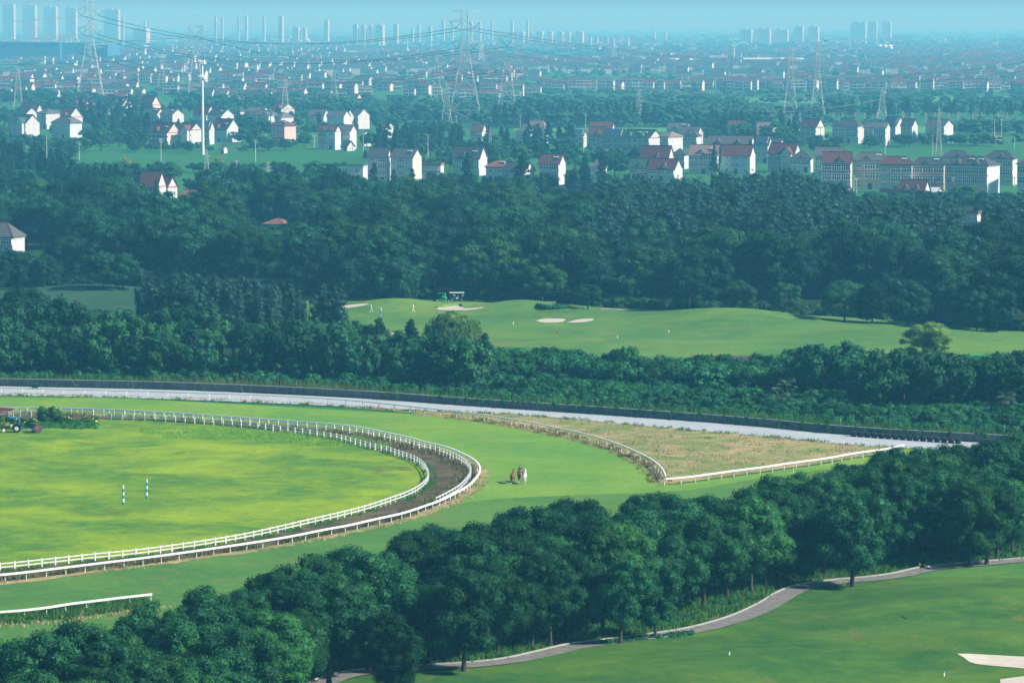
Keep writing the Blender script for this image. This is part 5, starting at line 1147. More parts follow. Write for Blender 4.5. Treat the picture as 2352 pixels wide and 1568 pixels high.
for i, (pts) in enumerate([[(150, 349), (760, 342), (780, 352), (700, 376), (420, 380), (180, 372)], [(1180, 296), (2400, 288), (2400, 306), (1180, 302)], [(1990, 342), (2400, 328), (2400, 345), (2120, 358), (1990, 358)], [(1700, 226), (2400, 221), (2400, 236), (1700, 238)], [(490, 214), (600, 212), (600, 222), (490, 224)], [(1160, 262), (1500, 256), (1500, 262), (1160, 268)]]):
    sheet('field', pts, .06 + i * .005, M['field'] if i in (0, 2) else fm)

# ================================================================= pylons, masts, poles and wires
def crossed(mb, a0, a1, b0, b1, r, n=1):
    """two legs a0-a1 and b0-b1 braced with n crosses"""
    for i in range(n):
        p, q = i / n, (i + 1) / n
        mb.bar(a0.lerp(a1, p), b0.lerp(b1, q), r, n=3, cap=False); mb.bar(b0.lerp(b1, p), a0.lerp(a1, q), r, n=3, cap=False); mb.bar(a0.lerp(a1, q), b0.lerp(b1, q), r, n=3, cap=False)
def lattice(levels, r, br, cell=1.0):
    """square lattice shaft through levels (z, half width)"""
    mb = MB()
    for (z0, w0), (z1, w1) in zip(levels[:-1], levels[1:]):
        n = max(1, round((z1 - z0) / (cell * (w0 + w1)))); A = [Vector((sx * w0, sy * w0, z0)) for sx, sy in ((-1, -1), (1, -1), (1, 1), (-1, 1))]; B = [Vector((sx * w1, sy * w1, z1)) for sx, sy in ((-1, -1), (1, -1), (1, 1), (-1, 1))]
        for k in range(4): mb.bar(A[k], B[k], r, n=4, cap=False); crossed(mb, A[k], B[k], A[(k + 1) % 4], B[(k + 1) % 4], br, n)
    return mb
def arm_mesh(z, w0, L, dz, r, up=0):
    """cross arm pair along x at height z"""
    mb = MB()
    for s in (-1, 1):
        tip = Vector((s * L, 0, z + up)); 
        for sy in (-1, 1):
            a, b = Vector((s * w0, sy * w0, z)), Vector((s * w0, sy * w0, z + dz)); mb.bar(a, tip, r, n=3, cap=False); mb.bar(b, tip, r, n=3, cap=False)
            for t in (.25, .5, .75): mb.bar(a.lerp(tip, t), b.lerp(tip, t - .2), r * .7, n=3, cap=False)
        for t in (.3, .6): mb.bar(Vector((s * w0, -w0, z)).lerp(tip, t), Vector((s * w0, w0, z)).lerp(tip, t), r * .7, n=3, cap=False)
    return mb
WIREPTS = {}
def pylon(x, yt, yb, kind, label, base=None, mat='steel', rot=0.0, grp='lattice pylons and masts', thick=1.0):
    g = G(x, yb); Ht = at_depth(x, yt, g.y).z; m = M[mat]; e = empty('pylon' if kind != 'mast' else 'lattice_mast', g, rot, label, 'pylon' if kind != 'mast' else 'mast', grp)
    r, br = .13 * thick * max(.5, Ht / 70) + .03, .065 * thick * max(.6, Ht / 70) + .02; bw = base or Ht * .115; pts = []
    if kind == 'drum':
        lattice([(0, bw), (Ht * .12, bw * .86), (Ht * .45, bw * .42), (Ht * .62, bw * .2), (Ht * .97, bw * .17)], r, br, 1.1).build('tower_body', m, e)
        for z, L in ((.955, .12), (.875, .135), (.70, .12), (.52, .135)):
            arm_mesh(Ht * z, bw * .17, Ht * L, Ht * .028, br, up=Ht * .012 if z > .95 else 0).build('cross_arm', m, e)
            if z < .95:
                for s in (-1, 1):
                    ins = MB()
                    low = Vector((s * Ht * L * .6, 0, Ht * (z - .055))); ins.bar((s * Ht * L * .95, 0, Ht * z), low, .16, n=5); ins.bar((s * (bw * .17 + .4), 0, Ht * (z + .0)), low, .16, n=5); pts.append(g + Matrix.Rotation(rot, 3, 'Z') @ low)
                    ins.build('insulator', M['ridge'], e)
    elif kind == 'cat':
        zw = .66; lattice([(0, bw), (Ht * .12, bw * .85), (Ht * zw, bw * .22)], r, br, 1.1).build('tower_body', m, e)
        hd = MB(); W2 = Ht * .115; zt = Ht * .98; y = bw * .15
        for s in (-1, 1):
            for sy in (-y, y):
                p = [Vector((s * bw * .1, sy, Ht * zw)), Vector((s * W2, sy, Ht * (zw + .05))), Vector((s * W2 * .92, sy, zt)), Vector((s * (W2 * .92 - 2.0), sy, zt - Ht * .03)), Vector((s * (W2 - 2.2), sy, Ht * (zw + .06)))]
                for a, b in zip(p[:-1], p[1:]): hd.bar(a, b, br * 1.3, n=3, cap=False)
                for t in range(7): u = t / 7; hd.bar(p[1].lerp(p[2], u), p[4].lerp(p[3], (u + .14)), br, n=3, cap=False); hd.bar(p[4].lerp(p[3], u), p[1].lerp(p[2], u + .14), br, n=3, cap=False)
                hd.bar(p[2], (0, sy, zt), br * 1.3, n=3, cap=False); hd.bar(p[3], (0, sy, zt - Ht * .03), br, n=3, cap=False)
                for t in range(5): hd.bar(p[2].lerp(Vector((0, sy, zt)), t / 5), p[3].lerp(Vector((0, sy, zt - Ht * .03)), (t + 1) / 5), br, n=3, cap=False)
                tip = Vector((s * Ht * .185, 0, Ht * (zw - .01))); hd.bar(p[1], tip, br * 1.2, n=3, cap=False); hd.bar(p[0], tip, br * 1.2, n=3, cap=False); hd.bar(p[0].lerp(p[1], .5), p[1].lerp(tip, .5), br, n=3, cap=False)
        hd.build('tower_head', m, e)
        for s in (-1, 1):
            ins = MB(); low = Vector((s * Ht * .125, 0, Ht * (zw - .10))); ins.bar((s * Ht * .18, 0, Ht * (zw - .01)), low, .15, n=5); ins.bar((s * bw * .3, 0, Ht * (zw - .01)), low, .15, n=5); pts.append(g + low); ins.build('insulator', M['ridge'], e)
        ins = MB(); low = Vector((0, 0, Ht * (zw + .17))); ins.bar((-W2 * .8, 0, zt - 2), low, .15, n=5); ins.bar((W2 * .8, 0, zt - 2), low, .15, n=5); pts.append(g + low); ins.build('insulator', M['ridge'], e)
    elif kind == 'arms':
        lattice([(0, bw), (Ht * .3, bw * .6), (Ht * .6, bw * .28), (Ht * .97, bw * .14)], r, br, 1.1).build('tower_body', m, e)
        for z, L in ((.95, .10), (.80, .15), (.66, .19), (.55, .15)): arm_mesh(Ht * z, bw * .16, Ht * L, Ht * .03, br).build('cross_arm', m, e); pts += [g + Vector((s * Ht * L, 0, Ht * (z - .04))) for s in (-1, 1)]
    else:
        lattice([(0, bw), (Ht * .35, bw * .62), (Ht * .95, bw * .2)], r, br, 1.0).build('tower_body', m, e); MB().bar((0, 0, Ht * .94), (0, 0, Ht * 1.02), .12).build('spike', m, e)
        arm_mesh(Ht * .86, bw * .24, bw * .9, Ht * .02, br).build('cross_arm', m, e)
    WIREPTS[label] = pts; return e
S1 = pylon(208, -8, 238, 'drum', 'huge four-armed pylon at the left, its head above the skyline', rot=.05, base=11.5)
S2 = pylon(1068, 17, 285, 'drum', 'tallest four-armed pylon in the middle of the photo', rot=.05, base=11)
S3 = pylon(450, 56, 227, 'cat', 'window-headed pylon behind the white mast', base=7)
S4 = pylon(1164, 71, 287, 'cat', 'window-headed pylon right of the tallest pylon', base=7.5)
S5 = pylon(1815, 104, 284, 'arms', 'pale pylon with horned head, left of the darker one', base=5.6)
S6 = pylon(1877, 92, 274, 'arms', 'darker thin pylon under the flying bird', base=8, mat='ridgepale')if 'ridgepale' in M else pylon(1877, 92, 274, 'arms', 'darker thin pylon under the flying bird', base=5.2)
for x, yt, yb, k, l, b in [(42, 153, 248, 'mast', 'lattice pylon at the left edge above the red-roofed house', 3.6), (372, 122, 200, 'arms', 'hazy pylon left of the window-headed one', 4.5), (427, 113, 217, 'arms', 'pale three-armed pylon just left of the window-headed one', 5), (655, 178, 283, 'mast', 'slim pale lattice mast above the pink house', 3.4),
                           (767, 160, 252, 'arms', 'small pylon above the pale blue houses', 5), (1003, 123, 250, 'arms', 'wide-footed blue-grey pylon left of the tallest one', 6), (1026, 188, 288, 'mast', 'slim lattice mast between the wide-footed and the tallest pylon', 3.6), (1466, 205, 290, 'arms', 'small pylon on the green field right of the centre', 4),
                           (2026, 203, 277, 'mast', 'slim lattice mast left of the solar-roofed white gable house', 3.4), (627, 57, 140, 'mast', 'very faint lattice pylon left of the white arches', 7), (2156, 245, 358, 'mast', 'thin dark lattice mast in the village field at the right', 1.6), (1740, 286, 360, 'mast', 'brown lattice mast beside the plain red roof', 1.5),
                           (1126, 293, 373, 'mast', 'thin brown lattice mast right of the white-gabled big house', 1.4), (475, 345, 443, 'mast', 'brown lattice mast at the foot of the white mast', 1.7), (615, 371, 436, 'arms', 'small lattice pylon with short arms in the trees', 1.8)]:
    pylon(x, yt, yb, k, l, b, thick=1.0 if yb < 300 else .6)
for x, yt, yb, l in [(1106, 95, 157, 'white painted lattice mast right of the tallest pylon'), (1411, 100, 147, 'white painted lattice mast far off right of the centre')]: pylon(x, yt, yb, 'mast', l, 5.5, 'white', thick=2.0)
# wires: every visible bundle is a thing of its own
def wire(a, b, sag, label, r=.13, cat='power line', name='power_line', offs=.45, grp='power lines'):
    mb = MB(); d = (b - a); s = Vector((d.y, -d.x, 0)).normalized() * offs
    for k in (-1, 1):
        pts = [a.lerp(b, t / 22) + s * k - Vector((0, 0, sag * 4 * (t / 22) * (1 - t / 22))) for t in range(23)]; mb.poly(pts, r, 3)
    o = mb.mesh(name, [M['wirem']]); ob = link(name, o); tag(ob, label, cat, grp)
M['wirem'] = plain('wire_metal', (.06, .07, .08), .6, .1)
W1, W2_ = WIREPTS['huge four-armed pylon at the left, its head above the skyline'], WIREPTS['tallest four-armed pylon in the middle of the photo']
nm_ = ['upper', 'upper', 'middle', 'middle', 'lower', 'lower']; sd = ['near', 'far'] * 3
for i in range(6):
    wire(W1[i], W2_[i], 16, '{} {} cable pair sagging between the two four-armed pylons'.format(nm_[i], sd[i])); far_ = Vector((W2_[i].x + 620, W2_[i].y + 1500, W2_[i].z - 4 + (i // 2)))
    wire(W2_[i], far_, 28, '{} {} cable pair running from the tallest pylon to the right'.format(nm_[i], sd[i])); lf = Vector((W1[i].x - 420, W1[i].y - 300, W1[i].z + 8))
    wire(lf, W1[i], 12, '{} {} cable pair reaching the left pylon from outside'.format(nm_[i], sd[i]))
A3, A4 = WIREPTS['window-headed pylon behind the white mast'], WIREPTS['window-headed pylon right of the tallest pylon']
for i, w in enumerate(['left', 'right', 'top']):
    wire(A3[i], A4[i], 14, w + ' cable pair between the two window-headed pylons'); wire(A4[i], A4[i] + Vector((600, 1500, 0)), 30, w + ' cable pair from the window-headed pylon far to the right')
    wire(A3[i] + Vector((-520, 300, 3)), A3[i], 10, w + ' cable pair reaching the window-headed pylon from the left')
for i, (x0, y0, x1, y1, Y0, Y1, s) in enumerate([(1815, 160, 2480, 118, 2560, 2300, 8), (1815, 175, 2480, 138, 2560, 2300, 8), (1877, 150, 2480, 152, 2700, 2300, 9), (1466, 232, 2026, 228, 2450, 2560, 8), (2026, 222, 2480, 205, 2560, 2300, 6), (1466, 226, 1000, 190, 2450, 2700, 8), (1568, 190, 2480, 170, 3000, 2800, 12)]):
    wire(at_depth(x0, y0, Y0), at_depth(x1, y1, Y1), s, 'thin dark power line, {} from the top at the right'.format(ordinal(i + 1)), .09)
for i, (x0, y0, x1, y1, Y) in enumerate([(-40, 505, 360, 505, 1350), (229, 380, 544, 370, 1700), (544, 370, 719, 377, 1700), (983, 320, 1156, 320, 1900), (1156, 320, 1340, 318, 1900), (1961, 425, 2191, 420, 1500), (2191, 420, 2420, 415, 1500)]):
    wire(at_depth(x0, y0, Y), at_depth(x1, y1, Y), 1.5, 'local overhead wire between poles, {} of the village ones from the left'.format(ordinal(i + 1)), .025, 'overhead wire', 'overhead_wire', .35, 'overhead wires of the village')

# the white tube mast
g = G(466, 356); Ht = at_depth(466, 134, g.y).z; e = empty('antenna_mast', g, 0, 'tall white tubular antenna mast with two rings of panel antennas', 'mast')
MB().tube([(0, 0, 0), (0, 0, Ht * .35), (0, 0, Ht * .7), (0, 0, Ht * .97)], [.78, .66, .52, .42], 14).build('pole', M['white'], e)
for z in (.955, .80):
    pf = MB(); pf.lathe([(1.5, 0), (1.7, .08), (1.7, .2), (1.5, .28)], 14, (0, 0, Ht * z - .6)); pf.lathe([(1.68, 0), (1.72, .04), (1.68, .08)], 14, (0, 0, Ht * z + .5))
    for k in range(8): a = k * math.pi / 4; pf.bar((.4 * math.cos(a), .4 * math.sin(a), Ht * z - .5), (1.65 * math.cos(a), 1.65 * math.sin(a), Ht * z - .45), .05); pf.bar((1.68 * math.cos(a), 1.68 * math.sin(a), Ht * z - .4), (1.68 * math.cos(a), 1.68 * math.sin(a), Ht * z + .55), .04)
    pf.build('platform', M['frame'], e)
    for k in range(6): a = k * math.pi / 3 + .2; ab = MB(); ab.box(-.16, .16, -.1, .1, -.9, 1.3); o = ab.build('antenna', M['frame'], e, (2.0 * math.cos(a), 2.0 * math.sin(a), Ht * z)); o.rotation_euler = (0, 0, a + math.pi / 2)
M['concrete'] = plain('pole_concrete', (.50, .50, .46), .85, .1)
def upole(x, yt, yb, label, n=2):
    g = G(x, yb); h = at_depth(x, yt, g.y).z; e = empty('utility_pole', g, R.uniform(-.5, .5), label, 'utility pole', 'concrete utility poles')
    MB().tube([(0, 0, -.2), (0, 0, h)], [.2, .12], 8).build('pole', M['concrete'], e)
    for k in range(n):
        z = h - .4 - 1.1 * k; am = MB(); am.box(-1.1, 1.1, -.06, .06, z - .07, z + .07); am.bar((-.7, 0, z), (0, -.1, z - .7), .03); am.bar((.7, 0, z), (0, -.1, z - .7), .03); am.build('cross_arm', M['steel'], e)
        im = MB()
        for sx in (-1, -.5, .5, 1): im.lathe([(.04, 0), (.09, .05), (.05, .12), (.09, .17), (.03, .24)], 6, (sx, 0, z + .05))
        im.build('insulators', M['white'], e)
    return e
PO = [(35, 330, 354, 2), (108, 311, 425, 0), (182, 325, 369, 2), (370, 318, 392, 2), (229, 378, 399, 1), (253, 290, 319, 1), (544, 368, 399, 1), (587, 321, 372, 2), (610, 308, 332, 1), (719, 375, 404, 1), (722, 310, 339, 1), (747, 381, 414, 0), (834, 303, 347, 0), (983, 309, 361, 2), (1048, 266, 289, 1),
      (1156, 317, 346, 2), (1195, 264, 294, 2), (1219, 321, 349, 2), (1291, 328, 356, 0), (1340, 315, 380, 2), (1345, 261, 298, 2), (1394, 343, 367, 1), (1476, 310, 345, 1), (1606, 256, 292, 1), (1612, 301, 334, 1), (1884, 293, 341, 1), (2033, 285, 356, 2), (2059, 240, 267, 1), (2142, 311, 357, 1), (2195, 238, 267, 1),
      (2284, 273, 331, 1), (2300, 273, 331, 1), (2330, 313, 342, 0), (2336, 235, 264, 1), (1961, 401, 447, 0), (1967, 409, 448, 1), (2191, 406, 446, 2), (2330, 406, 430, 1)]
for i, (x, a, b, n) in enumerate(sorted(PO)): upole(x, a, b, 'concrete utility pole, {} from the left of those standing in the village'.format(ordinal(i + 1)), n)
# pairs of lattice posts in the far field
for i, xz in enumerate([1595, 1641, 1687, 1735, 1781, 1827, 1925, 1975, 2025, 2085, 2137, 2190, 2245, 2303]):
    g = G(xz, 287 if i < 6 else 284); e = empty('lattice_gantry', g, 0, 'pale lattice double post, {} from the left in the field behind the village'.format(ordinal(i + 1)), 'lattice frame', 'lattice double posts in the field')
    for s in (-1, 1): lattice([(0, .45), (7.2, .35)], .08, .05, 1.1).build('post', M['steel'], e, (s * 3.0, 0, 0))
    bm_ = MB()
    for z in (5.2, 6.0, 6.8): bm_.bar((-3, 0, z), (3, 0, z), .06)
    bm_.build('cross_beam', M['steel'], e)

# ---------------------------------------------------------------- skyline
def tower_mat(nm, col, win):
    m, nt, b, _ = newmat(nm); tc = nt.nodes.new('ShaderNodeTexCoord'); br = nt.nodes.new('ShaderNodeTexBrick'); br.offset = 0
    sp_ = nt.nodes.new('ShaderNodeSeparateXYZ'); nt.links.new(tc.outputs['Object'], sp_.inputs[0]); ad = nt.nodes.new('ShaderNodeMath'); nt.links.new(sp_.outputs[0], ad.inputs[0]); nt.links.new(sp_.outputs[1], ad.inputs[1])
    cb = nt.nodes.new('ShaderNodeCombineXYZ'); nt.links.new(ad.outputs[0], cb.inputs[0]); nt.links.new(sp_.outputs[2], cb.inputs[1]); nt.links.new(cb.outputs[0], br.inputs[0])
    br.inputs['Color1'].default_value = (*win, 1); br.inputs['Color2'].default_value = (*[c * 1.4 for c in win], 1); br.inputs['Mortar'].default_value = (*col, 1); br.inputs['Scale'].default_value = 1; br.inputs['Brick Width'].default_value = 4.2; br.inputs['Row Height'].default_value = 3.1; br.inputs['Mortar Size'].default_value = .75
    nt.links.new(br.outputs[0], b.inputs['Base Color']); b.inputs['Roughness'].default_value = .8; return m
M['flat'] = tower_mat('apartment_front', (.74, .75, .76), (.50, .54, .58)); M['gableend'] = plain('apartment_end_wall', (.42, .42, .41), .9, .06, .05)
M['bluenet'] = tower_mat('blue_netting', (.012, .13, .32), (.008, .10, .26)); M['bluenetlight'] = tower_mat('light_blue_netting', (.03, .14, .30), (.02, .11, .25)); M['bluenetdark'] = tower_mat('dark_blue_netting', (.004, .05, .16), (.003, .04, .13))
def block(name, x0, x1, yt, yb, label, cat, mats, grp=None, depth=14, rot=None, cap=True):
    g = G((x0 + x1) / 2, yb); s = ppm(yb); h = at_depth(x0, yt, g.y).z; rot = math.radians(20) if rot is None else rot; Wt = (x1 - x0) / s
    D_ = min(depth, Wt * .8); W = max(4, (Wt - D_ * math.sin(rot)) / math.cos(rot)); e = empty(name, g, -rot, label, cat, grp); hw, hd = W / 2, D_ / 2; mb = MB()
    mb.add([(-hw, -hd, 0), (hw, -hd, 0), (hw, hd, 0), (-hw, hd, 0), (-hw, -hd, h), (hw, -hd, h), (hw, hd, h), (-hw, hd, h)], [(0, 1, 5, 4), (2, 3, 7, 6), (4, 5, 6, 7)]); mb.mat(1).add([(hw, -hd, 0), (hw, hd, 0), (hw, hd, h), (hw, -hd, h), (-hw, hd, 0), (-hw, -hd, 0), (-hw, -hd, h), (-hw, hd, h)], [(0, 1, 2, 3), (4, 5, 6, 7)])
    mb.build('shaft', mats, e)
    if cap: c = MB(); c.box(-hw * .5, hw * .1, -hd * .5, hd * .5, h + .02, h + 4); c.box(-hw - .3, hw + .3, -hd - .3, hd + .3, h - .01, h + .6) if 0 else c.box(hw * .4, hw * .8, -hd * .4, hd * .4, h + .02, h + 2.5); c.build('roof_house', mats[1], e)
    return e
AP = [(6, 37, 10, 97), (52, 86, 13, 97), (100, 134, 17, 97), (150, 179, 19, 97), (238, 277, 23, 97), (280, 286, 40, 108), (330, 336, 50, 100), (492, 499, 40, 100), (508, 514, 42, 100), (545, 552, 44, 98), (562, 570, 38, 98), (603, 610, 40, 98), (640, 652, 38, 106), (672, 690, 64, 104), (694, 706, 66, 104), (745, 757, 48, 104),
      (811, 824, 58, 110), (828, 842, 60, 110), (846, 858, 60, 110), (862, 884, 58, 110), (904, 916, 56, 104), (943, 951, 70, 104), (958, 966, 58, 102), (984, 993, 60, 104), (1014, 1022, 48, 102), (1036, 1042, 52, 102), (1078, 1086, 50, 102), (1098, 1106, 50, 102), (1127, 1133, 49, 100), (1172, 1180, 49, 100), (1208, 1215, 49, 100),
      (1192, 1206, 74, 106), (1216, 1226, 76, 106), (1232, 1250, 74, 106), (1256, 1272, 74, 106), (1280, 1296, 75, 106), (1300, 1312, 75, 106), (1322, 1342, 74, 106), (1343, 1348, 88, 112), (1352, 1360, 88, 112), (1367, 1374, 88, 112), (1392, 1398, 90, 112), (1404, 1412, 89, 112), (1424, 1430, 88, 112), (1438, 1446, 89, 112), (1498, 1506, 74, 96), (1524, 1532, 72, 96),
      (1700, 1729, 69, 103), (1732, 1771, 68, 103), (1773, 1812, 70, 103), (1822, 1847, 62, 103), (1856, 1882, 62, 103), (1953, 1990, 52, 96), (1994, 2016, 52, 94), (2024, 2048, 51, 94), (868, 874, 92, 118), (1860, 1880, 96, 106), (1890, 1925, 96, 106), (1930, 1990, 95, 105), (2136, 2152, 90, 98), (2156, 2174, 89, 98)]
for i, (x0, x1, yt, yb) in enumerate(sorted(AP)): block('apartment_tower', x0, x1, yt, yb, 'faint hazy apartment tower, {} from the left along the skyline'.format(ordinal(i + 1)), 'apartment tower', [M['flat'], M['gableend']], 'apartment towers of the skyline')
block('building_site', -60, 145, 97, 141, 'huge building wrapped in dark blue netting at the left', 'building site', [M['bluenetdark'], M['bluenet']], None, 40, .05, False)
block('building_site', 145, 208, 99, 143, 'light blue netted block joined to the dark blue one', 'building site', [M['bluenetlight'], M['bluenetlight']], None, 30, .05, False)
block('building_site', 212, 275, 104, 144, 'farther netted block behind the huge pylon, half dark half light blue', 'building site', [M['bluenet'], M['bluenetlight']], None, 40, .5, False)
M['cranered'] = plain('crane_red', (.45, .10, .08), .6, .1)
for x, yt, yb, L, l in [(80, 57, 112, 22, 'red tower crane over the dark blue netted building'), (139, 80, 115, 60, 'orange tower crane with a long level jib')]:
    g = G(x, yb); h = at_depth(x, yt, g.y).z; e = empty('tower_crane', g, .1, l, 'crane'); lattice([(0, 1.2), (h, 1.2)], .45, .25, 1.2).build('tower', M['cranered'], e); j = MB()
    zj = h - 8; j.bar((-L, 0, zj), (L * .5, 0, zj), .5); j.bar((-L, 0, zj), (0, 0, h + 1), .3); j.bar((L * .5, 0, zj), (0, 0, h + 1), .3); j.box(L * .35, L * .5, -1, 1, zj - 3, zj - .6); j.build('jib', M['cranered'], e)
for x, w, yt, yb, l in [(676, 26, 88, 103, 'left white arch of the distant bridge'), (690, 34, 88, 103, 'right white arch of the distant bridge'), (1706, 30, 102, 118, 'thin white arch between reddish piers far at the right')]:
    g = G(x, yb); s = ppm(yb); h = at_depth(x, yt, g.y).z; e = MB(); pts = [(math.cos(t) * w / s / 1.55, 0, math.sin(t) * (h + 4)) for t in [math.pi * k / 24 for k in range(25)]]; e.tube(pts, 2.4 if x < 1000 else .9, 8); o = e.build('bridge_arch', M['white'], None, (g.x, g.y, 0)); tag(o, l, 'arch', 'arches of distant bridges')
M['orangepier'] = plain('reddish_pier', (.55, .25, .18), .8, .1)
for x, l in ((1724, 'reddish pier right of the thin white arch'), (1736, 'second reddish pier right of the thin white arch')):
    g = G(x, 118); tag(MB().box(-2.5, 2.5, -2.5, 2.5, 0, 14).box(-3, 3, -3, 3, 14, 15.5).build('pier', M['orangepier'], None, g), l, 'pier', 'reddish piers')
g = G(333, 136); e = empty('water_tower', g, 0, 'white column with a round disc head left of the long blue-grey building', 'tower'); MB().tube([(0, 0, 0), (0, 0, 20)], [2.6, 2.2], 14).build('column', M['white'], e); MB().lathe([(2.2, 20), (6.5, 21), (7, 22), (1, 23.5)], 18).build('disc', M['white'], e)
g = G(261, 139); tag(MB().tube([(0, 0, 0), (0, 0, 28)], [.9, .6], 10).box(-2.5, 2.5, -.5, .5, 27.5, 28.4).build('lamp_mast', M['white'], None, g), 'thin white mast in front of the netted blocks', 'mast')
def shed(x0, x1, yt, yb, label, wallm, roofm, n=8, rot=.08, cat='building', depth=30, curved=True, name='warehouse'):
    g = G((x0 + x1) / 2, yb); s = ppm(yb); h = at_depth(x0, yt, g.y).z; W = (x1 - x0) / s; e = empty(name, g, -rot, label, cat); hw, hd = W / 2, depth / 2
    MB().box(-hw, hw, -hd, hd, 0, h * .8).build('walls', wallm, e); r = MB(); m = 8
    pr = [(-hd - .5 + (depth + 1) * k / m, h * .8 + (h * .2 * math.sin(math.pi * k / m) if curved else .4)) for k in range(m + 1)]
    r.add([(-hw - .5, y, z) for y, z in pr] + [(hw + .5, y, z) for y, z in pr], [(k, m + 1 + k, m + 2 + k, k + 1) for k in range(m)] + [tuple(range(m, -1, -1)), tuple(range(m + 1, 2 * m + 2))]); r.build('roof', roofm, e)
    for k in range(n): x = -hw + W * (k + .5) / n; w = MB(); w.box(x - W / n * .32, x + W / n * .32, -hd - .12, -hd + .05, h * .42, h * .6); w.build('window', M['glass'], e)
    return e
WW = hmat('wall', 'white'); TN = hmat('roof', 'tin')
shed(1708, 1846, 133, 150, 'very long white factory hall with a low curved roof', hmat('wall', 'grey'), hmat('wall', 'grey'), 16); shed(1620, 1692, 133, 150, 'white factory office with a row of blocks on its roof', WW, M['white'], 9, curved=False); shed(1538, 1606, 134, 152, 'pale grey factory hall left of the white office', hmat('wall', 'grey'), TN, 4)
for k in range(7):
    g = G(1624 + k * 5.2, 150); h = at_depth(1624, 133, g.y).z
mb = MB(); g = G(1656, 150); h = at_depth(1656, 133, g.y).z
for k in range(8): mb.box(-17 + k * 3.4, -17 + k * 3.4 + 2.3, -15.5, -15, h + .4, h + 3.6)
tag(mb.build('roof_sign', M['white'], None, g), 'row of white letter blocks on the factory office roof', 'sign')
shed(365, 437, 128, 158, 'long blue-grey four-storey school block', hmat('wall', 'blue'), TN, 9, curved=False, depth=14, name='school_building'); block('stair_tower', 436, 451, 127, 160, 'white windowless tower at the end of the school block', 'building', [WW, WW], None, 12, .35, False)
shed(72, 155, 147, 166, 'long low building with green roof below the netted site', hmat('wall', 'grey'), hmat('roof', 'green'), 8, curved=False, depth=14, name='hall'); block('hall', 153, 178, 145, 167, 'white boxy end building with a big white frame', 'building', [WW, WW], None, 14, .3, False)
shed(1983, 2100, 103, 115, 'large beige hall behind the three silos', hmat('wall', 'cream'), TN, 0, curved=False, depth=40)
for x, l in ((2021, 'left silo of the three white ones'), (2033, 'middle silo of the three white ones'), (2044, 'right silo of the three white ones, a bit wider')):
    g = G(x, 119); e = empty('silo', g, 0, l, 'silo', 'three white silos'); r = 5.2 if x < 2040 else 6; MB().lathe([(r, 0), (r, 12), (r * .5, 14.5), (.3, 15)], 18).build('tank', M['white'], e); MB().lathe([(r + .05, 4), (r + .12, 4.1), (r + .12, 4.6), (r + .05, 4.7)], 18).build('band', M['steel'], e)
g = G(981, 210); d = MB(); d.lathe([(10, 0), (9.8, 2), (8.2, 4.2), (5, 5.6), (.2, 6.2)], 20); o = d.build('dome_tent', M['white'], None, g); o.scale = (1.5, .8, .8); tag(o, 'flat white dome tent on the hazy green field', 'tent')
g = G(908, 237); e = empty('kiosk', g, -.3, 'colourful red and blue painted small building in the hazy fields', 'kiosk'); MB().box(-6, 6, -4, 4, 0, 3).build('ground_floor', M['cranered'], e); MB().box(-6.05, 6.05, -4.05, 4.05, 3, 6).build('upper_floor', M['blue'], e); MB().box(-7, 7, -5, 5, 6, 6.5).build('roof', hmat('roof', 'dark'), e)
block('hall', 560, 600, 112, 122, 'white stepped hall in the left haze', 'building', [WW, WW], None, 12, .3, False) if 0 else None
for x0, x1, yt, yb, l in [(532, 578, 66, 84, 0)]: block('hall', 306, 345, 66, 84 + 16, 'pale pinkish stepped building in the left haze', 'building', [hmat('wall', 'peach'), hmat('wall', 'white')], None, 30, .3, True)
for x, yt, yb, l in [(1686, 103, 152, 'slim white lamp mast left of the long factory hall'), (2291, 83, 119, 'slim white mast far at the right'), (1952, 86, 120, 'very faint thin mast in the right haze'), (936, 88, 135, 'faint thin mast left of the tallest pylon'), (1548, 168, 176, 'x')][:4]:
    g = G(x, yb); h = at_depth(x, yt, g.y).z; mb = MB(); mb.tube([(0, 0, 0), (0, 0, h)], [.9, .5], 8); mb.box(-3, 3, -.6, .6, h - 1.5, h - .2); tag(mb.build('lamp_mast', M['white'], None, g), l, 'mast')

# ================================================================= people, horses, vehicles, small things
def skinned(name, verts, edges, radii, mat, parent=None, sub=1, root=0):
    me = bpy.data.meshes.new('tmp'); me.from_pydata([tuple(v) for v in verts], edges, []); o = bpy.data.objects.new('tmp', me); C.objects.link(o)
    sm = o.modifiers.new('s', 'SKIN'); sd_ = me.skin_vertices[0].data if me.skin_vertices else None
    if sd_ is None:
        bm = bmesh.new(); bm.from_mesh(me); bm.verts.layers.skin.verify(); bm.to_mesh(me); bm.free(); sd_ = me.skin_vertices[0].data
    for i, r in enumerate(radii): sd_[i].radius = (r, r) if isinstance(r, (int, float)) else r
    for i in range(len(verts)): sd_[i].use_root = (i == root)
    sm.use_smooth_shade = True; sb = o.modifiers.new('b', 'SUBSURF'); sb.levels = sub; sb.render_levels = sub
    dg = bpy.context.evaluated_depsgraph_get(); dg.update(); new = bpy.data.meshes.new_from_object(o.evaluated_get(dg)); bpy.data.objects.remove(o)
    new.name = name; new.materials.clear(); new.materials.append(mat); return link(name, new, parent=parent)
M['skin'] = plain('skin', (.55, .33, .24), .6, .05); M['hair'] = plain('dark_hair', (.015, .012, .01), .6, .1)
def cloth(nm, c): return plain('cloth_' + nm, c, .9, .08, 4)
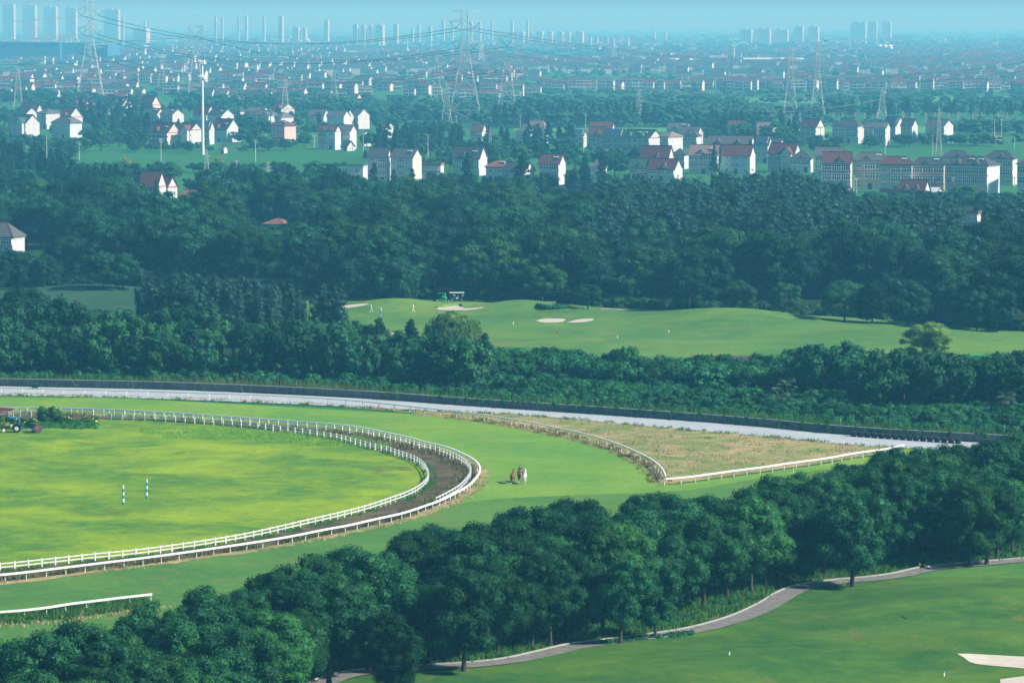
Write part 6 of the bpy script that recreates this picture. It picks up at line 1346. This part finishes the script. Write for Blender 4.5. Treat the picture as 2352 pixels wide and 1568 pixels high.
def person(loc, rz, label, top, trousers, hat=None, pose='stand', h=1.68, arms=None, shorts=False, hood=False):
    k = h / 1.70; e = empty('person', loc, rz, label, 'person'); V = []; E = []; Rr = []
    def ch(pts, parent=None):
        last = parent
        for p, r in pts:
            V.append(Vector(p) * k); Rr.append(r * k); 
            if last is not None: E.append((last, len(V) - 1))
            last = len(V) - 1
        return last
    pel = ch([((0, 0, .93), .125)]); ch_ = ch([((0, 0, 1.08), .11), ((0, .01, 1.25), .13), ((0, 0, 1.40), .12)], pel); nk = ch([((0, .01, 1.49), .055), ((0, -.02, 1.58), .085), ((0, -.02, 1.66), .075)], ch_)
    st = {'stand': ((.0, .0), (.0, .0)), 'walk': ((-.22, .05), (.24, .1)), 'ride': None}[pose]
    legs = []
    for s, q in ((-1, 0), (1, 1)):
        if pose == 'ride': L = [((s * .14, -.02, .88), .10), ((s * .34, -.22, .70), .075), ((s * .36, -.08, .30), .05), ((s * .37, -.02, .24), .04), ((s * .37, -.16, .20), .035)]
        else:
            f, b = st[q]; L = [((s * .09, 0, .88), .095), ((s * .10, -f * .5 - .01, .50), .065), ((s * .10, -f * 1.0 + (.12 if f < 0 else 0), .10), .045), ((s * .10, -f * 1.0 + (.13 if f < 0 else 0), .05), .042), ((s * .11, -f * 1.0 - .13 + (.13 if f < 0 else 0), .035), .035)]
        legs.append(L); ch(L, pel)
    arms = arms or [((-.27, -.02, 1.12), (-.24, -.10, .86)), ((.27, -.02, 1.12), (.24, -.10, .86))]; AL = []
    for s, (el, ha) in zip((-1, 1), arms):
        A = [((s * .18, 0, 1.39), .06), (el, .042), (ha, .028)]; AL.append(A); w = ch(A, ch_); ha = Vector(ha); d = (ha - Vector(el)).normalized(); side = d.cross(Vector((0, 1, .1))).normalized(); pm = ch([(ha + d * .05, .032)], w)
        for i, L in enumerate((.075, .085, .078, .06)): ch([(ha + d * .09 + side * (.027 - .018 * i), .010), (ha + d * (.09 + L * .6) + side * (.030 - .020 * i), .009), (ha + d * (.09 + L * .85) + side * (.030 - .02 * i) + Vector((0, -.02, 0)), .008)], pm)
        ch([(ha + d * .03 + side * .045, .012), (ha + d * .07 + side * .065, .010)], pm)
    skinned('body', V, E, Rr, M['skin'], e)
    def garment(nm, chains, mat, grow):
        V2, E2, R2 = [], [], []
        for c, par in chains:
            last = par
            for p, r in c:
                V2.append(Vector(p) * k); R2.append((r + grow) * k)
                if last is not None: E2.append((last, len(V2) - 1))
                last = len(V2) - 1
        return skinned(nm, V2, E2, R2, mat, e)
    garment('trousers', [([((0, 0, .96), .125)], None), (legs[0][:2 if shorts else 3], 0), (legs[1][:2 if shorts else 3], 0)], trousers, .018)
    garment('shirt', [([((0, 0, 1.0), .125), ((0, .01, 1.25), .13), ((0, 0, 1.42), .115)], None), (AL[0][:2], 2), (AL[1][:2], 2)] if not hood else [([((0, .01, .92), .15), ((0, .02, 1.25), .16), ((0, .01, 1.42), .14), ((0, .01, 1.56), .12)], None), (AL[0], 2), (AL[1], 2)], top, .022)
    shoe = MB()
    for L in legs: p = Vector(L[4][0]) * k; shoe.box(p.x - .05, p.x + .05, p.y - .05, p.y + .22, p.z - .035 * k, p.z + .045)
    shoe.build('shoes', M['white'] if pose != 'ride' else M['hair'], e)
    MB().lathe([(.02, -.02), (.088, .0), (.092, .06), (.06, .12), (.01, .135)], 12, (0, -.01, 1.63 * k)).build('hat' if hat else 'hair', hat or M['hair'], e)
    if hat: MB().lathe([(.085, 0), (.17, -.012), (.17, 0), (.085, .02)], 14, (0, -.03, 1.64 * k)).build('hat_brim', hat, e)
    fc = MB(); 
    for s in (-1, 1): fc.lathe([(.004, -.012), (.013, 0), (.004, .012)], 6, (s * .032 * k, -.105 * k, 1.615 * k))
    fc.build('eyes', M['hair'], e); ns = MB(); ns.add([(-.012, -.098 * k, 1.575 * k), (.012, -.098 * k, 1.575 * k), (0, -.128 * k, 1.580 * k), (0, -.1 * k, 1.62 * k)], [(0, 1, 2), (0, 2, 3), (1, 3, 2)]); ns.build('nose', M['skin'], e)
    return e
def horse(loc, rz, label, coat, mane, phase=0.0, socks=None, head=0.0):
    e = empty('horse', loc, rz, label, 'horse', 'the three horses'); V, E, Rr = [], [], []
    def ch(pts, par=None):
        last = par
        for p, r in pts:
            V.append(p); Rr.append(r)
            if last is not None: E.append((last, len(V) - 1))
            last = len(V) - 1
        return last
    r0 = ch([((0, -.72, 1.26), .33)]); m = ch([((0, -.25, 1.18), .36), ((0, .25, 1.16), .35), ((0, .62, 1.20), .29)], r0); nk = ch([((0, .92, 1.50), .17), ((head * .2, 1.15, 1.82), .12), ((head * .3, 1.28, 1.98), .10)], m); ch([((head * .4, 1.50, 1.84), .085), ((head * .45, 1.72, 1.66), .062), ((head * .45, 1.79, 1.60), .055)], nk)
    for s, ph in ((-1, phase), (1, -phase)):
        ch([((s * .16, -.74, 1.05), (.13, .19)), ((s * .17, -.58 + ph * .6, .84), .11), ((s * .16, -.84 + ph, .54), .062), ((s * .16, -.76 + ph * 1.5, .20), .040), ((s * .16, -.73 + ph * 1.6, .10), .048), ((s * .16, -.70 + ph * 1.6, .03), .060)], r0)
        ch([((s * .15, .60, .98), .12), ((s * .15, .62 - ph * .7, .72), .085), ((s * .15, .62 - ph, .48), .055), ((s * .15, .60 - ph * 1.3, .18), .038), ((s * .15, .62 - ph * 1.3, .10), .045), ((s * .15, .65 - ph * 1.3, .03), .058)], m)
    skinned('body', V, E, Rr, coat, e)
    ear = MB()
    for s in (-1, 1): ear.bar((head * .3 + s * .06, 1.25, 2.04), (head * .3 + s * .09, 1.24, 2.20), .035, .005, 6)
    ear.build('ears', coat, e); mn = MB(); mn.tube([(head * .3, 1.22, 2.08), (head * .2, 1.02, 1.92), (0, .80, 1.66), (0, .62, 1.50)], [.04, .06, .07, .03], 6); mn.build('mane', mane, e)
    tl = MB(); tl.tube([(0, -.96, 1.42), (0, -1.06, 1.30), (0, -1.10, 1.0), (0, -1.08, .62), (0, -1.06, .45)], [.05, .08, .10, .08, .02], 8); tl.build('tail', mane, e)
    if socks: sk = MB(); x, y = -.16, -.73 + phase * 1.6 * 1; sk.tube([(x, y, .0), (x, y, .2)], [.07, .055], 8); sk.build('sock', M['white'], e)
    return e
bay = plain('bay_coat', (.17, .07, .04), .45, .25, 2, spec=.4); bay2 = plain('chestnut_coat', (.30, .13, .06), .45, .25, 2, spec=.4); gry = plain('grey_white_coat', (.46, .47, .48), .6, .12, 2); blk = plain('dark_mane', (.02, .016, .014), .6, .2)
z0 = .03
def onpx(x, y, z=0.03): g = G(x, y); g.z = z; return g
horse(onpx(1177, 1110), math.radians(-8), 'dark bay horse led on the left of the rider', bay, blk, .10, True)
hr = onpx(1194.5, 1107); horse(hr, math.radians(-6), 'chestnut horse carrying the rider', bay2, blk, -.14, True)
horse(onpx(1205, 1111), math.radians(-4), 'white grey horse led on the right of the rider', gry, plain('pale_mane', (.55, .55, .55), .7, .1), .12, False, .2)
sad = MB(); sad.lathe([(.02, 1.50), (.2, 1.48), (.24, 1.44), (.1, 1.36)], 12); o = sad.build('saddle', plain('saddle_leather', (.16, .04, .025), .5, .2), None, (hr.x + .0, hr.y + .05, z0 + .02)); tag(o, 'dark red saddle under the rider', 'saddle')
rd = person((hr.x, hr.y + .1, z0 + .66), math.pi + math.radians(-6), 'rider seen from behind in dark navy clothes leading two horses', cloth('navy', (.012, .025, .07)), cloth('darknavy', (.01, .018, .04)), plain('riding_helmet', (.01, .015, .03), .4, .1), 'ride', 1.75, arms=[((-.34, -.02, 1.14), (-.36, -.16, .98)), ((.34, -.02, 1.14), (.36, -.16, .98))])
lr = MB(); a = onpx(1177, 1110); b = onpx(1205, 1111); lr.tube([(hr.x - .35, hr.y + .3, 1.65), ((hr.x + a.x) / 2, hr.y + .6, 1.35), (a.x + .05, a.y + 1.7, 1.7)], .02, 5); tag(lr.build('lead_rope', M['hair']), 'slack lead rope to the dark bay horse', 'rope')
lr = MB(); lr.tube([(hr.x + .35, hr.y + .3, 1.65), ((hr.x + b.x) / 2 + .1, hr.y + .7, 1.5), (b.x - .1, b.y + 1.7, 1.7)], .02, 5); tag(lr.build('lead_rope', M['hair']), 'taut lead rope to the white grey horse', 'rope')
# golfers
pk = cloth('pink', (.80, .52, .55)); wc = cloth('white', (.82, .82, .82)); tq = cloth('turquoise', (.0, .62, .80)); lg = cloth('lightgrey', (.62, .66, .68)); lb = cloth('lightblue', (.35, .62, .80)); dk = cloth('dark', (.02, .03, .05)); hatw = plain('white_hat', (.82, .82, .80), .8, .05)
def club(loc, label, tilt=(.5, 0)): m = MB(); m.bar((0, 0, .03), (tilt[0], tilt[1], .9), .02); m.box(-.06, .05, -.03, .03, 0, .06); tag(m.build('golf_club', M['hair'], None, loc), label, 'golf club')
person(GT(852.5, 717, .05), math.radians(-100), 'golfer in pale pink vest and white trousers striding with an iron in hand', pk, lg, hatw, 'walk', 1.66, arms=[((-.34, -.10, 1.16), (-.42, -.26, .98)), ((.32, .08, 1.16), (.24, -.06, 1.02))])
person(GT(875, 724.5, .05), math.radians(-30), 'golfer in white top and turquoise trousers lining up a shot', wc, tq, hatw, 'stand', 1.70, arms=[((-.22, -.14, 1.12), (-.03, -.22, .86)), ((.22, -.14, 1.12), (.05, -.22, .86))]); club(GT(877.5, 724.5, .05), 'club of the golfer in turquoise trousers', (-.22, .0))
person(GT(949, 717.5, .05), math.radians(-95), 'caddie in long pink hooded jacket and white trousers walking', pk, wc, hatw, 'walk', 1.68, hood=True, arms=[((-.30, -.12, 1.14), (-.36, -.28, .90)), ((.28, .06, 1.12), (.26, .0, .92))])
person(GT(1022.5, 692, .1), math.radians(20), 'caddie with white hat and dark clothes behind the buggy front', dk, dk, hatw, 'stand', 1.66)
person(GT(1042.5, 691.3, .05), math.radians(180), 'golfer in light blue clothes standing at the buggy side', lb, lb, None, 'stand', 1.72)
person(GT(1062.5, 692.2, .05), math.radians(160), 'golfer in pale shirt, dark shorts and cap behind the buggy', cloth('paleblue', (.55, .68, .75)), dk, hatw, 'stand', 1.76, arms=[((-.36, -.04, 1.34), (-.30, -.12, 1.12)), ((.36, -.04, 1.34), (.30, -.12, 1.12))], shorts=True)
tyre = plain('tyre_rubber', (.018, .018, .02), .9, .1); rimm = plain('wheel_rim', (.72, .70, .60), .5, .08)
def wheel(parent, x, y, r, w, rim=.55, rm=None):
    o = MB().lathe([(r * .72, -w / 2), (r * .95, -w / 2), (r, -w * .3), (r, w * .3), (r * .95, w / 2), (r * .72, w / 2)], 20, (0, 0, 0), 'y').build('wheel', tyre, parent, (x, y, r)); MB().lathe([(.03, -w * .52), (r * rim, -w * .50), (r * .73, -w * .42), (r * .73, w * .42), (r * rim, w * .5), (.03, w * .52)], 16, (0, 0, 0), 'y').build('rim', rm or rimm, o); return o
# golf buggy
e = empty('golf_buggy', GT(1050, 692, .12), math.radians(4), 'dark golf buggy with long white roof at the wood edge', 'golf buggy')
navy = plain('buggy_body', (.02, .06, .10), .35, .1); bd = MB(); bd.box(-1.6, 1.7, -.6, .6, .32, .52); bd.box(-1.75, -.95, -.58, .58, .52, .98); bd.box(.35, 1.65, -.56, .56, .52, .86); bd.box(-1.95, -1.7, -.5, .5, .34, .8); bd.build('body', navy, e)
MB().box(-1.9, 1.75, -.68, .68, 1.93, 2.03).box(-1.8, 1.65, -.6, .6, 2.03, 2.08).build('roof', M['white'], e)
for x in (-1.35, .55, 1.6):
    for y in (-.6, .6): MB().bar((x, y, .5), (x, y, 1.93), .03).build('roof_post', navy, e)
MB().box(-.35, .2, -.55, .55, .52, .86).box(.12, .26, -.55, .55, .86, 1.25).build('seat', lg, e); MB().box(1.3, 1.75, -.4, .4, .86, 1.4).build('golf_bag', M['hair'], e)
MB().lathe([(.15, 0), (.17, .02), (.15, .04)], 14, (-.75, -.25, 1.1)).bar((-.95, -.25, .9), (-.75, -.25, 1.12), .02).build('steering_wheel', M['hair'], e)
for x in (-1.3, 1.1):
    for y in (-.62, .62): wheel(e, x, y, .24, .18)
# green mower
e = empty('mower', GT(1014, 693.5, .08), math.radians(5), 'green ride-on fairway mower with green canopy roof', 'mower'); grn = plain('mower_green', (.02, .30, .10), .35, .1)
bd = MB(); bd.tube([(-.1, 0, .75), (.3, 0, .98), (.9, 0, .98), (1.25, 0, .72)], [.30, .42, .42, .28], 12); bd.box(-1.1, 1.2, -.42, .42, .38, .62); bd.build('body', grn, e); MB().box(-.95, -.4, -.32, .32, .7, .95).box(-.45, -.32, -.32, .32, .95, 1.35).build('seat', M['hair'], e)
MB().box(-1.05, .95, -.62, .62, 1.98, 2.06).build('canopy', grn, e)
for x in (-.3, .45):
    for y in (-.5, .5): MB().bar((x, y, .6), (x, y, 1.98), .03).build('canopy_post', M['hair'], e)
MB().box(-2.0, -1.3, -1.1, 1.1, .15, .42).build('cutting_unit', M['hair'], e)
for x, r in ((-1.0, .34), (1.05, .30), (1.75, .28)):
    for y in (-.6, .6): wheel(e, x, y, r, .22, .5)
# tractor and roller on the polo field
blu = plain('tractor_blue', (.006, .06, .16), .4, .1); e = empty('tractor', onpx(28, 994, .1), math.radians(6), 'small blue and white tractor with blue roll bar, front to the left', 'tractor')
MB().box(-1.75, -.35, -.26, .26, .62, 1.08).box(-1.85, -1.6, -.22, .22, .5, 1.0).build('engine', plain('tractor_engine', (.03, .03, .035), .6, .3), e); MB().box(-.35, .1, -.34, .34, .55, 1.35).box(.1, 1.0, -.34, .34, .5, .85).build('body', blu, e); MB().box(-.3, .15, -.37, -.33, .75, 1.38).build('side_panel', M['white'], e)
fd = MB()
for s in (-1, 1):
    P_ = [(.75 + .78 * math.cos(t), .70 + .78 * math.sin(t)) for t in [math.radians(a) for a in range(20, 170, 18)]]; fd.add([(x, s * .5, z) for x, z in P_] + [(x, s * .86, z) for x, z in P_] + [(x, s * .5, z + .04) for x, z in P_] + [(x, s * .86, z + .04) for x, z in P_], [f for i in range(len(P_) - 1) for f in ((i, i + 1, len(P_) + i + 1, len(P_) + i), (2 * len(P_) + i, 3 * len(P_) + i, 3 * len(P_) + i + 1, 2 * len(P_) + i + 1))])
fd.build('fenders', blu, e); MB().box(.45, .85, -.25, .25, .95, 1.1).box(.8, .92, -.25, .25, 1.1, 1.5).build('seat', M['hair'], e)
lb_ = plain('bright_blue_paint', (.0, .22, .50), .4, .05); rb = MB()
for s in (-1, 1): rb.bar((1.25, s * .5, .8), (1.2, s * .5, 2.45), .06)
rb.bar((1.2, -.5, 2.45), (1.2, .5, 2.45), .06); rb.box(-.35, 1.3, -.55, .55, 2.42, 2.52); rb.build('roll_bar', lb_, e); MB().bar((-.05, 0, 1.2), (.2, 0, 1.5), .03).lathe([(.17, 0), (.2, .02), (.17, .04)], 14, (.2, 0, 1.5)).build('steering_wheel', M['hair'], e); MB().bar((-1.0, .1, 1.05), (-1.0, .1, 1.75), .04).build('exhaust', M['hair'], e)
for y in (-.55, .55): wheel(e, -1.35, y, .42, .24, .68, plain('cream_rim', (.85, .80, .68), .5, .05)); wheel(e, .75, y, .70, .36, .5)
e = empty('field_roller', onpx(84, 994, .1), math.radians(20), 'rusty brown field roller with a drawbar, parked behind the tractor', 'roller'); rust = plain('rusty_drum', (.10, .065, .06), .8, .3, 1.5); MB().lathe([(.02, -1.2), (.72, -1.2), (.75, -1.15), (.75, 1.15), (.72, 1.2), (.02, 1.2)], 26, (0, 0, .75), 'y').build('drum', rust, e)
MB().bar((0, -1.28, .75), (-1.4, -.9, .62), .06).bar((0, 1.28, .75), (-1.4, .0, .62), .06).bar((-1.4, -.9, .62), (-2.2, -.7, .5), .07).bar((0, -1.35, .75), (0, 1.35, .75), .06).box(-1.9, -.6, -1.0, -.75, .58, .66).build('drawbar', M['kerb'], e)
# goal posts
for x, yb, yt, l in [(283, 1160, 1114, 'nearer blue and white ringed polo goal post'), (336.5, 1145, 1100, 'farther blue and white ringed polo goal post, leaning slightly')]:
    g = onpx(x, yb, .1); h = at_depth(x, yt, g.y).z - .1; e = empty('goal_post', g, 0, l, 'goal post', 'polo goal posts'); e.rotation_euler = (0, .035 if x > 300 else .01, .3); c = [(0, .15), (.15, .33), (.33, .51), (.51, .66), (.66, .82), (.82, 1.0)]; c = [(0, .13), (.13, .32), (.32, .48), (.48, .66), (.66, .82), (.82, 1.0)]
    for i, (a, b) in enumerate(c): r = lambda t: .16 * (1 - t) + .085 * t; MB().lathe([(r(a) + .004 * i, a * h), (r(b) + .004 * i, b * h)], 18).build('ring', lb_ if i % 2 == 0 else M['white'], e)
# fairway and lawn markers
for i, (x, yt, yb, l) in enumerate([(1675, 1494, 1505, 'white marker stake on the near lawn'), (2168, 1541, 1553, 'blue-topped marker stake below the near bunker'), (1179, 739, 746, 'white stake on the fairway left of the twin bunkers'), (1536, 757, 764, 'white and yellow stake right of the twin bunkers'), (1418, 770, 777, 'orange and white stake below the twin bunkers'), (1799, 983 - 164, 825, 'small orange stake beside the dark soil'), (1943, 1064, 1087, 'thin white stick between straight rail and near wood'), (2174, 1048, 1060, 'x')][:7]):
    g = GT(x, yb, .05); h = at_depth(x, yt, g.y).z - g.z; e = empty('marker_stake', g, 0, l, 'marker', 'marker stakes'); r = .09 if yb > 1400 else .11; MB().lathe([(r, -.05), (r, h * .8)], 10).build('stake', M['white'], e); MB().lathe([(r, h * .8), (r * .9, h)], 10).build('tip', [M['blue'], M['blue'], M['white'], M['flower'], M['orangepier'], M['orangepier'], M['white']][i], e)
g = GT(1822, 1078, .05); tag(MB().lathe([(.035, 0), (.03, 1.4)], 8).build('marker_stake', M['white'], None, onpx(1822, 1086)), 'second thin white stick near the straight rail', 'marker', 'marker stakes')
g = onpx(2131, 1306, .25); tag(MB().add([(-.3, 0, 0), (.1, -.25, 0), (.35, .05, .05), (0, .3, .04), (0, 0, .14)], [(0, 1, 4), (1, 2, 4), (2, 3, 4), (3, 0, 4)]).build('plastic_bag', M['white'], None, g), 'crumpled white plastic bag on the path kerb', 'bag')
g = GT(1244, 693, 0); tag(MB().box(-.35, .35, -.2, .2, 0, 1.25).box(-.5, .1, -.25, .25, 1.1, 1.3).build('golf_bag', M['white'], None, g), 'white golf trolley bag between the two bright trunks', 'golf bag')
tag(MB().box(-1.6, 1.6, -.5, .5, 0, .75).box(-1.7, 1.7, -.6, .6, .75, .85).build('stone_bench', M['kerb'], None, GT(1261, 701, 0)), 'pale bench box behind the clipped hedge', 'bench')
# birds
def bird(P, span, label, rz=0, flap=.4, tilt=0.0, belly=True):
    e = empty('bird', P, rz, label, 'bird', 'flying birds'); e.rotation_euler = (tilt, .1, rz); br = plain('bird_brown', (.06, .04, .03), .8, .3, 6); b = MB(); b.tube([(0, -.34, .0), (0, -.24, .02), (0, -.05, .0), (0, .18, 0), (0, .34, 0)], [.02, .055, .085, .06, .015], 8); b.build('body', plain('bird_buff', (.42, .30, .16), .8, .2, 6) if belly else br, e)
    for s in (-1, 1):
        w = MB(); pts = [(s * .05, -.12), (s * span * .28, -.16), (s * span * .5, .02), (s * span * .48, .10), (s * span * .25, .12), (s * .05, .14)]; z = [0, span * .28 * flap, span * .36 * flap, span * .36 * flap, span * .26 * flap, 0]
        w.add([(p[0], p[1], q + .02) for p, q in zip(pts, z)] + [(p[0], p[1], q) for p, q in zip(pts, z)], [tuple(range(6)), tuple(reversed(range(6, 12)))] + [(i, (i + 1) % 6, 6 + (i + 1) % 6, 6 + i) for i in range(6)]); w.build('wing', br, e)
    t = MB(); t.add([(-.04, .3, 0), (.04, .3, 0), (.12, .52, 0), (-.12, .52, 0), (-.04, .3, .02), (.04, .3, .02), (.12, .52, .02), (-.12, .52, .02)], [(3, 2, 1, 0), (4, 5, 6, 7), (0, 1, 5, 4), (1, 2, 6, 5), (2, 3, 7, 6), (3, 0, 4, 7)]); t.build('tail', br, e)
bird(at_depth(1277, 765, 600), 1.3, 'brown bird banking over the fairway below the twin bunkers', 1.2, .5, 1.2); bird(at_depth(2114, 1301, 330), 1.25, 'large brown bird with raised wings over the golf path', 1.4, .9, 1.3)
bird(at_depth(1897, 94, 600), 1.3, 'dark bird gliding at the skyline right of the thin pylon', .3, .15); bird(at_depth(395, 355, 900), 1.4, 'dark bird gliding over the long field', .4, .2, 0, False); bird(at_depth(2076, 1417, 400), .35, 'tiny black bird low over the near lawn', 1, .5, .5, False)
# shed roof corner and flowering bush at the left edge
e = empty('shelter', onpx(-22, 966, .1), 0, 'dark red tent roof corner at the left photo edge', 'shelter'); rd_ = plain('tent_red', (.10, .015, .018), .7, .15)
MB().add([(-2.2, -1.5, 1.7), (3.9, -1.5, 1.85), (3.9, 1.5, 1.85), (-2.2, 1.5, 1.7), (0, 0, 2.4), (-2.2, -1.5, 1.6), (3.9, -1.5, 1.75), (3.9, 1.5, 1.75), (-2.2, 1.5, 1.6)], [(0, 1, 4), (1, 2, 4), (2, 3, 4), (3, 0, 4), (5, 8, 7, 6), (0, 5, 6, 1), (1, 6, 7, 2), (2, 7, 8, 3), (3, 8, 5, 0)]).build('canopy', rd_, e)
for x in (-2, 3.7):
    for y in (-1.4, 1.4): MB().bar((x, y, 0), (x, y, 1.72), .04).build('pole', M['white'], e)
def flower_bush(x, yb, h, w, label):
    g = onpx(x, yb, .08); e = empty('flowering_bush', g, R.uniform(0, 6), label, 'bush', 'yellow-flowering creeper bushes'); cl = ellipsoid_clumps(16, (0, 0, h * .5), (w * .4, w * .34, h * .38), h * .26, h * .42, NR, -.6)
    V = np.concatenate([clump_leaves(cl, .2, 200, NR), core_quads(cl, .75)]); link('foliage', quads_mesh('foliage', V, len(V) // 4, [M['vinelit']]), parent=e); P_ = V.reshape(-1, 4, 3).mean(1); P_ = P_[NR.choice(len(P_), 45)]; P_ = P_ + (P_ - np.array([0, 0, h * .5])) * .06
    V = leaf_quads(P_, P_ - np.array([0, 0, h * .4]) + np.array([0, -.5, .2]), .2, NR, 1.0); link('blossoms', quads_mesh('blossoms', V, len(V) // 4, [M['flower']]), parent=e)
flower_bush(112, 968, 2.6, 5.2, 'tallest round creeper bush with yellow flowers at the white fence'); flower_bush(65, 982, 1.5, 4.5, 'low yellow-flowered bush just behind the roller'); flower_bush(20, 982, 1.8, 4.5, 'yellow-flowered bush behind the tractor'); flower_bush(150, 972, 1.4, 4.2, 'spreading creeper bush right of the tallest one'); flower_bush(205, 970, .9, 4.5, 'lowest end of the creepers where the white fence begins')
flower_bush(-20, 985, 1.8, 4, 'yellow-flowered bush at the very left edge')
tag(low_leaves('creepers', [(G(x, y).x, G(x, y).y, 0) for x, y in [(R.uniform(30, 225), R.uniform(966, 986)) for _ in range(300)]], .45, .9, .18, 110, M['vinelit'], squash=.6), kind='stuff')
# ivy at the two trunk feet, small bushes on the bank
for x, y, h, l in [(2228, 1303, 1.5, 'bright ivy bush wrapped round a trunk foot by the path'), (1950, 1349, .8, 'small bright sprout at the foot of the largest lone tree'), (2336, 1268, 2.5, 'bright green shrub by the last tree behind the kerb')]:
    g = GT(x, y, .02); e = empty('ivy_bush', g, 0, l, 'bush', 'bright bushes by the path'); cl = ellipsoid_clumps(9, (0, 0, h * .5), (h * .22, h * .22, h * .35), h * .15, h * .25, NR, -.9); V = clump_leaves(cl, .16, 260, NR); link('foliage', quads_mesh('foliage', V, len(V) // 4, [M['vinelit']]), parent=e)
# tyres stacked at the shaded wall corner
for i in range(16):
    x = 1960 + i * 16; p = G(x, 1003 + i * 1.1); e = empty('tyre_stack', (p.x, p.y - 0.2, .12), 0, 'dark tyre stack, {} from the left against the far wall end'.format(ordinal(i + 1)), 'tyre stack', 'tyre stacks at the wall')
    for k in range(3): MB().lathe([(.2, .0), (.42, .0), (.5, .08), (.5, .2), (.42, .27), (.2, .27)], 14, (R.uniform(-.04, .04), 0, k * .275)).build('tyre', tyre, e)

# ---------------------------------------------------------------- haze: one closed box round camera and scene
hz = MB(); hz.box(-9500, 9500, -60, 30500, -3.0, 128)
hm = bpy.data.materials.new('haze_air'); hm.use_nodes = True; hn = hm.node_tree; hn.nodes.clear()
pv = hn.nodes.new('ShaderNodeVolumePrincipled'); ho = hn.nodes.new('ShaderNodeOutputMaterial')
pv.inputs['Color'].default_value = (.15, .65, 1.0, 1); pv.inputs['Absorption Color'].default_value = (.57, .42, 1, 1)
pv.inputs['Density'].default_value = 1.72e-4; pv.inputs['Anisotropy'].default_value = 0.0
hn.links.new(pv.outputs[0], ho.inputs['Volume'])
tag(hz.build('haze', hm), kind='stuff')
